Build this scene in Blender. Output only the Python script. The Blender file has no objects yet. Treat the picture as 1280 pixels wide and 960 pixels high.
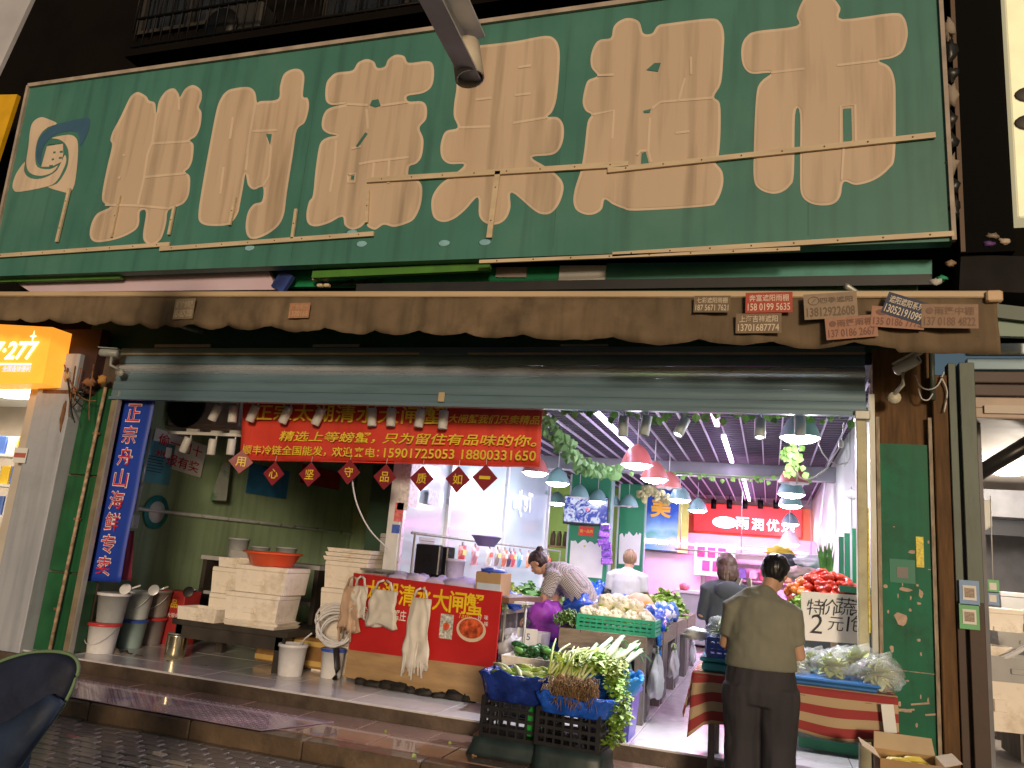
import bpy, bmesh, math, random
from mathutils import Vector, Matrix, noise as mnoise
PI = math.pi
random.seed(7)
SC = bpy.context.scene
COL = SC.collection
# ------------------------------------------------------------------ camera
FPX = 982.0; CZ = 1.6
_pi, _ro, _ya = math.radians(12.3), math.radians(4.83), math.radians(-18.75)
_fw = Vector((math.sin(_ya)*math.cos(_pi), math.cos(_ya)*math.cos(_pi), math.sin(_pi)))
_rt = Vector((math.cos(_ya), -math.sin(_ya), 0)); _up = _rt.cross(_fw)
_r2 = _rt*math.cos(_ro) + _up*math.sin(_ro); _u2 = -_rt*math.sin(_ro) + _up*math.cos(_ro)
CAMP = Vector((0, 0, CZ))
cd = bpy.data.cameras.new('camera'); cam = bpy.data.objects.new('camera', cd); COL.objects.link(cam)
m = Matrix((_r2, _u2, -_fw)).transposed().to_4x4(); m.translation = CAMP; cam.matrix_world = m
cd.sensor_width = 36; cd.lens = FPX/1280*36; cd.clip_start = .05; cd.clip_end = 500
SC.camera = cam
def ray(u, v): return _r2*(u-640) - _u2*(v-480) + _fw*FPX
def PY(u, v, y): d = ray(u, v); return CAMP + d*(y/d.y)
def PZ(u, v, z): d = ray(u, v); return CAMP + d*((z-CZ)/d.z)
def PX(u, v, x): d = ray(u, v); return CAMP + d*(x/d.x)
# ------------------------------------------------------------------ world, street light, exposure
W = bpy.data.worlds.new('World'); SC.world = W; W.use_nodes = True
nt = W.node_tree; bg = nt.nodes['Background']
sky = nt.nodes.new('ShaderNodeTexSky'); sky.sky_type = 'NISHITA'; sky.sun_disc = False
SUN_EL, SUN_AZ = math.radians(9), math.radians(24)     # warm glow of the street from behind the viewer
sky.sun_elevation = SUN_EL; sky.sun_rotation = PI - SUN_AZ
nt.links.new(sky.outputs[0], bg.inputs[0]); bg.inputs[1].default_value = .035
sl = bpy.data.lights.new('street_glow', 'SUN'); sl.energy = 2.0; sl.angle = math.radians(9); sl.color = (1, .77, .54)
so = bpy.data.objects.new('street_glow', sl); COL.objects.link(so)
_sd = Vector((math.sin(SUN_AZ)*math.cos(SUN_EL), -math.cos(SUN_AZ)*math.cos(SUN_EL), math.sin(SUN_EL)))
so.rotation_euler = _sd.to_track_quat('Z', 'Y').to_euler(); so.location = (3, -6, 8)
SC.view_settings.view_transform = 'Standard'; SC.view_settings.look = 'None'
SC.view_settings.exposure = 0; SC.view_settings.gamma = 1
SC.cycles.max_bounces = 6; SC.cycles.transparent_max_bounces = 12; SC.cycles.use_denoising = True
SC.cycles.sample_clamp_indirect = 4
# ------------------------------------------------------------------ materials
MATS = {}
def M(name, col=(.5, .5, .5), rough=.6, metal=0., var=.12, scale=5., bump=0., bscale=40., dirt=None, dirta=.5, dscale=2.,
      emit=0., ecol=None, trans=0., alpha=1., spec=.5, sss=0., coat=0., stretch=None, streak=0.):
    if name in MATS: return MATS[name]
    m = bpy.data.materials.new(name); m.use_nodes = True; MATS[name] = m
    n = m.node_tree.nodes; l = m.node_tree.links; b = n['Principled BSDF']
    b.inputs['Roughness'].default_value = rough; b.inputs['Metallic'].default_value = metal
    b.inputs['Specular IOR Level'].default_value = spec; b.inputs['Coat Weight'].default_value = coat
    b.inputs['Transmission Weight'].default_value = trans; b.inputs['Alpha'].default_value = alpha
    if sss: b.inputs['Subsurface Weight'].default_value = sss; b.inputs['Subsurface Radius'].default_value = (.02, .01, .006)
    tc = n.new('ShaderNodeTexCoord'); src = tc.outputs['Object']
    if stretch:
        mp = n.new('ShaderNodeMapping'); mp.inputs['Scale'].default_value = stretch; l.new(src, mp.inputs[0]); src = mp.outputs[0]
    c3 = (*col, 1)
    if var or dirt:
        nz = n.new('ShaderNodeTexNoise'); nz.inputs['Scale'].default_value = scale; nz.inputs['Detail'].default_value = 6; l.new(src, nz.inputs['Vector'])
        rp = n.new('ShaderNodeValToRGB'); rp.color_ramp.elements[0].position = .3; rp.color_ramp.elements[1].position = .7
        rp.color_ramp.elements[0].color = tuple(max(0, x*(1-var)) for x in col)+(1,)
        rp.color_ramp.elements[1].color = tuple(min(1, x*(1+var)) for x in col)+(1,)
        l.new(nz.outputs['Fac'], rp.inputs[0]); out = rp.outputs[0]
        if dirt:
            n2 = n.new('ShaderNodeTexNoise'); n2.inputs['Scale'].default_value = dscale; n2.inputs['Detail'].default_value = 9; n2.inputs['Roughness'].default_value = .7
            l.new(src, n2.inputs['Vector'])
            r2 = n.new('ShaderNodeMapRange'); r2.inputs[1].default_value = .5; r2.inputs[2].default_value = .72; r2.inputs[4].default_value = dirta
            l.new(n2.outputs['Fac'], r2.inputs[0])
            mx = n.new('ShaderNodeMix'); mx.data_type = 'RGBA'; l.new(r2.outputs[0], mx.inputs['Factor']); l.new(out, mx.inputs['A']); mx.inputs['B'].default_value = (*dirt, 1)
            out = mx.outputs['Result']
        if streak:                                   # rain runs: noise drawn out downwards
            mp2 = n.new('ShaderNodeMapping'); mp2.inputs['Scale'].default_value = (5, 5, .35); l.new(tc.outputs['Object'], mp2.inputs[0])
            n3 = n.new('ShaderNodeTexNoise'); n3.inputs['Scale'].default_value = 1.6; n3.inputs['Detail'].default_value = 7; l.new(mp2.outputs[0], n3.inputs['Vector'])
            r4 = n.new('ShaderNodeMapRange'); r4.inputs[1].default_value = .48; r4.inputs[2].default_value = .75; r4.inputs[3].default_value = 1; r4.inputs[4].default_value = 1-streak; l.new(n3.outputs['Fac'], r4.inputs[0])
            ml = n.new('ShaderNodeMix'); ml.data_type = 'RGBA'; ml.blend_type = 'MULTIPLY'; ml.inputs['Factor'].default_value = 1; l.new(out, ml.inputs['A']); l.new(r4.outputs[0], ml.inputs['B']); out = ml.outputs['Result']
        l.new(out, b.inputs['Base Color'])
        if rough > .15:
            r3 = n.new('ShaderNodeMapRange'); r3.inputs[3].default_value = max(.03, rough-.12); r3.inputs[4].default_value = min(1, rough+.12)
            l.new(nz.outputs['Fac'], r3.inputs[0]); l.new(r3.outputs[0], b.inputs['Roughness'])
    else: b.inputs['Base Color'].default_value = c3
    if bump:
        nb = n.new('ShaderNodeTexNoise'); nb.inputs['Scale'].default_value = bscale; nb.inputs['Detail'].default_value = 5; l.new(src, nb.inputs['Vector'])
        bp = n.new('ShaderNodeBump'); bp.inputs['Strength'].default_value = bump; bp.inputs['Distance'].default_value = .01
        l.new(nb.outputs['Fac'], bp.inputs['Height']); l.new(bp.outputs[0], b.inputs['Normal'])
    if emit:
        b.inputs['Emission Color'].default_value = (*(ecol or col), 1); b.inputs['Emission Strength'].default_value = emit
    return m
def nodes_of(m): return m.node_tree.nodes, m.node_tree.links, m.node_tree.nodes['Principled BSDF']
# ------------------------------------------------------------------ mesh building
def basis(d, hint=Vector((0, 0, 1))):
    d = Vector(d).normalized()
    if abs(d.dot(hint)) > .98: hint = Vector((1, 0, 0))
    a = hint.cross(d).normalized(); return a, d.cross(a), d
class MB:
    def __init__(s): s.v = []; s.f = []; s.sm = []
    def add(s, vs, fs, smooth=False):
        o = len(s.v); s.v += [tuple(p) for p in vs]; s.f += [tuple(i+o for i in f) for f in fs]; s.sm += [smooth]*len(fs); return s
    def box(s, c, d, rz=0., rx=0., ry=0., bev=0.):
        x, y, z = d[0]/2, d[1]/2, d[2]/2
        R = Matrix.Rotation(rz, 3, 'Z') @ Matrix.Rotation(ry, 3, 'Y') @ Matrix.Rotation(rx, 3, 'X')
        c = Vector(c)
        if bev <= 0:
            vs = [c + R @ Vector((a*x, b*y, e*z)) for a in (-1, 1) for b in (-1, 1) for e in (-1, 1)]
            return s.add(vs, [(0, 1, 3, 2), (4, 6, 7, 5), (0, 4, 5, 1), (2, 3, 7, 6), (0, 2, 6, 4), (1, 5, 7, 3)])
        b = min(bev, x*.9, y*.9, z*.9); pts = []
        for zz, k in ((-z, b), (-z+b, 0), (z-b, 0), (z, b)):
            X, Y = x-k, y-k; q = min(b, X*.9, Y*.9)
            pts.append([(-X+q, -Y), (X-q, -Y), (X, -Y+q), (X, Y-q), (X-q, Y), (-X+q, Y), (-X, Y-q), (-X, -Y+q)] + [zz])
        vs = []
        for r in pts:
            for p in r[:8]: vs.append(c + R @ Vector((p[0], p[1], r[8])))
        fs = [tuple(range(7, -1, -1)), tuple(range(24, 32))]
        for k in range(3):
            for i in range(8): j = (i+1) % 8; fs.append((k*8+i, k*8+j, k*8+8+j, k*8+8+i))
        return s.add(vs, fs)
    def rings(s, rings, cap0=True, cap1=True, smooth=True, closed=True):
        n = len(rings[0]); vs = [p for r in rings for p in r]; fs = []
        for k in range(len(rings)-1):
            for i in range(n if closed else n-1):
                j = (i+1) % n; fs.append((k*n+i, k*n+j, (k+1)*n+j, (k+1)*n+i))
        if cap0: fs.append(tuple(range(n-1, -1, -1)))
        if cap1: fs.append(tuple(range((len(rings)-1)*n, len(rings)*n)))
        return s.add(vs, fs, smooth)
    def lathe(s, prof, c=(0, 0, 0), n=16, d=(0, 0, 1), cap0=True, cap1=True, smooth=True, sq=1.):
        a, b, e = basis(d); c = Vector(c); R = []
        for r, h in prof:
            R.append([c + e*h + a*(r*math.cos(2*PI*i/n)) + b*(r*sq*math.sin(2*PI*i/n)) for i in range(n)])
        return s.rings(R, cap0, cap1, smooth)
    def cyl(s, p, q, r, n=10, r2=None, smooth=True):
        p = Vector(p); q = Vector(q); L = (q-p).length
        return s.lathe([(r, 0), (r if r2 is None else r2, L)], p, n, q-p, smooth=smooth)
    def tube(s, pts, r, n=6, smooth=True):
        pts = [Vector(p) for p in pts]; R = []; h = Vector((0, 0, 1))
        for i, p in enumerate(pts):
            d = (pts[min(i+1, len(pts)-1)] - pts[max(i-1, 0)])
            a, b, e = basis(d); rr = r[i] if isinstance(r, (list, tuple)) else r
            R.append([p + a*(rr*math.cos(2*PI*k/n)) + b*(rr*math.sin(2*PI*k/n)) for k in range(n)])
        return s.rings(R, True, True, smooth)
    def ell(s, c, r, n=12, m=8, R=None, bump=0., bs=3., seed=0.):
        c = Vector(c); vs = []; fs = []
        rr = (r, r, r) if not isinstance(r, (tuple, list)) else r
        for j in range(m+1):
            t = PI*j/m
            for i in range(n):
                p = Vector((math.sin(t)*math.cos(2*PI*i/n), math.sin(t)*math.sin(2*PI*i/n), -math.cos(t)))
                k = 1 + (bump*mnoise.noise(p*bs + Vector((seed, seed*1.7, 3))) if bump else 0)
                q = Vector((p.x*rr[0], p.y*rr[1], p.z*rr[2]))*k
                if R: q = R @ q
                vs.append(c+q)
        for j in range(m):
            for i in range(n): k = (i+1) % n; fs.append((j*n+i, j*n+k, (j+1)*n+k, (j+1)*n+i))
        return s.add(vs, fs, True)
    def prism(s, poly, depth, fn):                 # poly in 2D, fn(x, y, t) -> 3D, t in 0..1
        n = len(poly)
        vs = [fn(x, y, 0) for x, y in poly] + [fn(x, y, depth) for x, y in poly]
        fs = [tuple(range(n-1, -1, -1)), tuple(range(n, 2*n))] + [(i, (i+1) % n, n+(i+1) % n, n+i) for i in range(n)]
        return s.add(vs, fs)
    def grid(s, fn, nu, nv, smooth=True):          # open sheet
        vs = [fn(i/nu, j/nv) for j in range(nv+1) for i in range(nu+1)]
        fs = [(j*(nu+1)+i, j*(nu+1)+i+1, (j+1)*(nu+1)+i+1, (j+1)*(nu+1)+i) for j in range(nv) for i in range(nu)]
        return s.add(vs, fs, smooth)
    def mesh(s, name, off=None):
        me = bpy.data.meshes.new(name)
        vs = s.v if off is None else [(p[0]-off[0], p[1]-off[1], p[2]-off[2]) for p in s.v]
        me.from_pydata(vs, [], s.f); me.polygons.foreach_set('use_smooth', s.sm); me.update(); return me
def setmat(me, m):
    me.materials.clear(); me.materials.append(m)
def thing(name, label, cat, loc=(0, 0, 0), rz=0., group=None):
    o = bpy.data.objects.new(name, None); COL.objects.link(o); o.empty_display_size = .05
    o.location = loc; o.rotation_euler = (0, 0, rz); o['label'] = label; o['category'] = cat
    if group: o['group'] = group
    return o
def tag(o, label, cat, group=None):
    o['label'] = label; o['category'] = cat
    if group: o['group'] = group
    return o
def base_of(mb):
    xs = [p[0] for p in mb.v]; ys = [p[1] for p in mb.v]; zs = [p[2] for p in mb.v]
    return ((min(xs)+max(xs))/2, (min(ys)+max(ys))/2, min(zs))
def obj(name, mb, mat, parent=None, local=False, solid=0., label=None):
    """one mesh object; coordinates are world ones unless local"""
    if parent is None:
        off = base_of(mb) if isinstance(mb, MB) else None
        me = mb.mesh(name, off) if isinstance(mb, MB) else mb
        o = bpy.data.objects.new(name, me)
        if off: o.location = off
    else:
        off = None
        if not local:
            off = Vector(parent.location)
            if parent.parent: off = off + Vector(parent.parent.location)
        me = mb.mesh(name, off) if isinstance(mb, MB) else mb
        o = bpy.data.objects.new(name, me); o.parent = parent
    if mat is not None: setmat(me, mat)
    COL.objects.link(o)
    if solid:
        md = o.modifiers.new('s', 'SOLIDIFY'); md.thickness = solid; md.offset = 0
    if label: o['label'] = label
    return o
def struct(name, mb, mat, kind='structure'):
    o = obj(name, mb, mat); o['kind'] = kind; return o
def dup(root, loc=None, rz=None, label=None, scale=None):
    def cp(o, par):
        c = o.copy(); COL.objects.link(c)
        if par: c.parent = par
        for ch in [x for x in bpy.data.objects if x.parent == o and x != c]: cp(ch, c)
        return c
    r = cp(root, None)
    if loc is not None: r.location = loc
    if rz is not None: r.rotation_euler = (0, 0, rz)
    if label: r['label'] = label
    if scale: r.scale = scale
    return r
# a scratch scene keeps mesh evaluation fast while the real scene grows
TMP = bpy.data.scenes.new('scratch')
def evaluated(o):
    with bpy.context.temp_override(scene=TMP, view_layer=TMP.view_layers[0]):
        dg = bpy.context.evaluated_depsgraph_get(); return bpy.data.meshes.new_from_object(o.evaluated_get(dg))
# text: a flat mesh of glyphs on the plane (origin centre, right, up), lifted along its normal
_tc = {}
def text_mb(body, size, cen, right, up, lift=.003, bold=0., width=None, height=None, align='C', shear=0., thick=0.):
    key = (body, bold)
    if key not in _tc:
        cu = bpy.data.curves.new('t', 'FONT'); cu.body = body; cu.size = 1; cu.offset = bold; cu.resolution_u = 3; cu.fill_mode = 'FRONT'
        o = bpy.data.objects.new('t', cu); TMP.collection.objects.link(o)
        me = evaluated(o)
        vs = [v.co.copy() for v in me.vertices]; fs = [tuple(p.vertices) for p in me.polygons]
        bpy.data.objects.remove(o); bpy.data.curves.remove(cu); bpy.data.meshes.remove(me)
        _tc[key] = (vs, fs)
    vs, fs = _tc[key]
    mb = MB()
    if not vs: return mb
    x0 = min(v.x for v in vs); x1 = max(v.x for v in vs); y0 = min(v.y for v in vs); y1 = max(v.y for v in vs)
    sx = sy = size
    if width: sx = width/max(1e-6, x1-x0); sy = sx if not height else height/(y1-y0)
    elif height: sx = sy = height/(y1-y0)
    R = Vector(right).normalized(); U = Vector(up).normalized(); N = R.cross(U); cen = Vector(cen)
    ox = (x0+x1)/2; oy = (y0+y1)/2
    out = [cen + R*((v.x-ox)*sx + shear*(v.y-oy)*sy) + U*((v.y-oy)*sy) + N*lift for v in vs]
    mb.add(out, fs); return mb
def quadcard(mb, cen, right, up, w, h, t=.004):
    R = Vector(right).normalized(); U = Vector(up).normalized(); N = R.cross(U); cen = Vector(cen)
    p = [(-w/2, -h/2), (w/2, -h/2), (w/2, h/2), (-w/2, h/2)]
    return mb.prism(p, t, lambda x, y, d: cen + R*x + U*y + N*(d-t))
def spline(pts, n=4, closed=True):
    out = []; N = len(pts)
    for i in range(N if closed else N-1):
        g = lambda k: Vector((*pts[k % N],)) if closed else Vector((*pts[max(0, min(N-1, k))],))
        a, b, c, d = g(i-1), g(i), g(i+1), g(i+2)
        for k in range(n):
            t = k/n
            out.append(.5*((2*b) + (c-a)*t + (2*a-5*b+4*c-d)*t*t + (3*b-a-3*c+d)*t**3))
    if not closed: out.append(Vector((*pts[-1],)))
    return out
def tri_poly(mb, pts3):
    """fill a simple, possibly concave polygon of 3-D points"""
    from mathutils.geometry import tessellate_polygon
    fs = tessellate_polygon([pts3]); mb.add(pts3, [tuple(f) for f in fs])
def rope(p, q, sag, n=10):
    p = Vector(p); q = Vector(q)
    return [p.lerp(q, i/n) - Vector((0, 0, sag*4*(i/n)*(1-i/n))) for i in range(n+1)]
def rnd(a, b): return random.uniform(a, b)
ZT, ZF = .155, .28            # terrace and shop floor levels
YK, YF, YS = 5.47, 6.42, 6.5  # kerb, floor edge, shutter plane
X0, Z0 = Vector((1, 0, 0)), Vector((0, 0, 1))
# ================================================================== SETTING
m_paver = M('paver', (.16, .135, .115), .32, var=.35, scale=9, bump=.5, bscale=60, dirt=(.05, .045, .04), dirta=.7, coat=.5)
m_joint = M('street_bed', (.035, .032, .03), .8, bump=.4)
mb = MB(); mb.box((0, -12, -.06), (160, 2*(YK+12)-.0, .1)); street = struct('street', mb, m_joint)
pm = [MB().box((0, 0, 0), (.196-.006*k, .096, .05+.004*k), bev=.008).mesh('paver') for k in range(3)]
for me in pm: setmat(me, m_paver)
k = 0
for j in range(13):                                    # near the kerb the setts can be told apart
    y = YK - .06 - j*.101
    for i in range(24):
        x = -6.35 + i*.2 + (.1 if j % 2 else 0)
        q = Vector((x, y, .02)) - CAMP; uu = 640 + FPX*q.dot(_r2)/q.dot(_fw); vv = 480 - FPX*q.dot(_u2)/q.dot(_fw)
        if vv > 1010 or uu < -40 or uu > 620: continue
        o = bpy.data.objects.new('paver', pm[k % 3]); COL.objects.link(o); o.parent = street; k += 1
        o.location = Vector((x, y, -.002 + rnd(-.003, .003))) - street.location; o.rotation_euler = (rnd(-.02, .02), rnd(-.02, .02), rnd(-.01, .01))
# terrace in front of the shop: kerb stones, granite slabs, a chequer plate
m_conc = M('terrace_bed', (.1, .085, .075), .7, bump=.4)
m_kerb = M('kerb_stone', (.13, .085, .05), .5, var=.3, scale=4, bump=.6, bscale=25, dirt=(.03, .025, .02), dirta=.8, dscale=3, coat=.4)
m_slab = M('granite_slab', (.3, .19, .15), .17, var=.22, scale=30, bump=.12, bscale=60, dirt=(.1, .07, .06), dirta=.6, dscale=1.6, coat=.8)
mb = MB(); mb.box((-3, YK+.6+.04, ZT/2-.035), (26, 1.2-.08, ZT)); terr = struct('terrace', mb, m_conc)
x = -10.
while x < 6:
    w = rnd(.92, 1.05); b = MB().box((x+w/2, YK+.08, ZT/2-.02), (w-.008, .17, ZT+.04), bev=.012); obj('kerb_stone', b, m_kerb, terr); x += w
for j in range(2):
    x = -9.4 + .3*j
    while x < 5:
        b = MB().box((x+.3, YK+.165+.196+j*.395, ZT-.02+rnd(-.002, .002)), (.592, .386, .05), bev=.004); obj('slab', b, m_slab, terr); x += .6
# shop floor: plinth with white tiles
m_plinth = M('plinth', (.1, .07, .05), .55, var=.35, scale=5, bump=.6, bscale=20, dirt=(.03, .025, .02), dirta=.7)
m_tile = M('white_floor_tile', (.68, .66, .68), .16, var=.06, scale=3, bump=.02, dirt=(.3, .25, .2), dirta=.5, dscale=1.8)
mb = MB(); mb.box((-1.5, YF+7.5, ZF/2-.01), (18, 15, ZF-.012)); flo = struct('shop_floor', mb, m_plinth)
tm = MB().box((0, 0, 0), (.795, .795, .02), bev=.003).mesh('floor_tile'); setmat(tm, m_tile)
tm2 = MB().box((0, 0, 0), (.795, .395, .02), bev=.003).mesh('floor_tile'); setmat(tm2, m_tile)
for j in range(10):
    for i in range(14):
        x = -7 + i*.8; y = YF + .2 + (0 if j == 0 else .2 + (j-.5)*.8)
        if x > 1.6 and j < 6: pass
        if j == 0 and -6.2 < x < -5.9: continue                     # one broken out
        o = bpy.data.objects.new('floor_tile', tm2 if j == 0 else tm); COL.objects.link(o); o.parent = flo
        o.location = Vector((x, y, ZF-.01+rnd(-.001, .001))) - flo.location
m_rub = M('broken_concrete', (.16, .12, .085), .85, var=.4, scale=8, bump=1., bscale=18, dirt=(.04, .03, .025), dirta=.7, dscale=4)
for i, (u, v, r) in enumerate([(104, 822, .16), (135, 830, .17), (165, 836, .15), (196, 842, .14), (242, 848, .12), (120, 838, .1), (152, 846, .11)]):
    p = PZ(u, v, ZT+.02); b = MB().ell((p.x, p.y+.12, ZT+.03), (r*1.25, r*.7, r*.62), 14, 9, bump=.6, bs=2.6, seed=i*3.1)
    tag(obj('concrete_lump', b, m_rub), ['first', 'second', 'third', 'fourth', 'fifth', 'small sixth', 'small seventh'][i]+' lump of broken concrete from the left along the crumbling floor edge', 'rubble', 'broken concrete along the floor edge')
p = PZ(222, 848, ZT); b = MB().ell((p.x, p.y, ZT+.035), (.09, .045, .04), 12, 8, bump=.5, bs=3)
tag(obj('stone', b, M('pale_stone', (.7, .6, .42), .7, bump=.4)), 'pale yellow stone lying at the broken floor edge', 'stone')
p = PZ(828, 945, ZT); b = MB().ell((p.x, p.y-.02, ZT+.05), (.1, .06, .055), 12, 8, bump=.5, bs=3, seed=5)
tag(obj('stone', b, M('brown_stone', (.3, .2, .13), .8, bump=.5)), 'brown stone wedged at the threshold beside the blue bin', 'stone')
# chequer plate on the terrace, pink-violet reflections put into its base colour
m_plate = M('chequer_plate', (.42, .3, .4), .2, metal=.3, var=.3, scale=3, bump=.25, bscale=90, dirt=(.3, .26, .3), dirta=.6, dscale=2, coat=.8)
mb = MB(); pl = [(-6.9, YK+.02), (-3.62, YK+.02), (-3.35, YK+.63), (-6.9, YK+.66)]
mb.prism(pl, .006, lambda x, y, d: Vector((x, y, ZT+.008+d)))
st = MB()
for i in range(75):
    for j in range(15):
        x = -6.85+i*.043; y = YK+.05+j*.04
        if x > -3.64+(y-YK)*.4: continue
        a = PI/4 if (i+j) % 2 else -PI/4
        st.box((x, y, ZT+.0148), (.026, .007, .003), rz=a)
pt = thing('steel_plate', 'thin chequered steel plate laid on the terrace, with pink and violet reflections painted into its colour', 'steel plate', (-5, 5.8, ZT+.008))
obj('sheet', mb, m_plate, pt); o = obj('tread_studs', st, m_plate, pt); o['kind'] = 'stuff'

# ================================================================== BUILDING SHELL
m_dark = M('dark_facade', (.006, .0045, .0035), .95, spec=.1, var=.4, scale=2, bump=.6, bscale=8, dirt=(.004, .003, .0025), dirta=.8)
bld = thing('upper_building', 'dark brown building front rising above the green shop sign', 'building', (-3, 6.9, 3.5))
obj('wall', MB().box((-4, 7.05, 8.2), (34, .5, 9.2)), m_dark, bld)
m_rail = M('black_iron', (.01, .009, .008), .5, metal=.6)
def win(x, z, w, h):
    f = obj('window', MB().box((x, 6.79, z), (w, .03, h)), M('dark_pane', (.02, .022, .025), .12, var=.2), bld)
    b = MB()
    for dx in (-w/2, 0, w/2): b.box((x+dx, 6.77, z), (.05, .05, h+.05))
    for dz in (-h/2, h/2): b.box((x, 6.768, z+dz), (w+.05, .05, .05))
    obj('frame', b, M('window_frame', (.03, .025, .02), .6), f)
    for dx in [(-w/2 + w*i/8) for i in range(9)]: obj('bar', MB().cyl((x+dx, 6.66, z-h/2-.05), (x+dx, 6.66, z+h/2), .012, 6), m_rail, f)
for x, z, w, h in [(-3.9, 8.0, 2.1, 1.3), (-6.9, 8.3, 1.5, 1.3), (-.8, 8.2, 1.8, 1.3)]: win(x, z, w, h)
# balcony railing that shows in the dark above the sign
bk = thing('balcony_railing', 'black iron balcony railing in the dark above the shop sign', 'railing', (-4.6, 6.3, 6.9))
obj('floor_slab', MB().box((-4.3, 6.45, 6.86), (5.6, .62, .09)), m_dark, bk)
for z in (6.98, 7.35, 7.85): obj('rail', MB().cyl((-7.1, 6.2, z), (-1.5, 6.2, z), .018, 6), m_rail, bk)
for i in range(45): x = -7.08 + i*.1265; obj('baluster', MB().cyl((x, 6.2, 6.9), (x, 6.2, 7.85), .009, 5), m_rail, bk)
for i, x in enumerate((-6.0, -3.1)):                      # air conditioner boxes on the balcony wall
    a = thing('air_conditioner', ['left', 'right'][i]+' grey air conditioner box in the dark above the shop sign', 'air conditioner', (x, 6.6, 7.0))
    obj('case', MB().box((x, 6.62, 7.3), (.8, .28, .58), bev=.02), M('ac_case_dark', (.02, .018, .016), .6, dirt=(.04, .03, .02), dirta=.6), a)
    obj('fan_grille', MB().lathe([(.22, 0), (.24, .01), (.24, .02), (.05, .03)], (x-.12, 6.47, 7.3), 20, (0, -1, 0)), m_rail, a)
# ceiling beam over the shutter, green lintel
m_green = M('green_paint', (.01, .15, .062), .45, var=.2, scale=3, bump=.15, bscale=20, dirt=(.02, .06, .03), dirta=.6)
m_dgreen = M('dark_green_paint', (.004, .085, .04), .5, var=.25, scale=4, dirt=(.01, .03, .02), dirta=.6)
lin = thing('lintel', 'dark green painted lintel board between awning and roller shutter', 'lintel', (-3, 6.6, 3.4))
obj('board', MB().box((-3.1, 6.72, 3.72), (8.4, .2, .62)), m_dgreen, lin)
obj('edge_strip', MB().box((-3.1, 6.6, 3.455), (7.6, .03, .03)), M('black_rubber', (.02, .02, .02), .7), lin)
for a, b_ in ((192, 262), (390, 448), (700, 760)):
    p = PY(a, 432, 6.58); q = PY(b_, 432, 6.58); obj('patch', MB().box(((p.x+q.x)/2, 6.6, p.z), (q.x-p.x, .012, .035)), M('pale_patch', (.5, .5, .46), .6), lin)
# ================================================================== ROLLER SHUTTER
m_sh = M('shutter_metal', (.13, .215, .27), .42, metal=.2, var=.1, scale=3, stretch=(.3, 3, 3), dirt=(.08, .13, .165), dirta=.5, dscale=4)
m_shl = M('shutter_highlight', (.75, .84, .92), .28, metal=.6, var=.1, scale=6, stretch=(.2, 2, 4))  # paler than the other slats: the bulging slat's highlight is put into its colour
m_tape = M('beige_tape', (.45, .36, .22), .6)
sh = thing('roller_shutter', 'grey rolled-up roller shutter hanging across the shop opening', 'shutter', (-3, YS, 2.9))
xl, xr = -6.68, .69
obj('top_plate', MB().box(((xl+xr)/2, YS+.02, 3.40), (xr-xl, .06, .075)), m_sh, sh)
def slat(z0, z1, bulge, m, y=YS):
    P = []; n = 7
    for X in (xl, xr):
        r = []
        for i in range(n): t = i/(n-1); r.append(Vector((X, y - bulge*math.sin(PI*t), z0+(z1-z0)*t)))
        r += [Vector((X, y+.03, z1)), Vector((X, y+.03, z0))]
        P.append(r)
    obj('slat', MB().rings(P, smooth=False), m, sh)
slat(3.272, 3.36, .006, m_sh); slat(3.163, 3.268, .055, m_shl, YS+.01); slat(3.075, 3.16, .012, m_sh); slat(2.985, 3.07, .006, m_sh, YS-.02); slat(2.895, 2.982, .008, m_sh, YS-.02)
obj('bottom_bar', MB().box(((xl+xr)/2, YS-.02, 2.885), (xr-xl, .07, .03)), m_sh, sh)
for a, b_ in ((150, 528), (582, 1086)):
    p = PY(a, 444, YS); q = PY(b_, 444, YS); obj('tape_strip', MB().box(((p.x+q.x)/2, YS-.014, 3.375), (q.x-p.x-.05, .004, .018)), m_tape, sh)
p = PY(553, 497, YS-.02); obj('handle_tag', MB().box((p.x, YS-.045, p.z), (.06, .012, .09), bev=.004), m_tape, sh)
# ================================================================== JAMBS AND PILLARS
m_steel = M('galvanised', (.4, .41, .38), .45, metal=.5, var=.25, scale=4, stretch=(4, 4, .8), dirt=(.16, .12, .07), dirta=.7)
m_rust = M('rust', (.22, .1, .045), .8, var=.5, scale=9, bump=.4, bscale=30, dirt=(.06, .04, .03), dirta=.7)
g = thing('shutter_guide', 'grey shutter guide rail beside the blue vertical banner', 'guide rail', (-6.62, YS, ZT))
obj('channel', MB().box((-6.625, YS, 1.56), (.085, .05, 2.82), bev=.006), M('guide_rail_tan', (.3, .24, .16), .5, metal=.3, var=.3, dirt=(.1, .07, .04), dirta=.6), g)
obj('lip', MB().box((-6.572, YS-.01, 1.56), (.02, .05, 2.8)), m_steel, g)
gr = thing('shutter_guide', 'pale shutter guide rail with worn yellow tape beside the green panel', 'guide rail', (.65, YS, ZT))
obj('channel', MB().box((.655, YS, 1.5), (.075, .1, 2.68), bev=.006), M('guide_rail_olive', (.42, .4, .27), .5, metal=.2, var=.25, dirt=(.2, .16, .06), dirta=.6), gr)
obj('cap', MB().box((.66, YS-.02, 2.87), (.11, .13, .07), bev=.006), m_steel, gr)
obj('yellow_tape', MB().box((.692, YS-.053, 1.72), (.012, .006, .9)), M('yellow_tape', (.75, .62, .03), .4, var=.3, scale=60, dirt=(.3, .25, .1), dirta=.8, dscale=25), gr)
obj('inner_strip', MB().box((.735, YS+.03, 1.6), (.04, .06, 2.9)), m_steel, gr)
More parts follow.
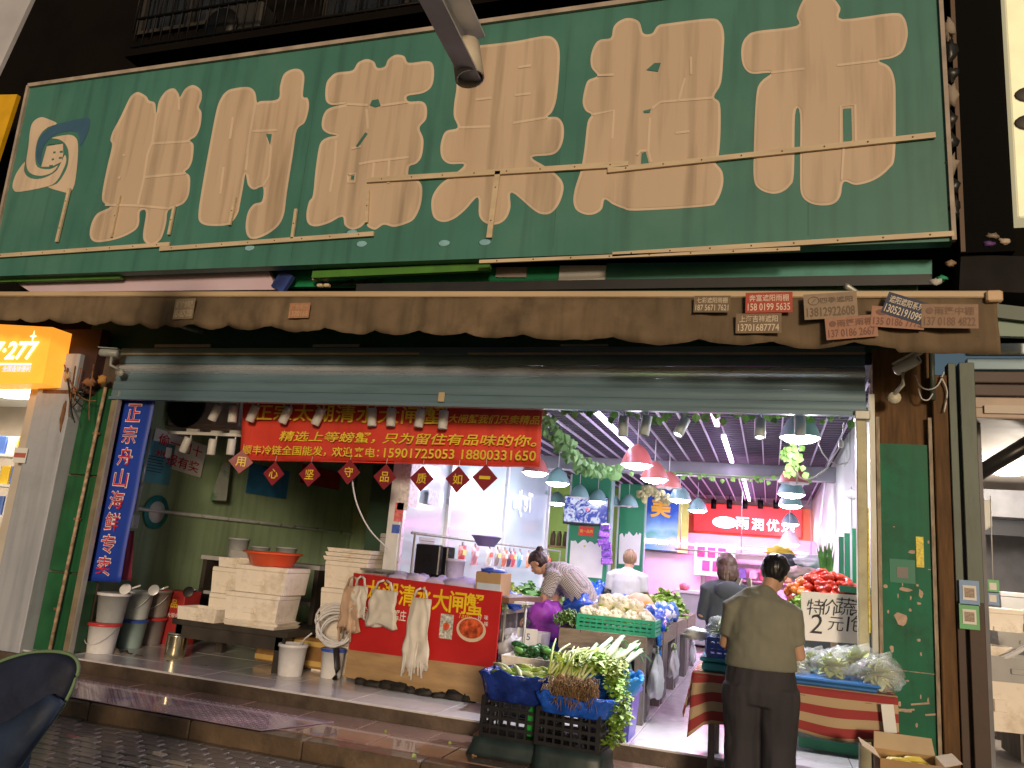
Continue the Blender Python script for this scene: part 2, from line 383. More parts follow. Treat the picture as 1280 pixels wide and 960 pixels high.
# left: green tiled pillar with a rusty pipe, white rendered pillar of the neighbour
m_lpil = M('green_tile', (.014, .105, .04), .4, var=.35, scale=2.5, dirt=(.04, .12, .02), dirta=.7, dscale=1.2, streak=.6)
pg = thing('pillar', 'green tiled pillar left of the blue vertical banner', 'pillar', (-6.87, 6.55, ZT))
for i, (z0, z1) in enumerate(((ZT, 1.05), (1.06, 2.05), (2.06, 3.0))):
    obj('tile', MB().box((-6.87, 6.62, (z0+z1)/2), (.46, .2, z1-z0-.008), bev=.005), m_lpil, pg)
obj('core', MB().box((-6.87, 6.66, 1.8), (.44, .2, 3.28)), m_plinth, pg)
pp = thing('drain_pipe', 'thin rusty pipe running down the green pillar', 'pipe', (-6.84, 6.44, ZT))
a_ = PY(130, 490, 6.46); c_ = PY(58, 812, 6.46)
obj('pipe', MB().cyl((a_.x, 6.47, 3.0), (c_.x+.03, 6.47, ZT), .018, 8), M('rusty_pipe', (.42, .3, .2), .7, var=.5, scale=20, dirt=(.14, .06, .03), dirta=.8, dscale=9), pp)
for z in (.7, 1.6, 2.5): obj('clip', MB().box((a_.x+(c_.x-a_.x)*(3-z)/2.85, 6.48, z), (.07, .03, .025)), m_rust, pp)
m_white = M('white_render', (.4, .43, .49), .6, var=.06, scale=1.5, bump=.08, dirt=(.26, .27, .3), dirta=.6, dscale=1.3, streak=.3)
pw = thing('pillar', 'white rendered pillar of the neighbouring shop on the left', 'pillar', (-7.4, 6.5, ZT))
obj('shaft', MB().box((-7.36, 6.55, 1.75), (.5, .35, 3.2), bev=.01), m_white, pw)
obj('base', MB().box((-7.36, 6.52, .2), (.54, .42, .1)), m_plinth, pw)
# right: green panel, timber post, steel columns
m_panel = M('green_panel', (.003, .14, .07), .5, spec=.25, var=.3, scale=2.5, bump=.03, dirt=(.01, .04, .022), dirta=.85, dscale=3, streak=.5)
m_timber = M('brown_timber', (.13, .07, .03), .7, spec=.2, var=.35, scale=6, stretch=(6, 6, .6), dirt=(.05, .03, .02), dirta=.7)
m_scol = M('grey_green_steel', (.085, .11, .09), .5, metal=.2, var=.25, scale=3, stretch=(3, 3, .6), dirt=(.05, .04, .03), dirta=.6)
pr = thing('pillar', 'pillar clad in a scuffed green panel right of the shop opening', 'pillar', (.95, 6.5, ZT))
obj('core', MB().box((.96, 6.68, 1.78), (.42, .24, 3.3)), m_timber, pr)
pnl = obj('panel', MB().box((.955, 6.54, 1.42), (.33, .03, 2.5)), m_panel, pr)
for x in (.775, 1.135): obj('edge_bead', MB().box((x, 6.53, 1.5), (.025, .05, 2.75)), M('worn_bead', (.32, .25, .17), .6, var=.4, scale=12, stretch=(4, 4, .8), dirt=(.12, .07, .04), dirta=.8, dscale=8), pr)
m_tear = M('torn_paper', (.5, .36, .27), .8, var=.2, scale=30)
for i, (u, v, w, h) in enumerate([(1127, 773, .1, .09), (1132, 737, .08, .035), (1115, 811, .03, .05), (1151, 742, .03, .06), (1107, 733, .03, .03), (1130, 888, .12, .02), (1140, 690, .05, .03)] + [(1104+rnd(0, 60), 560+380*random.random()**.6, rnd(.008, .03), rnd(.008, .04)) for _ in range(26)]):
    p = PY(u, v, 6.523); b = MB(); n = 9
    pts = [(w/2*math.cos(2*PI*k/n)*rnd(.7, 1.25), h/2*math.sin(2*PI*k/n)*rnd(.7, 1.25)) for k in range(n)]
    tri_poly(b, [Vector((p.x+x, 6.5235, p.z+y)) for x, y in pts]); obj('paper_scrap', b, m_tear, pnl)
p = PY(1150, 690, 6.52); obj('yellow_sticker', MB().box((p.x, 6.522, p.z), (.05, .003, .22)), MATS['yellow_tape'], pnl)
p = PY(1128, 714, 6.52); b = MB(); quadcard(b, (p.x, 6.521, p.z), X0, Z0, .17, .17); obj('teal_sticker', b, M('teal_sticker', (.02, .2, .12), .5), pnl)
b = MB(); quadcard(b, (p.x, 6.5185, p.z-.01), X0, Z0, .075, .08); obj('grey_square', b, M('grey_square', (.22, .2, .19), .6), pnl)
for (x, z0, l) in ((.80, 0, .1), (.9, .02, .17), (1.02, .05, .12), (1.1, .02, .1)): obj('scratch', MB().box((x, 6.523, .72+z0*2), (l, .003, .012), ry=-.2), m_tear, pnl)
obj('joint', MB().box((.955, 6.523, 1.03), (.33, .004, .006)), MATS['worn_bead'], pr)
tp = thing('timber_post', 'brown timber post beside the green panel', 'post', (1.21, 6.5, ZT))
obj('post', MB().box((1.205, 6.56, 1.68), (.1, .16, 3.05), bev=.006), m_timber, tp)
for i, u in enumerate((1197, 1217)):
    x = (1.288, 1.385)[i]
    t = thing('steel_column', ['slim', 'wider'][i]+' grey green steel column '+['next to the brown timber post', 'at the edge of the neighbouring shop'][i], 'column', (x, 6.5, ZT))
    obj('upper_shaft', MB().box((x, 6.53-.015*i, 2.42), (.052+.05*i, .12, 1.75), bev=.004), m_scol, t)
    obj('lower_shaft', MB().box((x, 6.53-.015*i, .86), (.05+.05*i, .11, 1.38), bev=.004), M('brown_steel', (.06, .035, .022), .6, var=.4, dirt=(.1, .05, .03), dirta=.5), t)
# the two cards on the steel column (codes left blank)
for i, (v, cc, nm) in enumerate(((741, (.16, .3, .55), 'blue'), (771, (.1, .42, .16), 'green'))):
    p = PY(1212, v, 6.44); c = thing('payment_card', f'{nm} framed payment card taped to the steel column', 'card', (p.x, 6.44, p.z), group='payment cards on the steel column')
    b = MB(); quadcard(b, (p.x, 6.445, p.z), X0, Z0, .125, .17); obj('card', b, M(nm+'_card', cc, .4), c)
    b = MB(); quadcard(b, (p.x, 6.441, p.z), X0, Z0, .085, .1); obj('white_field', b, M('card_white', (.75, .72, .66), .5), c)
    b = MB(); quadcard(b, (p.x, 6.437, p.z), X0, Z0, .06, .065); obj('grey_square', b, M('card_grey', (.36, .28, .22), .6, var=.4, scale=90), c)
# ================================================================== THE BIG SHOP SIGN
YG = 6.1
def SP(x, y, org, sc, d=0.): return PY(org[0]+x/sc, org[1]+y/sc, YG-d)
m_sign = M('sign_green', (.062, .205, .165), .5, var=.1, scale=1.2, bump=.35, bscale=2.5, dirt=(.1, .23, .175), dirta=.55, dscale=.6, streak=.3)
m_pale = M('letter_edge', (.7, .56, .42), .6, var=.05, scale=2, streak=.25)
m_fill = M('letter_fill', (.6, .465, .335), .6, var=.04, scale=1.2, dirt=(.5, .34, .215), dirta=.5, dscale=.9, stretch=(2.2, 1, .16), streak=.38, bump=.3, bscale=3)
m_bat = M('batten', (.62, .5, .34), .6, var=.15, scale=5, stretch=(.5, 3, 3))
m_frame = M('sign_frame', (.4, .33, .27), .6, var=.25, dirt=(.15, .1, .08), dirta=.6)
sg = thing('shop_sign', 'huge green sign board with six fat beige characters above the shop', 'sign', (-3.5, YG, 4.1))
TL, TR, BR, BL = PY(37, 108, YG), PY(1172, -60, YG), PY(1192, 300, YG), PY(-14, 345, YG)
TR.z = TL.z - .02; BR.z = 4.125; BL.z = 4.17
b = MB(); b.add([TL, TR, BR, BL, TL+Vector((0, .12, 0)), TR+Vector((0, .12, 0)), BR+Vector((0, .12, 0)), BL+Vector((0, .12, 0))],
      [(0, 3, 2, 1), (4, 5, 6, 7), (0, 1, 5, 4), (1, 2, 6, 5), (2, 3, 7, 6), (3, 0, 4, 7)])
obj('board', b, m_sign, sg)
for i, (p, q, w) in enumerate(((TL, TR, .045), (BL, TL, .035), (BR, TR, .03))):
    d = (q-p); L = d.length; a = math.atan2(d.z, d.x)
    obj('edge_trim', MB().box((p+q)/2+Vector((0, -.005, 0)), (L, .05, w), ry=-a), m_frame, sg)
CH = [((100, 80), 4., [[(290,140),(330,160),(345,182),(375,195),(382,245),(395,185),(430,135),(470,122),(493,148),(500,165),(525,125),(565,105),(605,130),(608,175),(595,215),(608,245),(602,310),(580,360),(550,382),(568,405),(562,480),(545,520),(525,540),(550,565),(545,650),(520,695),(480,715),(440,735),(430,800),(405,875),(360,905),(325,890),(315,850),(330,740),(300,738),(295,800),(270,835),(200,870),(110,890),(65,885),(48,850),(60,790),(90,745),(150,715),(115,690),(112,640),(135,520),(160,410),(152,380),(165,335),(200,270),(240,185),(260,155)]],
   [], [[(382,250),(362,390),(338,450),(318,580),(290,700)], [(355,398),(550,386)], [(318,566),(530,546)], [(125,704),(290,708),(440,722)], [(497,165),(495,230)], [(222,450),(215,462)], [(198,562),(193,575)]]),
  ((100, 80), 4., [[(770,122),(840,115),(875,140),(885,190),(905,185),(990,175),(1000,110),(1020,50),(1065,25),(1105,30),(1122,65),(1115,160),(1138,170),(1145,215),(1125,290),(1085,330),(1065,450),(1035,640),(1020,750),(990,810),(930,855),(870,875),(838,860),(828,810),(840,740),(870,700),(910,685),(915,615),(870,628),(840,605),(828,550),(815,620),(800,700),(790,745),(760,790),(720,808),(640,808),(600,790),(592,750),(605,650),(640,450),(680,240),(705,170),(735,135)]],
   [[(930,350),(958,350),(950,408)]], [[(878,195),(852,340),(828,530)], [(862,336),(985,330)], [(935,365),(956,420),(944,560),(915,610)], [(765,265),(750,375)], [(718,515),(702,650)], [(850,350),(835,450)]]),
  ((370, 50), 3.69, [[(325,88),(360,100),(375,128),(410,122),(425,90),(460,68),(500,75),(520,105),(600,97),(630,110),(637,160),(625,215),(585,245),(515,258),(520,283),(580,283),(603,310),(600,365),(570,405),(588,460),(580,535),(555,570),(522,585),(522,640),(560,645),(582,680),(575,760),(545,825),(500,850),(450,862),(405,852),(365,875),(330,860),(325,838),(300,862),(260,875),(225,855),(213,815),(150,845),(90,860),(55,845),(48,800),(60,745),(78,715),(90,600),(105,500),(120,465),(150,448),(188,440),(150,432),(122,410),(120,370),(135,330),(165,310),(235,293),(175,300),(145,290),(135,260),(140,200),(160,170),(190,150),(260,140),(285,105)]],
   [[(340,300),(350,278),(380,272),(390,303),(365,310)], [(320,425),(330,432),(285,495),(275,490)], [(255,625),(271,625),(269,642),(253,642)]],
   [[(185,462),(180,560),(157,700)], [(325,318),(332,410)], [(290,572),(352,560),(520,540)], [(235,295),(330,300)], [(390,303),(515,285)], [(255,500),(300,490)], [(240,620),(275,615),(270,655),(240,655),(240,620)], [(360,565),(352,640)], [(430,555),(425,660)]]),
  ((520, 30), 3.555, [[(330,90),(450,75),(570,53),(615,65),(637,110),(637,200),(625,330),(605,390),(585,412),(630,415),(655,450),(655,510),(635,560),(600,582),(515,592),(570,630),(620,665),(650,700),(655,740),(635,800),(600,840),(560,845),(520,825),(425,748),(420,815),(400,865),(360,890),(310,885),(280,850),(275,770),(220,825),(170,865),(120,880),(80,860),(68,810),(75,760),(110,710),(160,675),(215,625),(150,622),(118,600),(108,560),(115,510),(135,475),(185,460),(168,410),(170,350),(180,280),(178,180),(200,110),(250,98)]],
   [], [[(188,460),(330,455)], [(430,440),(585,414)], [(440,316),(510,308)], [(265,336),(335,328)], [(455,192),(510,184)]]),
  ((700, 10), 3.427, [[(300,43),(340,60),(357,108),(395,108),(420,75),(470,65),(640,45),(685,60),(703,110),(700,200),(690,320),(660,380),(685,410),(688,520),(680,630),(665,660),(695,700),(698,760),(670,830),(620,850),(330,868),(270,858),(225,840),(192,820),(180,860),(150,882),(110,885),(70,865),(57,825),(65,770),(90,690),(105,600),(118,490),(135,458),(110,440),(97,405),(105,350),(120,310),(160,290),(135,255),(132,205),(150,155),(175,135),(218,127),(230,80),(260,52)]],
   [[(370,265),(405,235),(432,235),(420,272)], [(357,440),(390,432),(385,448),(360,449)], [(350,622),(368,617),(382,668),(347,672)]],
   [[(140,456),(232,438),(224,560)], [(385,470),(378,610),(390,660)], [(655,384),(430,402),(395,430)], [(495,535),(555,528)], [(560,208),(562,285)], [(535,300),(508,395)], [(160,288),(230,285)], [(330,630),(345,612),(372,610)]]),
  ((910, 0), 3.555, [[(400,-50),(445,-35),(470,-8),(500,35),(508,85),(730,58),(780,75),(798,130),(795,180),(775,230),(730,258),(670,270),(715,295),(740,350),(745,450),(742,690),(715,750),(650,800),(570,822),(515,808),(500,870),(470,905),(415,913),(360,900),(325,860),(320,760),(320,510),(298,510),(293,770),(275,825),(235,855),(190,860),(140,840),(115,795),(115,650),(125,430),(145,365),(190,325),(110,328),(75,305),(60,260),(62,200),(85,160),(130,138),(305,115),(305,70),(325,15),(360,-35)]],
   [[(513,483),(548,481),(552,622),(515,635)]], [[(190,322),(340,305)], [(485,290),(670,268)], [(500,640),(500,470),(565,465),(568,640)], [(515,640),(505,800)]])]
for org, sc, outs, holes, lines in CH:
    e = MB(); fl = MB(); h_ = MB(); ln = MB()
    for o_ in outs:
        s_ = spline([(p[0], p[1], 0) for p in o_], 4)
        tri_poly(e, [SP(p.x, p.y, org, sc, .003) for p in s_])
        N = len(s_); ar = sum(s_[i].x*s_[(i+1) % N].y - s_[(i+1) % N].x*s_[i].y for i in range(N)); sg_ = 1 if ar > 0 else -1
        k = 3.2*sc; ins = []
        for i in range(N):
            t = (s_[(i+2) % N]-s_[i-2]); n = Vector((-t.y, t.x, 0)).normalized()*sg_; ins.append(s_[i]+n*k)
        tri_poly(fl, [SP(p.x, p.y, org, sc, .006) for p in ins])
    ch = obj('character', e, m_pale, sg); obj('fill', fl, m_fill, ch)
    for hq in holes: h_ = MB(); tri_poly(h_, [SP(p[0], p[1], org, sc, .012) for p in hq]); obj('counter', h_, m_sign, ch)
    for li, lq in enumerate(lines):
        ln = MB(); L_ = []; R_ = []
        for i, p in enumerate(lq):
            t = Vector(lq[min(i+1, len(lq)-1)])-Vector(lq[max(i-1, 0)]); n = Vector((-t.y, t.x)).normalized()*1.5*sc; p = Vector(p)
            L_.append(SP(p.x+n.x, p.y+n.y, org, sc, .009+.0006*li)); R_.append(SP(p.x-n.x, p.y-n.y, org, sc, .009+.0006*li))
        ln.add(L_+R_, [(i, i+1, len(lq)+i+1, len(lq)+i) for i in range(len(lq)-1)]); obj('seam', ln, m_pale, ch)
for u in (384, 700, 1010):
    p, q = PY(u+4, 60, YG-.001), PY(u-3, 320, YG-.001); p.z = min(p.z, TL.z-.05); q.z = max(q.z, 4.22); obj('vinyl_seam', MB().box(((p.x+q.x)/2, YG-.0005, (p.z+q.z)/2), (.008, .003, p.z-q.z)), M('seam_green', (.045, .16, .125), .6), sg)
# round swirl emblem
LO = ((0, 130), 5.33)
lg = None
for nm, mt, pts in (('emblem_swirl', m_pale, [(270,88),(320,100),(380,130),(320,155),(275,195),(245,260),(235,350),(250,420),(330,435),(385,410),(350,455),(280,478),(220,470),(185,440),(175,380),(190,280),(200,180),(220,120)]),
    ('emblem_swirl', M('emblem_blue', (.05, .13, .22), .5), [(590,92),(600,120),(585,190),(535,285),(530,230),(510,185),(440,182),(360,207),(302,262),(277,330),(270,405),(247,380),(242,320),(257,240),(302,182),(370,138),(480,108),(560,93)]),
    ('emblem_swirl', m_pale, [(450,205),(500,220),(520,270),(515,400),(495,540),(460,590),(400,580),(320,553),(380,530),(430,460),(455,390),(455,310),(430,260),(390,235),(345,226)]),
    ('emblem_swirl', m_pale, [(165,385),(160,440),(180,480),(230,500),(300,490),(370,450),(400,405),(432,340),(442,380),(420,440),(380,510),(320,548),(130,585),(90,570),(85,530),(110,460)]),
    ('emblem_square', m_pale, [(312,282),(420,264),(422,330),(410,385),(345,418),(275,418)])):
    b = MB(); s_ = spline([(p[0], p[1], 0) for p in pts], 3) if 'swirl' in nm else [Vector((*p, 0)) for p in pts]
    tri_poly(b, [SP(p.x, p.y, *LO, .004) for p in s_]); obj(nm, b, mt, sg)
b = MB()
for x, y, w in ((345, 262, 22), (395, 258, 18), (362, 322, 8), (408, 318, 10), (352, 368, 8), (402, 358, 10), (340, 412, 12)):
    tri_poly(b, [SP(x-w, y-5, *LO, .007), SP(x+w, y-7, *LO, .007), SP(x+w, y+5, *LO, .007), SP(x-w, y+7, *LO, .007)])
obj('emblem_mark', b, m_sign, sg)['kind'] = 'stuff'
# battens screwed over the vinyl
def batten(a, c, w=.045, d=.02):
    p = PY(*a, YG-.01); q = PY(*c, YG-.01); dd = q-p; an = math.atan2(dd.z, dd.x)
    o = obj('batten', MB().box((p+q)/2+Vector((0, -.012, 0)), (dd.length, d, w), ry=-an), m_bat, sg)
    n = int(dd.length/.3); sb = MB()
    for i in range(n): r = p.lerp(q, (i+.5)/max(1, n)); sb.cyl((r.x, YG-.036, r.z), (r.x, YG-.03, r.z), .007, 6)
    if n: obj('screws', sb, m_rust, o)['kind'] = 'stuff'
for a, c, w in (((-10, 321), (213, 306), .045), ((201, 312), (468, 293), .045), ((460, 226), (786, 206), .05), ((760, 214), (1169, 170), .045), ((766, 319), (1192, 293), .04), ((600, 328), (1000, 312), .03),
                ((623, 215), (612, 298), .05), ((88, 236), (72, 303), .035), ((151, 245), (140, 297), .02), ((295, 247), (288, 282), .03), ((219, 258), (212, 294), .03), ((371, 262), (366, 299), .03), ((461, 238), (459, 279), .03)):
    batten(a, c, w)
for u, v in ((312, 310), (452, 305), (555, 304), (606, 303), (440, 291)):
    p = PY(u, v, YG-.002); b = MB().ell((p.x, YG-.004, p.z), (.06, .004, .03), 10, 6); obj('blue_spot', b, M('pale_blue_mark', (.25, .5, .58), .6), sg)
# crumpled plastic along the right edge and under the sign
m_junk = M('black_plastic', (.015, .015, .015), .4, var=.4)
for i in range(9):
    p = PY(1188+rnd(-1, 3), 35+i*28, YG); b = MB().ell((1.275+rnd(-.01, .02), 6.12, p.z), (.045, .04, rnd(.05, .1)), 9, 6, bump=.9, bs=3, seed=i*2.3)
    obj('torn_backing', b, m_junk if i % 3 else M('grey_tatter', (.3, .25, .2), .7), sg)
# ---------------------------------------------------------------- strips under the sign
def strip(name, lab, cat, u0, v0, u1, v1, y, h, m, d=.05, drop=0.):
    p = PY(u0, v0, y); q = PY(u1, v1, y); dd = q-p; an = math.atan2(dd.z, dd.x)
    return tag(obj(name, MB().box((p+q)/2 + Vector((0, d/2, 0)), (dd.length, d, h), ry=-an), m), lab, cat)
m_teal = M('teal_sheet', (.07, .3, .26), .5, var=.2, scale=1.5, dirt=(.03, .12, .1), dirta=.5)
strip('fascia_strip', 'bright green strip under the middle of the shop sign', 'strip', 330, 349, 700, 344, 6.42, .17, M('bright_green_sheet', (.01, .24, .1), .5, dirt=(.01, .1, .04), dirta=.5))
strip('fascia_strip', 'teal strip under the right half of the shop sign', 'strip', 757, 339, 1165, 336, 6.42, .15, m_teal)
strip('fascia_strip', 'white patch of sheet between green and teal strips under the sign', 'strip', 699, 341, 757, 341, 6.40, .14, M('white_sheet', (.62, .62, .6), .5, dirt=(.4, .38, .36), dirta=.4))
strip('fascia_strip', 'grey square card on the green strip under the sign', 'strip', 620, 340, 658, 340, 6.40, .1, M('grey_card', (.35, .3, .28), .6))
strip('steel_beam', 'black beam running above the awning on the right', 'beam', 445, 360, 1165, 349, 6.3, .085, M('black_beam', (.02, .02, .022), .5))
strip('fascia_strip', 'torn green edging hanging from the left end of the sign', 'strip', -10, 351, 150, 346, 6.2, .035, M('lime_edge', (.07, .22, .03), .6, dirt=(.03, .08, .02), dirta=.5))
strip('fascia_strip', 'torn green edging hanging from the middle of the sign', 'strip', 390, 343, 612, 333, 6.2, .07, MATS['lime_edge'])
p = PY(8, 352, 6.3); q = PY(345, 352, 6.3)
lp = thing('lamp_panel', 'long pale violet panel tucked under the left end of the sign', 'panel', ((p.x+q.x)/2, 6.35, p.z-.06))
b = MB(); A, B_, C_, D_ = PY(10, 346, 6.3), PY(336, 338, 6.3), PY(345, 362, 6.3), PY(38, 365, 6.3)
b.add([A, B_, C_, D_] + [Vector((r.x, r.y+.06, r.z)) for r in (A, B_, C_, D_)], [(0, 3, 2, 1), (4, 5, 6, 7), (0, 1, 5, 4), (1, 2, 6, 5), (2, 3, 7, 6), (3, 0, 4, 7)])
obj('sheet', b, M('violet_panel', (.62, .5, .6), .35, var=.1, scale=1.2, dirt=(.75, .5, .55), dirta=.5, dscale=.8), lp)
b = MB().box(PY(354, 352, 6.3), (.16, .05, .2), ry=.5); obj('blue_end', b, M('navy_bag', (.03, .05, .2), .4, var=.5), lp)
b = MB(); t = thing('cable_bundle', 'row of pale cable plugs under the green strip', 'cable', PY(410, 356, 6.35))
for i in range(4): p = PY(397+14*(i % 2)+rnd(-2, 2)*2, 349+i//2*8, 6.33); obj('plug', MB().box(p, (.06, .05, .035), bev=.008), M('cream_plug', (.6, .5, .35), .5), t)
for i in range(3): p = PY(400+i*18, 353, 6.36); obj('cable', MB().tube(rope(p, p+Vector((.35, .02, .02)), .03), .012), m_junk, t)
# ================================================================== AWNING
YA = 5.8
aw = thing('awning', 'brown canvas awning with scalloped valance across the whole shop front', 'awning', (-3, YA, 3.3))
pa, pb = PY(-60, 368, YA), PY(1245, 369, YA)
m_bar = M('awning_bar', (.56, .42, .26), .5, var=.12, scale=3, stretch=(.3, 2, 2), dirt=(.3, .2, .12), dirta=.5)
m_can = M('brown_canvas', (.17, .12, .07), .85, var=.25, scale=2.2, bump=.15, bscale=140, dirt=(.08, .055, .032), dirta=.8, dscale=1.6, streak=.45)
dd = pb-pa; an = math.atan2(dd.z, dd.x)
obj('front_bar', MB().box((pa+pb)/2, (dd.length, .05, .052), ry=-an, bev=.008), m_bar, aw)
def low(x):                                             # valance drop
    t = (x-pa.x)/(pb.x-pa.x); L = .26+.11*min(1, t*1.25)
    if x > pb.x-.62: return L+.03
    ph = (x+.12*math.sin(x*2.3))*2*PI/(.42+.26*t) ; return L - .026*(1-abs(math.sin(ph/2))**.8*1.6+.3) + .016*mnoise.noise(Vector((x*1.7, 3, 0))) + .006*mnoise.noise(Vector((x*14, 1, 0)))
def vfn(a, c):
    x = pa.x + (pb.x-pa.x)*a; z = pa.z + (pb.z-pa.z)*a - .028
    return Vector((x, YA-.01 - .03*c + .05*mnoise.noise(Vector((x*2.2, c*1.2, 4)))*(.3+c) + .03*mnoise.noise(Vector((x*7, c*2, 9)))*(.3+c), z - low(x)*c))
obj('valance', MB().grid(vfn, 420, 6), m_can, aw, solid=.004)
obj('canopy', MB().grid(lambda a, c: Vector((pa.x+(pb.x-pa.x)*a, YA + .68*c, pa.z+(pb.z-pa.z)*a + .02 + .12*c + .03*math.sin(a*30)*math.sin(PI*c))), 80, 6), m_can, aw, solid=.004)
obj('end_cap', MB().box(pb+Vector((-.02, -.02, -.02)), (.1, .07, .08), bev=.01), M('tan_cap', (.6, .42, .25), .5), aw)
for x in (-6.2, -2.6, .5): obj('arm', MB().cyl((x, YA+.03, 3.7), (x+.5, 6.55, 3.62), .022, 8), m_steel, aw)
# stickers printed on the valance
def sticker(u, v, w, h, ang, bgc, fgc, l1, l2, lab, rot=0.):
    p = PY(u, v, YA-.07-.0035*len([o for o in bpy.data.objects if o.name.startswith('awning_sticker')])); R = Vector((math.cos(ang), 0, -math.sin(ang))); U = Vector((math.sin(ang), 0, math.cos(ang)))
    w *= .88
    t = thing('awning_sticker', lab, 'sticker', p, group='advertising stickers on the awning valance')
    b = MB(); quadcard(b, p, R, U, w, h, .002); obj('label_sheet', b, M('st_'+lab[:12], bgc, .6, var=.15, scale=20), t)
    f = M('stf_%.2f_%.2f_%.2f' % fgc, fgc, .6)
    obj('lettering', text_mb(l1, 1, p+U*h*.22, R, U, .003, .012, width=w*.84, height=h*.34), f, t)
    obj('phone_number', text_mb(l2, 1, p-U*h*.22, R, U, .003, .012, width=w*.9, height=h*.36), f, t)
cr, dk, br = (.62, .52, .38), (.1, .07, .05), (.2, .135, .075)
sticker(230, 386, .26, .2, -.02, (.34, .26, .17), cr, '钜飞广告雨篷', '185-1629-2000', 'pale sticker alone near the left end of the awning')
sticker(374, 388, .24, .14, 0, (.4, .2, .11), (.52, .33, .2), '广告雨篷', '1370168', 'faded orange sticker second from the left on the awning')
sticker(890, 380, .3, .13, .02, (.17, .12, .07), cr, '七彩遮阳雨棚', '187 5671 7621', 'brown sticker reading 187 5671 7621 on the awning')
sticker(961, 378, .37, .155, .0, (.42, .06, .03), (.78, .6, .48), '奔富遮阳雨棚', '158 0199 5635', 'dark red sticker reading 158 0199 5635 on the awning')
sticker(948, 404, .36, .15, .0, (.2, .14, .085), (.66, .56, .42), '上海吉祥遮阳', '13701687774', 'lower sticker reading 13701687774 on the awning')
sticker(1038, 382, .4, .19, -.05, (.3, .22, .15), (.16, .1, .06), '⊘四季遮阳', '13812922608', 'rounded brown sticker reading 13812922608 on the awning')
sticker(1064, 409, .38, .16, -.08, (.38, .19, .12), (.2, .09, .06), '●雨篷雨棚', '137 0186 2667', 'lower reddish sticker reading 137 0186 2667 on the awning')
sticker(1122, 397, .38, .15, .09, (.4, .2, .13), (.2, .09, .06), '●雨篷', '135 0186 7775', 'reddish sticker half covered by the blue tilted one on the awning')
sticker(1131, 385, .3, .16, .36, (.03, .04, .09), (.7, .62, .5), '遮阳遮阳系列', '13052191099', 'dark blue tilted sticker reading 13052191099 on the awning')
sticker(1187, 395, .39, .17, .03, (.29, .18, .11), (.2, .11, .07), '●雨篷中棚', '137 0188 4822', 'faded sticker nearest the right end of the awning')
# ================================================================== SHOP INTERIOR SHELL
ZC = 3.2; XL, XR, YB = -7.05, .86, 18.4
m_gwall = M('green_wall', (.33, .46, .28), .6, var=.12, scale=1.5, bump=.06, dirt=(.2, .31, .17), dirta=.5, dscale=1.2, streak=.3)
m_wwall = M('pale_wall', (.55, .6, .55), .6, var=.08, scale=2, dirt=(.35, .38, .34), dirta=.5)
m_pink = M('pale_tiled_wall', (.72, .66, .66), .5, var=.05, scale=2, dirt=(.5, .42, .42), dirta=.4)
m_blk = M('black_ceiling', (.012, .01, .02), .8)
struct('left_wall', MB().box((XL-.06, 9.6, 1.75), (.12, 6.0, 3.3)), m_gwall)
struct('left_back_wall', MB().box((-5.5, 12.66, 1.75), (3.3, .12, 3.3)), m_gwall)
struct('right_wall', MB().box((XR+.06, 12.6, 1.75), (.12, 11.9, 3.3)), m_wwall)
struct('back_wall', MB().box((-2.5, YB+.06, 1.8), (9.5, .12, 3.3)), m_pink)
struct('room_end_wall', MB().box((-7.1, 15.5, 1.8), (.12, 6, 3.3)), m_gwall)
cl = struct('ceiling', MB().box((-2.9, 12.6, ZC+.16), (8.2, 12, .1)), m_blk)
m_run = M('ceiling_runner', (.5, .44, .58), .5)
rm = MB().box((0, 0, 0), (.014, 11.6, .03)).mesh('ceiling_runner'); setmat(rm, m_run)
for i in range(36):
    o = bpy.data.objects.new('ceiling_runner', rm); COL.objects.link(o); o.parent = cl
    o.location = Vector((XR-.12-i*.21, 12.5, ZC)) - cl.location
b = MB()
for i in range(78): b.box((-2.9, 6.75+i*.15, ZC+.012), (7.4, .008, .006))
o = obj('cross_slats', b, M('dark_slat', (.14, .11, .18), .6), cl); o['kind'] = 'stuff'
# beam
tag(obj('ceiling_beam', MB().box((-1.4, 11.85, 3.07), (4.6, .22, .2), bev=.01), M('grey_beam', (.2, .2, .22), .5)), 'grey beam crossing the ceiling with ivy on it', 'beam')
# head rail just behind the shutter
hr = thing('track_rail', 'white lamp track just behind the roller shutter', 'rail', (-3, 6.86, 2.98))
obj('rail', MB().box((-2.9, 6.86, 3.0), (7.4, .05, .03)), M('white_metal', (.7, .7, .68), .4), hr)
# ---------------------------------------------------------------- white partition of a glazed room
XP = -3.75
gp = thing('glass_partition', 'glazed white partition room with frosted pale blue panes', 'partition', (XP, 10.5, ZF))
m_alu = M('aluminium', (.68, .7, .72), .3, metal=.4)
m_frost = M('frosted_pane', (.5, .64, .68), .12, var=.05, scale=1.5, spec=.6)
ys = [7.75, 9.0, 11.2, 13.6]
for i in range(3): obj('pane', MB().box((XP-.02, (ys[i]+ys[i+1])/2, 1.78), (.02, ys[i+1]-ys[i]-.06, 2.7)), m_frost, gp)
for y in ys: obj('post', MB().box((XP, y, 1.74), (.07, .07, 2.92), bev=.006), m_alu, gp)
for z in (.34, 3.14): obj('rail', MB().box((XP, 10.67, z), (.06, 5.85, .07)), m_alu, gp)
obj('end_panel', MB().box((XP-.62, 9.3, 1.74), (1.2, .05, 2.9)), M('dark_end_panel', (.03, .075, .045), .6), gp)
obj('corner_board', MB().box((XP-.06, 7.71, 1.74), (.14, .03, 2.9)), M('white_board', (.7, .72, .74), .4), gp)
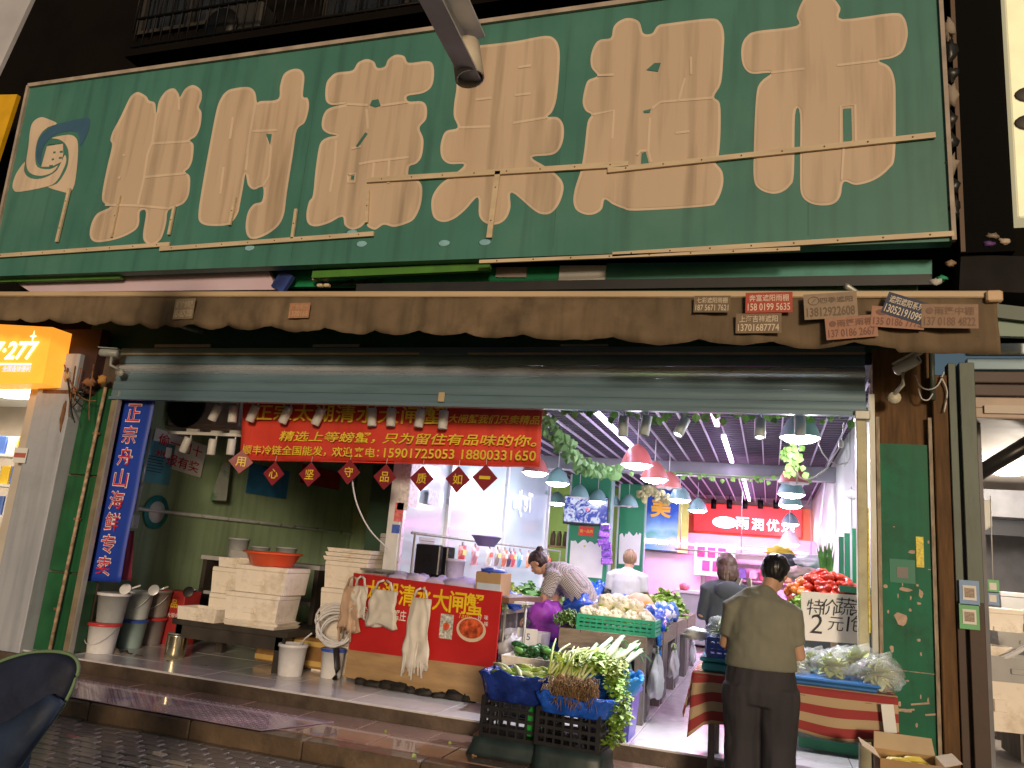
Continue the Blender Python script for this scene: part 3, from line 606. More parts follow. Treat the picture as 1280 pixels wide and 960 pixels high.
for i, (u, v, w, h, c) in enumerate([(498, 640, .1, .2, (.75, .2, .2)), (494, 661, .09, .09, (.08, .15, .6)), (516, 605, .14, .5, (.75, .68, .7)), (540, 622, .2, .16, (.6, .65, .8)), (505, 608, .12, .5, (.68, .68, .7))]):
    p = PY(u, v, 7.68) if i in (0, 1, 4) else PX(u, v, XP+.02)
    b = MB()
    if i in (0, 1, 4): quadcard(b, (p.x, 7.69, p.z), X0, Z0, w, h)
    else: quadcard(b, (XP+.045, p.y, p.z), Vector((0, 1, 0)), Z0, w*1.6, h)
    s = obj('notice', b, M('notice%d' % i, c, .5, var=.3, scale=30), gp)
t_ = PX(655, 630, XP+.03)
obj('reflected_lettering', text_mb('Te Jiu', 1, (XP+.012, t_.y, t_.z), Vector((0, -1, 0)), Z0, -.012, .02, width=1.0), M('lettering_reflection', (.8, .8, .85), .5, emit=.5, ecol=(.9, .85, 1)), gp)  # reflection in the pane, built as faintly glowing letters
# back room wall behind partition right end: lime wall with shelves
struct('lime_wall', MB().box((-4.0, 16.9, 1.8), (3.4, .1, 3.2)), M('lime_wall', (.32, .5, .09), .55, var=.1, scale=2))
sf = thing('wall_shelf', 'wooden wall shelf with jars between glass room and green column', 'shelf', (-3.6, 15.6, 1.3))
p = PY(705, 684, 14.6); obj('board', MB().box((p.x, 14.7, p.z), (.75, .3, .04)), M('shelf_wood', (.3, .2, .1), .6), sf)
obj('board', MB().box((p.x, 14.7, p.z-.28), (.75, .3, .04)), MATS['shelf_wood'], sf)
for i in range(5):
    jx = p.x-.24+i*.12
    tag(obj('jar', MB().lathe([(.045, 0), (.05, .02), (.05, .2), (.035, .24), (.035, .27)], (jx, 14.66, p.z+.02), 10), M('brown_jar', (.1, .06, .03), .3)), ['first', 'second', 'third', 'fourth', 'fifth'][i]+' dark brown jar from the left on the wall shelf', 'jar', 'jars on the wall shelf')
# ---------------------------------------------------------------- green columns with torn posters
m_colg = M('column_green', (.025, .24, .11), .45, var=.12, scale=2)
m_pap = M('white_poster', (.8, .82, .8), .6, var=.04)
m_pasteblue = M('column_side', (.2, .38, .32), .5)
def column(u0, u1, v, y, lab):
    a = PY(u0, v, y); c = PY(u1, v, y); w = c.x-a.x; cx = (a.x+c.x)/2
    t = thing('column', lab, 'column', (cx, y+w/2, ZF))
    obj('shaft', MB().box((cx, y+w*.2, 1.74), (w, w*.4, 2.92), bev=.01), m_colg, t)
    obj('corner_strip', MB().box((c.x+.01, y+w*.2, 1.74), (.02, w*.39, 2.9)), m_pasteblue, t)
    obj('corner_strip', MB().box((a.x-.004, y-.01, 1.74), (.03, .03, 2.9)), m_alu, t)
    return t, cx, w, y
c1, cx, w, y1 = column(712, 762, 640, 14.4, 'green column with a television and a torn white poster')
def torn(t, cx, w, y, z0, z1, seed):
    random.seed(seed); n = 14; top = [(-.42*w+.84*w*i/n, z1-(abs(i-n/2)/n)*.02*0 - rnd(0, .07)*(1+(i % 3 == 0))) for i in range(n+1)]
    pts = [(-.4*w, z0)] + [(-.42*w, z0+.25)] + top + [(.4*w, z0)]
    b = MB(); tri_poly(b, [Vector((cx+x, y-.008, z)) for x, z in pts]); obj('torn_poster', b, m_pap, t)
torn(c1, cx, w, y1, PY(735, 723, y1).z+.02, PY(735, 675, y1).z, 3)
p = PY(733, 664, y1); b = MB(); quadcard(b, (p.x, y1-.012, p.z), X0, Z0, .28, .17); pq = obj('plaque', b, M('red_plaque', (.7, .05, .03), .5), c1)
obj('lettering', text_mb('猪一品肉', 1, (p.x, y1-.012, p.z), X0, Z0, .003, .01, width=.24), M('gold', (.8, .55, .05), .5), pq)
p = PY(731, 683, y1); b = MB(); tri_poly(b, [Vector((p.x-.03, y1-.014, p.z+.02)), Vector((p.x+.03, y1-.014, p.z+.02)), Vector((p.x, y1-.014, p.z-.02))]); obj('yellow_mark', b, MATS['yellow_tape'], c1)
tvp = PY(732, 638, y1-.12)
tv = thing('television', 'television showing a blue patterned picture on the green column', 'television', (tvp.x, y1-.1, tvp.z-.25))
obj('case', MB().box((tvp.x, y1-.08, tvp.z), (.84, .07, .53), bev=.01), M('tv_black', (.02, .02, .025), .3), tv)
ms = bpy.data.materials.new('tv_picture'); ms.use_nodes = True; n, l, bs = nodes_of(ms)
tcn = n.new('ShaderNodeTexCoord'); vz = n.new('ShaderNodeTexNoise'); vz.inputs['Scale'].default_value = 7; vz.inputs['Distortion'].default_value = 1.6; l.new(tcn.outputs['Object'], vz.inputs['Vector'])
rp = n.new('ShaderNodeValToRGB'); rp.color_ramp.elements[0].color = (.02, .05, .45, 1); rp.color_ramp.elements[0].position = .42; rp.color_ramp.elements[1].color = (.75, .8, 1, 1); rp.color_ramp.elements[1].position = .58
l.new(vz.outputs['Fac'], rp.inputs[0]); l.new(rp.outputs[0], bs.inputs['Emission Color']); bs.inputs['Emission Strength'].default_value = .9; bs.inputs['Base Color'].default_value = (.02, .02, .03, 1)
obj('screen', MB().box((tvp.x, y1-.117, tvp.z+.01), (.8, .004, .47)), ms, tv)
b = MB().ell((tvp.x+.04, y1-.121, tvp.z+.02), (.035, .004, .025), 8, 5); obj('red_spot', b, M('tv_red', (.8, .1, .1), .5, emit=.6), tv)
c2, cx2, w2, y2 = column(773, 805, 650, 15.7, 'green column behind the woman in white with a pale torn poster')
torn(c2, cx2, w2, y2, PY(790, 706, y2).z, PY(790, 668, y2).z+.06, 5)
# purple snack strips hanging beside column
for i, (u, v) in enumerate(((756, 668), (757, 692))):
    p = PY(u, v, 14.2); t = thing('snack_strip', ['upper', 'lower'][i]+' purple foil snack strip hanging beside the green column', 'snack bag', p, group='purple snack strips')
    for k in range(3): obj('bag', MB().box(p+Vector((rnd(-.03, .03), -.01*k, .13-.13*k)), (.2, .05, .12), rz=rnd(-.3, .3), ry=rnd(-.2, .2), bev=.015), M('purple_foil', (.3, .12, .6), .25, metal=.3, var=.5, scale=20), t)
# ---------------------------------------------------------------- back wall: red lit sign, blue mural, pink meat counter
m_or = M('orange_fascia', (.85, .22, .1), .5, var=.1)
bf = thing('back_fascia', 'orange fascia board behind the lit red sign at the back', 'fascia', (-.3, YB-.1, 2.1))
A = PY(842, 640, YB-.05); B2 = PY(1037, 640, YB-.05)
obj('board', MB().box(((A.x+B2.x)/2, YB-.06, 2.62), (B2.x-A.x, .1, 1.0)), m_or, bf)
rs = thing('lit_sign', 'glowing red sign with white characters on the back wall', 'sign', (0, YB-.2, 2.3))
A = PY(868, 638, YB-.18); B2 = PY(1002, 668, YB-.18); zc = (A.z+B2.z)/2+.04
obj('box', MB().box(((A.x+B2.x)/2, YB-.2, zc), (B2.x-A.x, .12, .62), bev=.01), M('lit_red', (.8, .03, .04), .4, emit=.75, ecol=(1, .06, .07)), rs)
m_litw = M('lit_white', (1, .9, .95), .4, emit=2.4, ecol=(1, .85, .95))
p = PY(906, 653, YB-.27); obj('oval', MB().ell((p.x, YB-.265, p.z), (.27, .012, .13), 20, 8), m_litw, rs)
for i, ch in enumerate('雨润优选'):
    p = PY(928+i*19, 654+i*1.3, YB-.27); obj('character', text_mb(ch, 1, (p.x, YB-.262, p.z), X0, Z0, .004, .012, height=.26), m_litw, rs)
for i in range(6):
    p = PY(892+i*19.5, 636, YB-.4); t = thing('spotlight', ['first', 'second', 'third', 'fourth', 'fifth', 'sixth'][i]+' small black spotlight from the left above the lit red sign', 'spotlight', p, group='black spotlights over the red sign')
    obj('barrel', MB().cyl(p, p+Vector((0, 0, .2)), .06, 14), m_rail, t); obj('stem', MB().cyl(p+Vector((0, 0, .2)), p+Vector((0, 0, .34)), .012, 6), m_rail, t)
# mural with palm frond and gold character
A = PY(797, 612, 16.3); B2 = PY(840, 690, 16.3)
mu = thing('mural', 'blue seaside mural with a golden character', 'mural', ((A.x+B2.x)/2, 16.3, B2.z))
mm = bpy.data.materials.new('mural_paint'); mm.use_nodes = True; n, l, bs = nodes_of(mm)
tcn = n.new('ShaderNodeTexCoord'); sp = n.new('ShaderNodeSeparateXYZ'); l.new(tcn.outputs['Object'], sp.inputs[0])
nz = n.new('ShaderNodeTexNoise'); nz.inputs['Scale'].default_value = 4; nz.inputs['Detail'].default_value = 5; l.new(tcn.outputs['Object'], nz.inputs['Vector'])
ma = n.new('ShaderNodeMath'); ma.operation = 'MULTIPLY_ADD'; ma.inputs[1].default_value = .35; l.new(nz.outputs['Fac'], ma.inputs[0]); l.new(sp.outputs['Z'], ma.inputs[2])
rp = n.new('ShaderNodeValToRGB'); e = rp.color_ramp.elements; e[0].position = .1; e[0].color = (.02, .25, .5, 1); e[1].position = .95; e[1].color = (.01, .1, .5, 1)
for ps, c in ((.35, (.2, .5, .55, 1)), (.48, (.1, .4, .3, 1)), (.6, (.25, .55, .75, 1))): q = e.new(ps); q.color = c
l.new(ma.outputs[0], rp.inputs[0]); l.new(rp.outputs[0], bs.inputs['Base Color']); bs.inputs['Roughness'].default_value = .5
obj('panel', MB().box(((A.x+B2.x)/2, 16.32, (A.z+B2.z)/2+.02), (B2.x-A.x+.2, .04, A.z-B2.z)), mm, mu)
p = PY(826, 634, 16.28); obj('character', text_mb('美', 1, (p.x, 16.295, p.z), X0, Z0, .004, .03, height=.42, width=.42), M('gold_paint', (.85, .5, .05), .4), mu)
obj('lime_edge', MB().box((B2.x+.2, 16.34, (A.z+B2.z)/2), (.2, .06, A.z-B2.z)), M('lime_paint', (.5, .6, .12), .5), mu)
p = PY(793, 640, 16.2); obj('red_flower_board', MB().box((p.x, 16.22, p.z), (.22, .05, .75)), M('coral_paint', (.75, .15, .15), .5, var=.8, scale=9), mu)
p = PY(792, 700, 16.2); obj('pink_side', MB().box((p.x, 16.24, p.z), (.1, .05, 1.0)), M('pink_paint', (.8, .25, .4), .5, var=.3, scale=9), mu)
# pink doors and meat counter
A = PY(806, 694, 16.6); B2 = PY(876, 735, 16.6)
dr = thing('double_door', 'pale pink metal door behind the woman in white', 'door', ((A.x+B2.x)/2, 16.6, ZF))
obj('leaf', MB().box(((A.x+B2.x)/2, 16.65, 1.1), (B2.x-A.x, .06, 1.64), bev=.006), m_pink, dr)
obj('frame', MB().box(((A.x+B2.x)/2, 16.66, 1.98), (B2.x-A.x+.12, .1, .1)), m_steel, dr)
obj('frame', MB().box((B2.x+.05, 16.66, 1.1), (.08, .1, 1.64)), m_steel, dr)
struct('back_lintel', MB().box((-2.0, 16.95, 2.2), (6.2, .1, .34)), m_pink)
struct('pink_back_panel', MB().box((-.4, 17.6, 1.1), (3.4, .06, 1.66)), m_pink)
bsf = thing('back_shelf_rack', 'rack of packed goods against the pink back panel', 'rack', (-.5, 17.4, ZF))
for z in (1.15, 1.5, 1.85): obj('shelf', MB().box((.1, 17.4, z), (1.7, .3, .03)), m_steel, bsf)
for i in range(15):
    cc = ((.6, .1, .12), (.75, .7, .6), (.15, .2, .4), (.7, .45, .1), (.2, .3, .15))[i*7 % 5]; z = (1.165, 1.515)[i % 2]
    tag(obj('goods_pack', MB().box((-.65+.11*i, 17.36, z+.12), (.16, .16, rnd(.16, .26)), bev=.02), M('goods%d' % (i*7 % 5), cc, .45, var=.3, scale=12)), ['lower', 'upper'][1-(i % 2 == 0)]+' shelf '+['first', 'second', 'third', 'fourth', 'fifth', 'sixth', 'seventh', 'eighth'][i//2]+' pack from the left on the back rack', 'pack', 'packs on the back rack')
t = thing('menu_board', 'pale board with rows of dark red jar shapes', 'board', PY(893, 700, 16.4))
p = PY(893, 700, 16.4); b = MB(); quadcard(b, p, X0, Z0, .78, .62, .02); obj('board', b, m_pap, t)
for i in range(6):
    q = p+Vector((-.26+(i % 3)*.2+(.1 if i > 2 else 0), -.012, .14-.26*(i//3))); obj('jar_shape', MB().box(q, (.15, .012, .2), bev=.03), M('maroon%d' % (i % 2), ((.12, .03, .06), (.5, .05, .08))[i % 2], .5), t)
mc = thing('meat_counter', 'pink lit meat counter with rails at the back', 'counter', (0, 16, ZF))
obj('body', MB().box((-.45, 15.6, .75), (2.4, .7, .9), bev=.02), M('counter_grey', (.4, .38, .4), .4), mc)
obj('top', MB().box((-.45, 15.6, 1.22), (2.5, .8, .05)), M('counter_top', (.6, .55, .57), .3), mc)
m_meat = M('meat', (.55, .12, .13), .4, var=.5, scale=12)
for i in range(5):
    tag(obj('meat_piece', MB().ell((-1.5+i*.48, 15.4+rnd(0, .2), 1.3), (.1, .12, .07), 9, 6, bump=.5, seed=i), m_meat), ['leftmost', 'second', 'middle', 'fourth', 'rightmost'][i]+' raw red meat piece on the back counter', 'meat', 'meat on the back counter')
hrl = thing('hanging_rail', 'steel hanging rail over the meat counter', 'rail', (-.3, 15.3, 1.9))
obj('bar', MB().cyl((-1.7, 15.3, 1.98), (.8, 15.3, 1.98), .016, 8), m_steel, hrl)
for x in (-1.6, -.5, .7): obj('hanger', MB().cyl((x, 15.3, 1.98), (x, 15.3, ZC), .01, 6), m_steel, hrl)
# pink tube lights over the meat counter (lit lamps in the photograph)
for i, (u, v, u1, v1) in enumerate(((812, 676, 1010, 692), (1040, 640, 1036, 690))):
    a = PY(u, v, 16.1); c = PY(u1, v1, 16.1)
    t = thing('tube_lamp', ['long pink tube lamp under the orange fascia', 'upright pink tube lamp right of the orange fascia'][i], 'lamp', a)
    obj('tube', MB().cyl(a, c, .02, 8), M('pink_tube', (1, .2, .8), .4, emit=14, ecol=(1, .15, .75)), t)
a = PY(798, 675, 15.9); c = PY(835, 678, 15.9); t = thing('tube_lamp', 'short white tube lamp below the blue mural', 'lamp', a); obj('tube', MB().cyl(a, c, .04, 8), M('white_tube', (1, .95, .95), .4, emit=9, ecol=(1, .93, .97)), t)
pl_ = bpy.data.lights.new('meat_lamp', 'AREA'); pl_.shape = 'RECTANGLE'; pl_.size = 2.6; pl_.size_y = .2; pl_.energy = 170; pl_.color = (1, .16, .72)
po = bpy.data.objects.new('meat_lamp_light', pl_); COL.objects.link(po); po.parent = t; po.location = Vector((-.5, 15.9, 2.2)) - Vector(t.location); po.rotation_euler = (math.radians(12), 0, 0)
# ---------------------------------------------------------------- LED strips on the ceiling
def led(pts, lab, cc, strength, power):
    t = thing('led_strip', lab, 'lamp', pts[0])
    for i in range(len(pts)-1):
        a, c = Vector(pts[i]), Vector(pts[i+1]); d = c-a
        obj('tube', MB().box((a+c)/2, (.05, d.length, .035)), M('led_%s' % lab[:10], cc, .4, emit=strength, ecol=cc), t)
        L = bpy.data.lights.new('led', 'AREA'); L.shape = 'RECTANGLE'; L.size = .06; L.size_y = d.length; L.energy = power*d.length; L.color = cc
        lo = bpy.data.objects.new('led_light', L); COL.objects.link(lo); lo.parent = t; lo.location = (a+c)/2 - Vector((0, 0, .03)) - Vector(t.location)
led([(-1.78, 7.3, 3.17), (-1.78, 8.9, 3.17), (-1.78, 10.6, 3.17), (-1.78, 15.0, 3.17)], 'white glowing strip lamp above the red pendant lamps', (.8, .68, 1), 12, 8)
led([(-.56, 7.2, 3.17), (-.56, 8.7, 3.17)], 'pink end of the strip lamp near the shutter', (1, .45, .85), 6, 14)
led([(-.54, 9.4, 3.17), (-.52, 11.6, 3.17)], 'white middle length of the strip lamp before the ivy beam', (.84, .66, 1), 12, 8)
led([(-.5, 12.1, 3.17), (-.36, 17.6, 3.17)], 'long white strip lamp running back towards the red sign', (.98, .62, 1), 12, 8)
# ---------------------------------------------------------------- pendant lamps
m_te = M('teal_enamel', (.2, .38, .36), .35, var=.05); m_re = M('red_enamel', (.48, .16, .13), .35, var=.05); m_in = M('enamel_inside', (.85, .85, .85), .4)
m_bulb = M('bulb_glow', (1, 1, 1), .4, emit=30, ecol=(1, .97, 1)); m_bulbp = M('bulb_glow_pink', (1, .6, .9), .4, emit=16, ecol=(1, .5, .9)); m_cord = M('white_cord', (.6, .6, .6), .6); m_boff = M('bulb_unlit', (.8, .8, .78), .3)
PR = [(.02, .23), (.04, .22), (.075, .195), (.115, .15), (.15, .085), (.17, .03), (.182, 0)]
def shade_mesh():
    s = MB(); s.lathe(PR[::-1], (0, 0, 0), 22, cap0=False, cap1=True); return s.mesh('shade')
def inner_mesh():
    s = MB(); s.lathe([(r*.97, h-.003) for r, h in PR[::-1]], (0, 0, 0), 22, cap0=False, cap1=False); return s.mesh('inner')
SH = {}
for k, mt in (('t', m_te), ('r', m_re), ('w', M('white_enamel', (.8, .75, .78), .35))): SH[k] = shade_mesh(); setmat(SH[k], mt)
INN = inner_mesh(); setmat(INN, m_in)
BU = MB().ell((0, 0, .03), (.06, .06, .06), 14, 8).mesh('bulb'); setmat(BU, m_bulb)
BUL = MB().ell((0, 0, -.008), (.155, .155, .045), 18, 8).mesh('bulb'); setmat(BUL, m_bulb)  # oversized lit bulb: the lamp's bloom is put into its shape
BULP = BUL.copy(); setmat(BULP, m_bulbp); BUO = BU.copy(); setmat(BUO, m_boff)
def pendant(u, v, c, lit, lab, z=2.7, power=24):
    p = PZ(u, v, z); t = thing('pendant_lamp', lab, 'lamp', p, group='pendant shade lamps in the shop')
    for nm, me in (('shade', SH[c]), ('inside', INN), ('bulb', (BUO, BUL, BULP)[lit])):
        o = bpy.data.objects.new(nm, me); COL.objects.link(o); o.parent = t
    obj('cord', MB().cyl((0, 0, .2), (0, 0, ZC-p.z+.02), .006, 5), m_cord, t, local=True)
    if lit:
        L = bpy.data.lights.new('lamp', 'POINT'); L.energy = power; L.shadow_soft_size = .07; L.color = (.93, .88, 1) if lit == 1 else (1, .45, .85)
        lo = bpy.data.objects.new('lamp_light', L); COL.objects.link(lo); lo.parent = t; lo.location = (0, 0, -.1)
pendant(669, 591, 'r', 1, 'red pendant lamp, lit, at the right end of the red banner')
pendant(697, 604, 't', 1, 'teal pendant lamp nearest the glass room, with a glowing rim')
pendant(673, 618, 't', 0, 'unlit teal pendant lamp in front of the glass panes')
pendant(696, 629, 't', 1, 'small lit teal pendant lamp left of the television')
pendant(641, 621, 'w', 1, 'lit white pendant lamp glowing in front of the glass room')
pendant(724, 622, 't', 0, 'unlit teal pendant lamp hanging before the television')
pendant(747, 627, 't', 1, 'lit teal pendant lamp at the right edge of the television')
pendant(765, 632, 't', 0, 'unlit teal pendant lamp between the two green columns')
pendant(778, 643, 't', 0, 'lower unlit teal pendant lamp before the second green column')
pendant(786, 633, 't', 0, 'far teal pendant lamp over the second green column')
pendant(796, 581, 'r', 1, 'largest red pendant lamp under the end of the strip lamp')
pendant(818, 599, 'r', 1, 'second red pendant lamp in the slanting row', power=18)
pendant(836, 610, 'r', 0, 'third red pendant lamp in the slanting row')
pendant(850, 625, 't', 1, 'first lit teal pendant lamp after the red ones')
pendant(872, 638, 't', 1, 'second lit teal pendant lamp after the red ones')
pendant(889, 653, 't', 1, 'third lit teal pendant lamp, at the left of the red sign')
pendant(806, 651, 't', 0, 'far teal pendant lamp at the left of the blue mural')
pendant(819, 654, 't', 0, 'far teal pendant lamp in the middle of the blue mural')
pendant(828, 657, 't', 0, 'far teal pendant lamp at the right of the blue mural')
pendant(1000, 547, 't', 1, 'big lit pendant lamp nearest the shutter on the right', z=2.86, power=60)
pendant(992, 604, 'r', 0, 'red pendant lamp below the ivy on the right', z=2.74)
pendant(989, 618, 't', 1, 'lit teal pendant lamp just under the red one on the right')
pendant(988, 632, 't', 1, 'second lit teal pendant lamp in the right row')
pendant(988, 655, 't', 1, 'third lit teal pendant lamp covering the end of the red sign')
pendant(898, 690, 'w', 2, 'low pink glowing pendant lamp above the woman in the hoodie', z=2.1, power=25)
pendant(987, 680, 'w', 2, 'pink glowing pendant lamp under the end of the red sign', z=2.2, power=25)
# ---------------------------------------------------------------- track spotlights behind the shutter
m_spw = M('spot_white', (.6, .6, .58), .45, dirt=(.4, .38, .34), dirta=.4); m_spg = M('spot_grey', (.34, .4, .38), .45)
def track_spot(u, v, tilt, az, lab, lit=0, y=6.88, mt=m_spw):
    p = PY(u, v, y); d = Vector((math.sin(tilt)*math.cos(az), math.sin(tilt)*math.sin(az), -math.cos(tilt)))
    t = thing('track_spotlight', lab, 'spotlight', p, group='cylinder spotlights on the track'); top = p - d*.09
    obj('barrel', MB().lathe([(.043, 0), (.046, .005), (.046, .175), (.04, .18), (.036, .165)], top, 16, d), mt, t)
    obj('lens', MB().lathe([(.037, .16), (.03, .168)], top, 14, d), m_bulb if lit else m_junk, t)
    obj('stem', MB().cyl(top+d*.05+Vector((0, .05, .0)), top+d*.05+Vector((0, .05, .13)), .009, 6), mt, t)
    if lit:
        L = bpy.data.lights.new('spot', 'SPOT'); L.energy = 240; L.spot_size = 1.5; L.spot_blend = .8; L.shadow_soft_size = .04; L.color = (.96, .97, 1); lo = bpy.data.objects.new('spot_light', L); COL.objects.link(lo); lo.parent = t; lo.location = d*.1; lo.rotation_euler = (-d).to_track_quat('Z', 'Y').to_euler()
    obj('driver', MB().box(top+Vector((0, .05, .09)), (.16, .035, .03)), mt, t)
for i, (u, v, tl, az) in enumerate(((269, 516, .35, PI), (291, 518, .05, 0), (316, 517, .3, PI), (357, 519, .35, PI), (398, 521, .35, PI), (465, 522, .1, 0), (489, 522, .05, 0), (525, 523, .1, PI), (554, 525, .0, 0))):
    track_spot(u, v, tl, az, ['first', 'second', 'third', 'fourth', 'fifth', 'sixth', 'seventh', 'eighth', 'ninth'][i]+' white spotlight from the left on the upper track by the red banner')
for i, (u, v, tl, az) in enumerate(((232, 556, .3, PI), (265, 559, .0, 0), (289, 559, .02, 0))):
    track_spot(u, v, tl, az, ['left', 'middle', 'right'][i]+' white spotlight of the three hanging lower before the green wall', y=7.3)
for i, (u, v, tl, az) in enumerate(((779, 533, .0, 0), (807, 532, .15, PI), (852, 534, .5, -PI*.75), (950, 536, .3, -PI/2), (1000, 531, .0, 0))):
    track_spot(u, v, tl, az, ['first', 'second', 'third', 'fourth', 'fifth'][i]+' grey spotlight from the left on the track right of the banner', lit=int(i in (2, 3)), mt=m_spg)
lr = thing('lower_track_rail', 'white lower track rail before the green wall', 'rail', (-5.6, 7.34, 2.78))
p = PY(220, 541, 7.34); q = PY(300, 545, 7.34); obj('rail', MB().box(((p.x+q.x)/2, 7.34, p.z), (q.x-p.x+.2, .04, .035)), MATS['white_metal'], lr)
# ---------------------------------------------------------------- ivy
m_leaf = M('ivy_leaf', (.1, .26, .05), .45, var=.5, scale=3); m_leaf2 = M('ivy_leaf_pale', (.22, .44, .1), .45, var=.4, scale=3)
def leaf(mb, p, n, s, hang=1.):
    d = Vector((rnd(-.7, .7), rnd(-.5, .5), -hang)).normalized(); a = d.cross(Vector((rnd(-.4, .4), -1, rnd(-.2, .2)))).normalized(); c = d.cross(a)
    pr = [(0, 0), (.3, .42), (.55, .4), (1, 0), (.55, -.4), (.3, -.42)]
    mid = [p + d*x*s + a*y*s + c*(abs(y)*.35*s) for x, y in pr]
    mb.add(mid + [p+d*.5*s], [(0, 1, 6), (1, 2, 6), (2, 3, 6), (3, 4, 6), (4, 5, 6), (5, 0, 6)])
gv = thing('ivy_garland', 'ivy garland strung along the track behind the shutter on the right', 'ivy', (-.7, 6.95, 2.95))
obj('stem', MB().tube([PY(676+i*40, 505+3*math.sin(i)+i*.9, 6.98) for i in range(11)], .008), m_leaf, gv)
for i in range(46):
    u = 678 + (1074-678)*(i+.5)/46 + rnd(-3, 3); b = MB(); leaf(b, PY(u, 508+rnd(-2, 12)+(u-680)*.012, 6.98+rnd(-.04, .06)), None, rnd(.06, .1)); obj('leaf', b, m_leaf2 if i % 3 else m_leaf, gv)
def ivy(lab, pts, n, s, spread, m=m_leaf):
    t = thing('ivy_garland', lab, 'ivy', pts[len(pts)//2]); sp_ = spline([tuple(p) for p in pts], 5, False)
    obj('stem', MB().tube(sp_, .007), m, t); b = MB()
    for i in range(n):
        k = random.random()*(len(sp_)-1); q = sp_[int(k)].lerp(sp_[min(int(k)+1, len(sp_)-1)], k % 1); leaf(b, q+Vector((rnd(-spread, spread), rnd(-spread, spread), rnd(-spread, spread*.5))), None, rnd(.6, 1.3)*s)
    o = obj('leaves', b, m, t); o['kind'] = 'stuff'
ivy('leafy ivy trailing down beside the end of the red banner', [PY(682, 520, 8.2), PY(705, 548, 8.6), PY(722, 568, 9.3), PY(748, 584, 9.8), PY(768, 582, 10)], 150, .1, .11, M('ivy_grey', (.13, .28, .08), .5, var=.4, scale=4))
ivy('ivy strung along the grey ceiling beam', [Vector((-2.6, 11.7, 3.05)), Vector((-1.4, 11.7, 3.0)), Vector((-.3, 11.7, 2.98)), Vector((.6, 11.7, 3.02))], 55, .07, .06, m_leaf2)
ivy('ivy column hanging between the right pendant lamps', [PY(990, 552, 8.2), PY(991, 570, 8.2), PY(993, 585, 8.2)], 55, .065, .09, m_leaf2)
ivy('dried palm fronds over the blue mural', [PY(800, 616, 15), PY(812, 608, 15), PY(832, 618, 15)], 60, .12, .08, M('dry_frond', (.35, .35, .15), .6, var=.4))
# cables between the lamps on the right
t = thing('white_cable', 'white cable looping from the wall to the right pendant lamps', 'cable', PY(1040, 560, 7.2))
obj('cable', MB().tube([PY(*q, 7.2) for q in ((1022, 552), (1028, 566), (1036, 576), (1048, 581), (1060, 578))], .006), m_cord, t)
obj('cable', MB().tube([PY(*q, 7.2) for q in ((994, 588), (1000, 597), (1008, 600), (1020, 596), (1034, 585), (1042, 570), (1051, 556), (1055, 528))], .008), m_cord, t)
obj('switch', MB().box(PY(1051, 555, 7.2), (.04, .03, .07), bev=.008), MATS['white_metal'], t)
obj('hook', MB().tube([PY(*q, 7.2) for q in ((996, 605), (996, 590), (992, 586), (996, 582))], .008), m_steel, t)
# ================================================================== BANNERS AND WALL THINGS
def plane_pt(u, v, A, n):
    d = ray(u, v); A = Vector(A); return CAMP + d*((A-CAMP).dot(n)/d.dot(n))
m_ban = M('red_banner_cloth', (.6, .045, .025), .6, var=.15, scale=1.5, bump=.5, bscale=4, streak=.25); m_gold = M('gold_print', (.75, .55, .04), .55)
YR = 6.97
rb = thing('red_banner', 'wide red cloth banner with gold writing behind the shutter', 'banner', (-3.6, YR, 2.4))
BA, BB, BC, BD = PY(304, 495, YR), PY(679, 500, YR), PY(675, 583, YR), PY(299, 574, YR)
def bfn(a, c, lift=0.):
    p = BA.lerp(BB, a).lerp(BD.lerp(BC, a), c); return Vector((p.x, YR + .018*math.sin(a*22)*c + .012*math.sin(a*9+1)-lift, p.z - .012*math.sin(a*PI*3)*c))
obj('cloth', MB().grid(bfn, 60, 8), m_ban, rb, solid=.003)
def on_banner(body, u0, u1, v, h, shear=0.):
    p = PY(u0, v, YR-.035); q = PY(u1, v+(u1-u0)*.02, YR-.035)
    obj('lettering', text_mb(body, 1, (p+q)/2, q-p, Z0, .002, .012, width=(q-p).length, height=h, shear=shear), m_gold, rb)
on_banner('正宗太湖清水大闸蟹', 318, 556, 515, .18); on_banner('大闸蟹我们只卖精品', 561, 675, 523, .085, .25)
on_banner('精选上等螃蟹，', 350, 470, 545, .11, .25); on_banner('只为留住有品味的你。', 480, 672, 547.6, .11, .25); on_banner('顺丰冷链全国能发，', 303, 408, 562, .1); on_banner('欢迎来电：', 415, 474, 564.5, .1); on_banner('15901725053', 480, 568, 566, .095); on_banner('18800331650', 577, 670, 568, .095)
obj('bottom_hem', MB().box(BD.lerp(BC, .5)+Vector((0, .0, .0)), ((BC-BD).length, .006, .012), ry=-math.atan2(BC.z-BD.z, BC.x-BD.x)), m_ban, rb)  # narrow hem strip in the banner's own cloth
m_dia = M('maroon_plaque', (.22, .012, .022), .5)
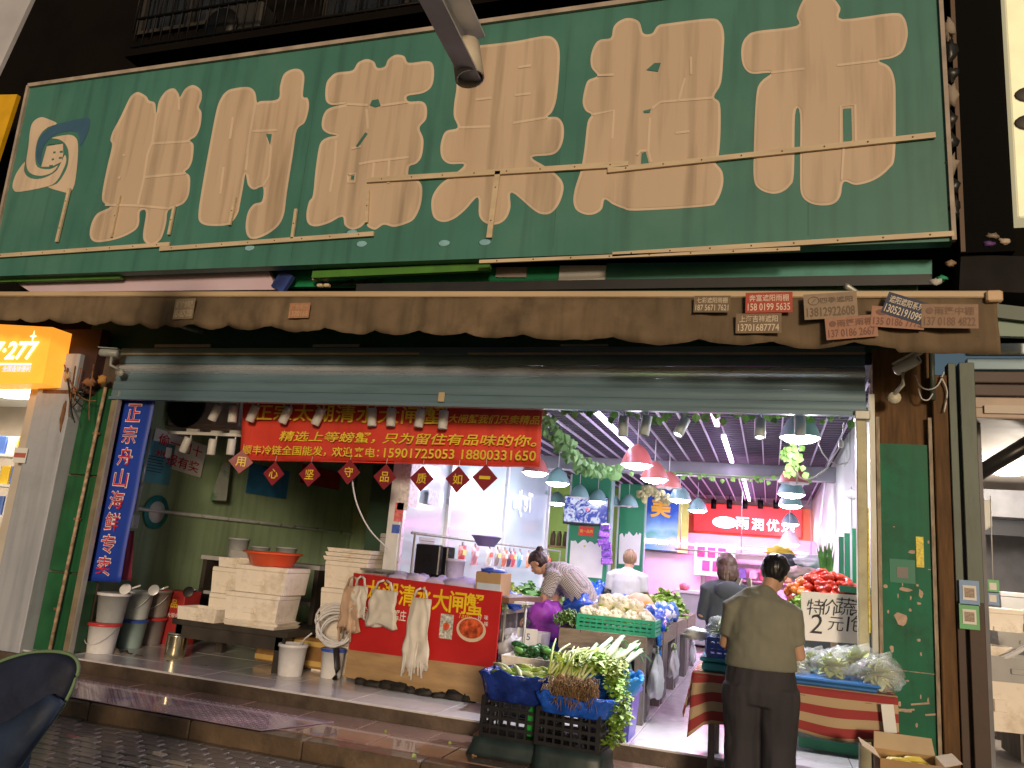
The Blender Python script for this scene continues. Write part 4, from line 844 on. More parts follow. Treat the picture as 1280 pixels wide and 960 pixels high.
for i, (ch, u, v) in enumerate(zip('用心坚守品质如一', (301, 342, 387, 436, 481, 527, 572, 606), (577, 592, 593, 590, 596, 598, 599, 597))):
    p = PY(u, v, 6.93); t = thing('diamond_plaque', f'{["first", "second", "third", "fourth", "fifth", "sixth", "seventh", "last"][i]} red diamond plaque from the left hanging below the banner', 'plaque', p, group='diamond plaques under the banner')
    s = .125; R = Vector((1, .5 if i == 0 else 0, 0)).normalized()
    b = MB(); b.prism([(0, -s), (s, 0), (0, s), (-s, 0)], .008, lambda x, y, d: p + R*x + Z0*y + Vector((0, d, 0))); obj('plate', b, m_dia, t)
    obj('lettering', text_mb(ch, 1, p, R, Z0, .004, .01, height=.03 if ch == '一' else .1, width=.11 if ch == '一' else None), m_gold, t)
    obj('string', MB().cyl(p+Vector((0, .004, s)), p+Vector((0, .01, s+.06)), .003, 4), m_cord, t)
# blue vertical banner
YV = 6.6
A, B_, C_, D_ = PY(154, 494, YV), PY(195, 494, YV), PY(150, 728, YV), PY(106, 726, YV)
vb = thing('blue_banner', 'tall blue banner with red white-edged characters at the left jamb', 'banner', (A.x, YV, D_.z))
def vbf(a, c): p = A.lerp(B_, a).lerp(D_.lerp(C_, a), c); return Vector((p.x, YV+.006*math.sin(c*14)*a, p.z))
obj('cloth', MB().grid(vbf, 6, 30), M('blue_banner_cloth', (.015, .055, .42), .5, var=.1, scale=2), vb, solid=.003)
m_bw = M('banner_white', (.8, .75, .78), .5); m_br = M('banner_red', (.6, .02, .04), .5)
for i, ch in enumerate('正宗舟山海鲜专卖'):
    c = i/7; u = 166-c*38+1.5; v = 516+c*191; p = PY(u, v, YV-.012)
    obj('character_edge', text_mb(ch, 1, p, X0, Z0, .0, .024, height=.2, width=.195), m_bw, vb); obj('character', text_mb(ch, 1, p, X0, Z0, .003, .0, height=.18, width=.175), m_br, vb)
# posters on the left wall
XW = XL+.012; YV3 = Vector((0, 1, 0))
def wallcard(name, lab, cat, u, v, w, h, m, tilt=0.):
    p = PX(u, v, XW+.01); t = thing(name, lab, cat, p); R = Vector((0, math.cos(tilt), -math.sin(tilt))); U = Vector((0, math.sin(tilt), math.cos(tilt)))
    b = MB(); quadcard(b, p, R, U, w, h, .004); obj('sheet', b, m, t); return t, p, R, U
t, p, R, U = wallcard('poster', 'white notice with red characters on the green wall', 'poster', 224, 567, .95, .42, m_pap, .08)
obj('lettering', text_mb('偷一罚十', 1, p+U*.1, R, U, .004, .012, width=.8, height=.14), M('print_red', (.55, .02, .04), .5), t)
obj('lettering', text_mb('举报有奖', 1, p-U*.1, R, U, .004, .012, width=.8, height=.14), MATS['print_red'], t)
t, p, R, U = wallcard('poster', 'light blue licence poster overlapping the white notice', 'poster', 197, 578, .5, .5, M('poster_blue', (.12, .42, .52), .5, var=.15, scale=8))
p = p+Vector((.012, 0, 0))
b = MB(); quadcard(b, p+R*.14+U*.14, R, U, .1, .12, .003); obj('photo', b, m_pap, t)
for k in range(6): b = MB(); quadcard(b, p-R*.05-U*(.0+.035*k)+U*.06, R, U, .3-.03*(k % 3), .01, .002); obj('text_line', b, M('ink', (.04, .08, .12), .6), t)
p = PX(195, 640, XW+.01); t = thing('round_sign', 'round teal and white hygiene sign on the green wall', 'sign', p)
obj('ring', MB().lathe([(.2, 0), (.2, .01)], p, 24, (1, 0, 0)), M('teal_ring', (.03, .3, .3), .5), t); obj('centre', MB().lathe([(.13, .01), (.13, .016)], p, 22, (1, 0, 0)), m_pap, t)
obj('mark', MB().box(p+Vector((.018, 0, .01)), (.004, .15, .035)), M('print_red2', (.5, .1, .1), .5), t)
wallcard('poster', 'blue framed picture on the green wall beside the banner', 'poster', 336, 602, 1.0, .42, M('poster_dblue', (.04, .2, .42), .35, var=.4, scale=3))
wallcard('poster', 'red sheet hanging below the banner on the dark wall', 'poster', 402, 597, 1.2, .3, M('poster_red', (.45, .03, .03), .5, var=.2))
t = thing('wall_pipe', 'pale conduit running along the green wall', 'pipe', PX(171, 636, XW+.02))
obj('long_pipe', MB().tube([PX(172, 636, XW+.02), PX(340, 655, XW+.02), PX(480, 672, XW+.02)], .022, 8), m_alu, t)
obj('riser', MB().tube([PX(190, 537, XW+.02), PX(170, 640, XW+.02)], .018, 8), m_alu, t)
obj('socket', MB().box(PX(168, 652, XW+.03), (.05, .1, .16), bev=.008), m_alu, t)
p = PX(272, 600, XW+.2); t = thing('green_carton', 'white and green carton standing against the green wall', 'carton', p)
b = MB(); b.add([PX(*q, XW+.03) for q in ((262, 625), (283, 626), (288, 580), (279, 577))] + [PX(*q, XW+.12) for q in ((262, 625), (283, 626), (288, 580), (279, 577))], [(0, 1, 2, 3), (7, 6, 5, 4), (0, 4, 5, 1), (1, 5, 6, 2), (2, 6, 7, 3), (3, 7, 4, 0)]); obj('box', b, M('carton_white', (.45, .5, .45), .5, dirt=(.03, .25, .1), dirta=.9, dscale=4), t)
# outdoor unit hung behind the shutter
p = PY(247, 512, 7.7); t = thing('air_conditioner', 'grey air conditioner outdoor unit hung at the top left of the opening', 'air conditioner', (p.x, 7.85, p.z-.3))
obj('case', MB().box((p.x+.1, 7.9, p.z+.05), (1.05, .4, .5), bev=.02), M('ac_grey', (.4, .36, .34), .5, dirt=(.2, .16, .14), dirta=.5), t)
obj('fan_ring', MB().lathe([(.27, 0), (.28, .02), (.25, .025)], (p.x-.15, 7.69, p.z+.05), 24, (0, -1, 0)), m_rail, t)
for k in range(3): obj('fan_blade', MB().box((p.x-.15+.1*math.cos(k*2.1), 7.672, p.z+.05+.1*math.sin(k*2.1)), (.16, .01, .07), ry=-k*2.1+.3), m_rail, t)
obj('shelf_bar', MB().box((p.x+.15, 7.75, p.z-.22), (1.3, .05, .03)), M('bar_pink', (.4, .3, .28), .5), t)
# ================================================================== LEFT ALCOVE: BUCKETS, FOAM BOXES
def bucket_mb(r, h, c, m=MB): b = MB(); b.lathe([(r*.82, 0), (r*.83, .01), (r*.97, h*.9), (r*1.04, h*.9), (r*1.04, h*.97), (r, h), (r*.93, h), (r*.8, .02)], c, 20); return b
def bucket(x, y, z, r, h, col, rim, lab, handle=True, grp='plastic buckets on the left'):
    t = thing('bucket', lab, 'bucket', (x, y, z), group=grp)
    obj('body', bucket_mb(r, h, (x, y, z)), col, t)
    if rim: obj('rim', MB().lathe([(r*1.06, h*.9), (r*1.07, h*.93), (r*1.06, h*.99), (r*.98, h*1.0)], (x, y, z), 20), rim, t)
    if handle: obj('handle', MB().tube([Vector((x+r*1.05*math.cos(a), y-.02-r*.9*math.sin(a), z+h*.85-.55*h*math.sin(a))) for a in [PI*k/10 for k in range(11)]], .005, 5), m_cord, t)
    return t
m_bwh = M('bucket_white', (.76, .76, .78), .4, var=.1, dirt=(.4, .36, .33), dirta=.5); m_bgr = M('bucket_grey', (.34, .36, .37), .45, var=.15, dirt=(.2, .2, .2), dirta=.5); m_bte = M('bucket_teal', (.3, .42, .42), .45)
m_rrim = M('red_rim', (.6, .04, .04), .4); m_brim = M('blue_rim', (.04, .1, .5), .4)
p = PZ(120, 815, ZF); bx, by = p.x+.05, p.y
bucket(bx, by, ZF, .155, .3, m_bwh, m_rrim, 'white bucket with red rim at the bottom of the left stack')
bucket(bx+.03, by+.02, ZF+.305, .155, .3, m_bgr, m_bwh, 'grey bucket with white rim on top of the left stack', False)
q_ = PZ(152, 809, ZF); q2_ = PZ(177, 805, ZF)
bucket(q_.x+.05, q_.y+.05, ZF, .15, .3, m_bte, m_brim, 'teal bucket with blue rim at the bottom of the middle stack', False)
bucket(q_.x+.07, q_.y+.05, ZF+.305, .15, .3, M('bucket_pale', (.5, .55, .56), .45), None, 'pale bucket on top of the middle stack with a ladle')
bucket(q2_.x+.05, q2_.y+.05, ZF, .15, .3, M('bucket_dark', (.22, .2, .2), .45), m_rrim, 'dark grey bucket with red rim at the bottom of the right stack', False)
bucket(q2_.x+.07, q2_.y+.05, ZF+.305, .15, .3, M('bucket_brown', (.26, .23, .21), .45), None, 'brownish grey bucket on top of the right stack')
for k, (dx, dy) in enumerate(((.18, .02), (.34, .25), (.58, .5))):
    c = Vector((bx+dx, by+dy, ZF+.64)); t = thing('ladle', ['white strainer ladle', 'clear strainer ladle', 'dark strainer ladle'][k]+' lying on the bucket stacks', 'ladle', c)
    obj('bowl', MB().lathe([(.015, 0), (.045, .015), (.06, .04), (.056, .042)], c, 14, (.3, -1, .4)), (m_bwh, m_alu, m_junk)[k], t); obj('handle', MB().cyl(c, c+Vector((.12, .05, .06)), .01, 6), (m_bwh, m_alu, m_junk)[k], t)
p = PZ(209, 823, ZF); t = thing('steel_can', 'shiny ribbed steel can on the tiles', 'can', (p.x, p.y, ZF))
obj('body', MB().lathe([(.1, 0)]+[(.1+.006*(k % 2), .02+.018*k) for k in range(12)]+[(.1, .24), (.09, .24)], (p.x, p.y+.1, ZF), 20), M('bright_steel', (.8, .72, .5), .15, metal=1, var=.05), t)
obj('lid', MB().lathe([(.095, .235), (.095, .245), (.02, .25)], (p.x, p.y+.1, ZF), 18), m_steel, t)
p = PZ(206, 806, ZF); t = thing('oil_carton', 'red printed carton behind the shiny steel can', 'carton', (p.x, p.y+.1, ZF))
obj('box', MB().box((p.x-.02, p.y+.15, ZF+.3), (.36, .28, .6), bev=.008), M('carton_red', (.38, .03, .03), .5, var=.2), t)
[obj('lettering', text_mb(c_, 1, (p.x-.07+.1*k_, p.y+.008, ZF+.46), X0, Z0, .002, .01, width=.09), m_gold, t) for k_, c_ in enumerate('精品')]; obj('lettering', text_mb('东海大带鱼', 1, (p.x-.02, p.y+.008, ZF+.33), X0, Z0, .002, 0, width=.28), m_pap, t)
# maroon cloth and dark bags
p = PY(158, 690, 6.75); t = tag(obj('maroon_cloth', MB().grid(lambda a, c: p+Vector(((a-.5)*.16*(.4+c)+.1*c*0, .03*math.sin(a*9), .22-.5*c)), 10, 10), M('maroon_cloth', (.2, .02, .05), .8), solid=.006), 'maroon cloth hanging beside the blue banner', 'cloth')
# low dark table
m_dw = M('dark_wood', (.035, .028, .022), .6, var=.4, scale=5, bump=.2)
tb = thing('low_table', 'low dark wooden table carrying foam boxes', 'table', (-5.35, 7.45, ZF))
ZTB = .68
obj('top', MB().box((-5.22, 7.5, ZTB-.03), (1.4, .85, .06), bev=.006), m_dw, tb); obj('apron', MB().box((-5.22, 7.12, ZTB-.12), (1.3, .04, .13)), m_dw, tb)
for x, y in ((-5.84, 7.14), (-4.62, 7.14), (-5.84, 7.85), (-4.62, 7.85)): obj('leg', MB().box((x, y, (ZF+ZTB)/2-.03), (.08, .08, ZTB-ZF-.06)), m_dw, tb)
m_foam = M('foam_white', (.84, .77, .67), .75, var=.06, scale=4, bump=.25, bscale=120, dirt=(.42, .33, .22), dirta=.75, dscale=3.5)
m_foamg = M('foam_grey', (.4, .4, .4), .8, var=.08, bump=.2, bscale=120)
def foam(x, y, z, w, d, h, lab, lid=True, m=m_foam, rz=0., grp='foam boxes in the seafood corner'):
    t = thing('foam_box', lab, 'foam box', (x, y, z), rz+rnd(-.05, .05), group=grp); hb = h-.05 if lid else h
    rim = [(w/2, 0), (w/2*1.0, hb)]
    b = MB(); P = []
    for zz, k in ((0, .94), (hb, 1.)): P.append([Vector((sx*w/2*k, sy*d/2*k, zz)) for sx, sy in ((-1, -1), (1, -1), (1, 1), (-1, 1))])
    if lid: b.rings(P, smooth=False)
    else:
        for zz, k in ((hb, .9), (.04, .86)): P.append([Vector((sx*w/2*k, sy*d/2*k, zz)) for sx, sy in ((-1, -1), (1, -1), (1, 1), (-1, 1))])
        b.rings(P, smooth=False)
    obj('body', b, m, t, local=True)
    if lid: obj('lid', MB().box((0, 0, hb+.026), (w*1.02, d*1.02, .05), bev=.008), m, t, local=True)
    obj('grip', MB().box((-.02, -d/2*.98-.004, hb*.45), (w*.2, .02, hb*.22), bev=.004), m, t, local=True)
    return t
foam(-5.02, 7.32, ZTB+.06, .62, .42, .27, 'lower large foam box under the stained one on the low table')
foam(-4.96, 7.34, ZTB+.335, .62, .42, .27, 'stained large foam box carrying the red basin')
foam(-5.5, 7.52, ZTB, .42, .36, .27, 'lower of two narrower foam boxes left of the large ones'); foam(-5.51, 7.52, ZTB+.275, .42, .36, .27, 'upper of two narrower foam boxes left of the large ones')
foam(-5.46, 7.5, ZTB+.55, .4, .34, .1, 'thin foam tray topping the narrow box stack', False)
foam(-5.6, 7.19, ZTB, .5, .3, .13, 'open low foam tray at the left end of the low table', False); foam(-5.72, 7.8, ZTB+.0, .4, .22, .2, 'foam box behind the open tray on the low table')
foam(-5.74, 7.8, ZTB+.2, .4, .22, .12, 'tan foam tray on the rear left foam box of the low table', False)
for k in range(2): foam(-4.98, 7.3, ZTB+.03*k, .64, .44, .028, ['bottom', 'upper'][k]+' loose foam lid under the large foam boxes', False)
for k in range(4): foam(-4.25+.01*k, 7.75, ZF+.0+.28*k, .5, .42, .275, ['bottom', 'second', 'third', 'top'][k]+' foam box of the stack right of the red basin')
for k in range(3): foam(-4.24+.02*k, 7.75, ZF+1.12+.045*k, .54, .44, .04, ['lowest', 'middle', 'topmost'][k]+' loose lid on the foam box stack by the red basin', False)
foam(-4.05, 8.5, ZF, .5, .4, 1.1, 'tall foam carton in the dark corner', True, m_foamg); foam(-4.0, 8.5, ZF+1.1, .5, .4, .35, 'grey foam box on the tall carton in the dark corner', True, m_foamg)
# red basin
c = Vector((-4.96, 7.3, ZTB+.61)); bs_ = MB(); bs_.lathe([(.24, 0), (.26, .01), (.33, .12), (.37, .125), (.37, .14), (.32, .14), (.23, .02)], c, 28, sq=.75)
tag(obj('basin', bs_, M('basin_red', (.75, .09, .02), .35, var=.08)), 'red plastic basin on top of the foam boxes', 'basin')
# back shelf with grey trays and buckets
t = thing('back_shelf', 'grey back shelf with plastic tubs by the green wall', 'shelf', (-6.1, 8.7, ZF))
obj('board', MB().box((-5.9, 8.65, 1.27), (1.7, .5, .05)), m_foamg, t); obj('board', MB().box((-6.0, 8.7, .85), (1.7, .5, .04)), m_foamg, t)
for x in (-6.7, -5.1): obj('leg', MB().box((x, 8.65, .77), (.06, .45, .97)), m_dw, t)
foam(-6.0, 8.6, 1.295, .7, .35, .09, 'grey tray on the back shelf', False, m_foamg)
for k, (u, hh, rr) in enumerate(((297, .24, .13), (325, .16, .12), (358, .18, .13))):
    p = PY(u, 690, 8.65); bucket(p.x, 8.65, 1.295, rr, hh, m_bgr, None, ['left', 'middle', 'right'][k]+' grey tub on the back shelf', False, 'grey tubs on the back shelf')
# crates under the table
for k, x in enumerate((-4.95, -4.5)):
    t = thing('brown_crate', ['left', 'right'][k]+' brown crate with yellow bands under the foam boxes', 'crate', (x, 7.6, ZF), group='brown crates under the low table')
    obj('box', MB().box((x, 7.7, ZF+.17), (.42, .35, .3), bev=.01), M('crate_brown', (.28, .15, .05), .5, var=.3), t)
    for z in (.07, .26): obj('band', MB().box((x, 7.522, ZF+z), (.42, .006, .05)), M('crate_band', (.6, .4, .12), .5), t)
# white buckets in front of the counter
p = PZ(353, 846, ZF); bucket(p.x, p.y+.12, ZF, .14, .3, m_bwh, None, 'white bucket standing alone on the tiles', False)
obj_p = p
t = thing('dip_stick', 'thin tube sticking out of the lone white bucket', 'tube', (p.x, p.y+.1, ZF+.3)); obj('stick', MB().tube([(p.x+.05, p.y+.1, ZF+.25), (p.x+.12, p.y+.12, ZF+.36), (p.x+.2, p.y+.1, ZF+.42)], .008), m_cord, t)
p = PZ(405, 849, ZF); bucket(p.x, p.y+.12, ZF, .12, .28, m_bwh, m_brim, 'white bucket with blue rim under the coiled hose', False)
t = thing('coiled_hose', 'coil of white hose heaped on the blue-rimmed bucket', 'hose', (p.x, p.y+.12, ZF+.3))
for k in range(6):
    a0 = k*.5; obj('coil', MB().tube([Vector((p.x+.0+.02*math.sin(k*2)+(.15+.012*k)*math.cos(a), p.y+.1+.05*math.sin(a*1+a0), ZF+.43+.02*k+(.13+.01*k)*math.sin(a))) for a in [2*PI*j/20 for j in range(21)]], .012, 6), M('hose_white', (.66, .66, .68), .4), t)
obj('tail', MB().tube([Vector((p.x+.1, p.y-.02, ZF+.3)), Vector((p.x+.16, p.y-.05, ZF+.12)), Vector((p.x+.14, p.y-.04, ZF+.02))], .03, 8), M('black_hose', (.03, .03, .035), .5), t)
# ================================================================== COUNTER WITH THE RED PANEL
PA, PB = Vector((-3.94, 7.3, ZF)), Vector((-2.27, 7.04, ZF)); PD = (PB-PA).normalized(); PN = Vector((PD.y, -PD.x, 0))
def CP(u, v, off=0.): return plane_pt(u, v, PA+PN*off, PN)
ct = thing('counter', 'wooden seafood counter with a red printed panel on its front', 'counter', (PA+PB)/2)
def quadbox(q, d, n):
    b = MB(); q = [Vector(p) for p in q]; b.add(q+[p-n*d for p in q], [(0, 1, 2, 3), (7, 6, 5, 4), (0, 4, 5, 1), (1, 5, 6, 2), (2, 6, 7, 3), (3, 7, 4, 0)]); return b
lowq = [CP(430, 846), CP(608, 880), CP(618, 832), CP(436, 806)]
obj('base_board', quadbox(lowq, .03, PN), M('plywood', (.42, .27, .13), .6, var=.15, scale=3, stretch=(1, 1, 6), dirt=(.2, .13, .08), dirta=.6), ct)
rq = [CP(436, 812, .02), CP(618, 835, .02), CP(627, 740, .02), CP(442, 716, .02)]
rp_ = obj('red_panel', quadbox(rq, .02, PN), M('panel_red', (.5, .02, .02), .35, var=.12, scale=3), ct)
mid = (PA+PB)/2; obj('body', MB().box(mid-PN*.3-PD*.12+Vector((0, 0, .45)), (1.3, .5, .9), rz=math.atan2(PD.y, PD.x)), m_dw, ct)
m_yel = M('panel_yellow', (.85, .6, .02), .4)
ctop = MB().box(mid-PN*.42+Vector((0, 0, 1.0-.08)), (1.7, .75, .05), rz=math.atan2(PD.y, PD.x)); obj('top', ctop, M('counter_board', (.18, .1, .06), .5), ct)
for i, ch in enumerate('太湖清水大闸蟹'):
    p = CP(466+i*21.3, 738+i*3.0, .024); h = .24-.012*abs(i-1); obj('character', text_mb(ch, 1, p, PD, Z0, .004, .016, height=.2, width=.185), m_yel, rp_)
obj('lettering', text_mb('正宗太湖直卖蟹庄', 1, CP(475, 766, .024), PD, Z0, .004, .008, width=.62, height=.1), m_pap, rp_)
p = CP(589, 787, .025)
def disc(nm, cen, r, m, par, lift, sq=1.):
    b = MB(); tri_poly(b, [cen + PD*(r*math.cos(2*PI*k/24)) + Z0*(r*sq*math.sin(2*PI*k/24)) + PN*lift for k in range(24)]); return obj(nm, b, m, par)
disc('dish_picture', p, .155, M('dish_white', (.7, .55, .4), .4), rp_, .004, .7); disc('crab_picture', p+Z0*.01, .13, M('crab_red', (.55, .09, .03), .4, var=.7, scale=22), rp_, .007, .68)
p = CP(558, 783, .025); b = MB(); b.prism([(-.07, -.11), (.07, -.11), (.07, .11), (-.07, .11)], .003, lambda x, y, d: p+PD*x+Z0*y+PN*d); obj('small_picture', b, M('small_picture', (.5, .5, .45), .4, var=.7, scale=40), rp_)
disc('small_red', p, .035, MATS['crab_red'], rp_, .006)
[obj('lettering', text_mb(c_, 1, CP(600+8*(k_ % 2), 772+8*(k_//2), .024), PD, Z0, .004, 0, width=.042), m_pap, rp_) for k_, c_ in enumerate('好味美味')]; obj('lettering', text_mb('Tasty', 1, CP(581, 771, .024), PD, Z0, .004, 0, width=.14, shear=.3), m_yel, rp_)
# black rubbish along the counter foot
for i in range(9):
    p = PZ(446+i*17+rnd(-4, 4), 856+i*2.8, ZF); tag(obj('dirt_clump', MB().ell((p.x, p.y+.03, ZF+.02), (rnd(.06, .12), .04, rnd(.025, .055)), 10, 6, bump=.9, bs=4, seed=i*1.9), M('black_dirt', (.018, .015, .013), .7, bump=.5)), ['first', 'second', 'third', 'fourth', 'fifth', 'sixth', 'seventh', 'eighth', 'ninth'][i]+' black clump of dirt from the left along the counter foot', 'dirt', 'dirt along the counter foot')
# plastic carrier bags hung on the panel
def bagsheet(t, cen, w, h, m, n=3, flare=.0, strands=0):
    for k in range(n):
        sd = rnd(0, 9)
        def f(a, c, k=k, sd=sd):
            x = (a-.5)*w*(1-.25*(1-c)+flare*c) + .03*mnoise.noise(Vector((a*3, c*3, sd)))
            return cen + PD*(x+.01*k) + PN*(.03+.018*k + .03*mnoise.noise(Vector((a*4+sd, c*4, 1)))+.02*math.sin(c*PI)) + Z0*(h/2 - h*c + .02*math.sin(a*7+sd)*c)
        obj('layer', MB().grid(f, 14, 14), m, t, solid=.002)
    for s in (-1, 1): obj('handle', MB().tube([cen+PD*(s*w*.28)+Z0*(h/2)+PN*.05, cen+PD*(s*w*.2)+Z0*(h/2+.07)+PN*.05, cen+PD*(s*w*.04)+Z0*(h/2+.09)+PN*.045], .012, 6), m, t)
    for s in range(strands):
        x = (s/(strands-1)-.5)*w*.8; obj('strand', MB().tube([cen+PD*x+PN*.06-Z0*(h*.1), cen+PD*(x*1.05+rnd(-.01, .01))+PN*.07-Z0*(h*.35), cen+PD*(x*1.1+rnd(-.02, .02))+PN*.05-Z0*(h*.5+rnd(.02, .12))], .012, 5), m, t)
m_bag = M('bag_cream', (.68, .64, .56), .45, var=.1, scale=6, bump=.3, bscale=14); m_bagt = M('bag_tan', (.55, .38, .26), .5, var=.15, bump=.3, bscale=14)
t = thing('carrier_bags', 'flat cream carrier bags hung on the middle of the red panel', 'carrier bag', CP(482, 780, .1)); bagsheet(t, CP(481, 760, .03), .36, .34, m_bag, 3)
t = thing('carrier_bags', 'long fringed bundle of white carrier bags hung on the red panel', 'carrier bag', CP(523, 845, .1)); bagsheet(t, CP(525, 790, .03), .26, .62, m_bag, 3, .15, 9)
t = thing('carrier_bags', 'tan bundle of carrier bags hung at the left edge of the red panel', 'carrier bag', CP(440, 800, .1)); bagsheet(t, CP(441, 760, .03), .22, .42, m_bagt, 3, .2, 6)
t = thing('carrier_bags', 'cream carrier bag bulging beside the tan bundle', 'carrier bag', CP(452, 790, .1)); bagsheet(t, CP(452, 752, .05), .2, .3, m_bag, 2)
# things on the counter
ZCT = ZF+.945
def onct(u, d): p = CP(u, 740); return Vector((p.x, p.y, ZCT)) - PN*d
p = onct(462, .2); t = thing('weighing_scale', 'electronic weighing scale on the seafood counter', 'scale', p)
obj('base', MB().box(p+Z0*.05, (.34, .3, .08), bev=.02), M('scale_grey', (.35, .33, .35), .4), t); obj('tray', MB().box(p+Z0*.12, (.4, .3, .02), bev=.008), m_steel, t); obj('keypad', MB().box(p+Vector((0, -.155, .055)), (.26, .012, .05)), M('keypad', (.5, .12, .12), .5, var=.6, scale=60), t)
p = onct(507, .35); t = thing('monitor', 'black cash register monitor on the seafood counter', 'monitor', p)
obj('screen', MB().box(p+Z0*.27, (.34, .06, .3), rz=-.35, bev=.01), M('mon_black', (.012, .012, .016), .3), t); obj('back', MB().box(p+Vector((.14, .1, .24)), (.16, .12, .34), rz=-.35, bev=.01), MATS['mon_black'], t); obj('stand', MB().box(p+Z0*.06, (.12, .1, .13)), MATS['mon_black'], t)
p = onct(536, .45); tag(obj('plastic_tub', bucket_mb(.1, .3, p), M('tub_lilac', (.5, .48, .62), .3)), 'lilac plastic tub behind the cash register monitor', 'tub')
p = onct(546, .9)+Z0*.45; tag(obj('purple_basin', MB().lathe([(.09, 0), (.16, .1), (.17, .1), (.16, .11)], p, 18), M('basin_purple', (.3, .26, .62), .4)), 'small purple basin on the rail before the glass panes', 'basin')
m_pur = M('bag_lilac', (.55, .5, .75), .35, var=.15, bump=.4, bscale=10)
for i, (u, d, r) in enumerate(((490, .12, .11), (515, .15, .13), (540, .2, .14), (566, .18, .15), (585, .3, .12))):
    p = onct(u, d); tag(obj('plastic_heap', MB().ell(p+Z0*.05, (r*1.3, r, .07), 14, 9, bump=.7, bs=2.5, seed=i*4.2), m_pur), ['first', 'second', 'third', 'fourth', 'fifth'][i]+' crumpled lilac plastic bag from the left on the seafood counter', 'plastic bag', 'crumpled bags on the counter')
p = onct(608, .12); t = thing('cardboard_box', 'small cardboard box with blue wrap on the right end of the counter', 'cardboard box', p)
obj('box', MB().box(p+Z0*.11, (.26, .24, .2), rz=-.1, bev=.006), M('cardboard', (.42, .27, .14), .7, var=.12), t); obj('blue_wrap', MB().ell(p+Z0*.22, (.13, .12, .03), 12, 6, bump=.7), M('blue_film', (.05, .12, .65), .3, var=.3), t)
obj('label_strip', MB().box(p+Vector((0, -.123, .08)), (.24, .004, .06), rz=-.1), M('box_label', (.5, .6, .75), .5), t)
b = MB(); t = thing('loose_wire', 'pale wire hanging from the diamond plaques to the counter', 'wire', CP(488, 690)); pts = [PY(440, 600, 7.0), PY(446, 630, 7.1), PY(462, 662, 7.2), PY(485, 686, 7.3)]
obj('wire', MB().tube(spline([tuple(q) for q in pts], 6, False), .008), m_cord, t)
# snack bags on a rail before the glass
XRl = XP+.35
t = thing('snack_rail', 'steel rail with clips before the glass panes', 'rail', PX(600, 677, XRl)); obj('rail', MB().tube([PX(515, 666, XRl), PX(600, 677, XRl), PX(700, 689, XRl)], .014, 8), m_steel, t)
for u in (519, 700): q = PX(u, 667+(u-519)*.12, XRl); obj('upright', MB().cyl((q.x, q.y, ZF), q, .014, 8), m_steel, t)
cols = [(.62, .06, .07), (.75, .3, .35), (.75, .68, .62), (.3, .25, .25), (.7, .2, .12), (.06, .06, .12), (.75, .12, .15), (.1, .42, .65), (.8, .35, .12), (.7, .15, .3), (.65, .1, .15), (.85, .45, .1)]
us = (578, 594, 612, 622, 631, 637, 642, 650, 661, 668, 676, 685)
nmz = ['red', 'pink and yellow', 'white', 'dark grey', 'brick red', 'black', 'bright red', 'blue', 'orange', 'crimson', 'dark red', 'amber']
for i, (u, c) in enumerate(zip(us, cols)):
    q = PX(u, 674+(u-519)*.1+6, XRl); w = .3 if i < 3 else .26; t = thing('snack_bag', f'{nmz[i]} snack bag clipped on the rail before the glass', 'snack bag', q, group='snack bags on the rail')
    h = .2
    def f(a, c2, s=1): pf = math.sin(PI*a)*math.sin(PI*c2); return q + Vector((.03*pf*s, (a-.5)*w*.8, h/2-.06-h*c2*1.1))
    b = MB(); b.grid(lambda a, c2: f(a, c2, 1), 6, 8); b.grid(lambda a, c2: f(a, c2, -1), 6, 8)
    obj('packet', b, M('packet%d' % i, c, .25, var=.5, scale=9, dirt=(.8, .75, .65), dirta=.7, dscale=5), t)
    b = MB().box(q+Vector((.032, 0, -.04)), (.004, w*.4, .06)); obj('print', b, M('packet_print%d' % (i % 3), ((.8, .7, .2), (.8, .8, .8), (.6, .1, .05))[i % 3], .4), t)
    obj('clip', MB().box(q+Vector((0, 0, h/2-.05)), (.02, .03, .05)), m_steel, t)
# ================================================================== VEGETABLE HELPERS
def blade(mb, p, d, L, w, bend=.4, n=5, fold=.25):
    d = Vector(d).normalized(); a = d.cross(Vector((rnd(-.3, .3), rnd(-.3, .3), 1))).normalized(); up = a.cross(d).normalized(); R = []
    for i in range(n+1):
        t = i/n; ww = w*math.sin(PI*(.08+.9*t))**.7; q = p + d*L*t - Vector((0, 0, bend*L*t*t)); R += [q-a*ww+up*ww*fold, q, q+a*ww+up*ww*fold]
    fs = []
    for i in range(n):
        for k in range(2): o = i*3+k; fs.append((o, o+1, o+4, o+3))
    mb.add(R, fs, True)
def frill(mb, p, s, n=6):                       # curly leaf tuft
    for _ in range(n): blade(mb, p, (rnd(-1, 1), rnd(-1, 1), rnd(-.2, 1)), s*rnd(.6, 1.2), s*rnd(.25, .45), rnd(.1, .6), 3, rnd(-.4, .5))
m_lg = M('leaf_light', (.25, .42, .06), .5, var=.4, scale=6); m_lg2 = M('leaf_yellow', (.42, .52, .12), .5, var=.35, scale=6); m_dg = M('leaf_dark', (.035, .12, .03), .4, var=.5, scale=7); m_mg = M('leaf_mid', (.1, .27, .05), .45, var=.4, scale=7)
m_stalk = M('stalk_pale', (.55, .62, .32), .4, var=.2, scale=8); m_root = M('root_brown', (.25, .15, .07), .85, var=.5, scale=20, bump=.6); m_rootp = M('root_pale', (.5, .38, .28), .8, var=.4, scale=20)
m_bf = M('blue_film_bag', (.015, .09, .5), .25, var=.5, scale=9, bump=1., bscale=22); m_bfd = M('blue_film_dark', (.01, .03, .2), .25, var=.5, scale=9, bump=1., bscale=22)
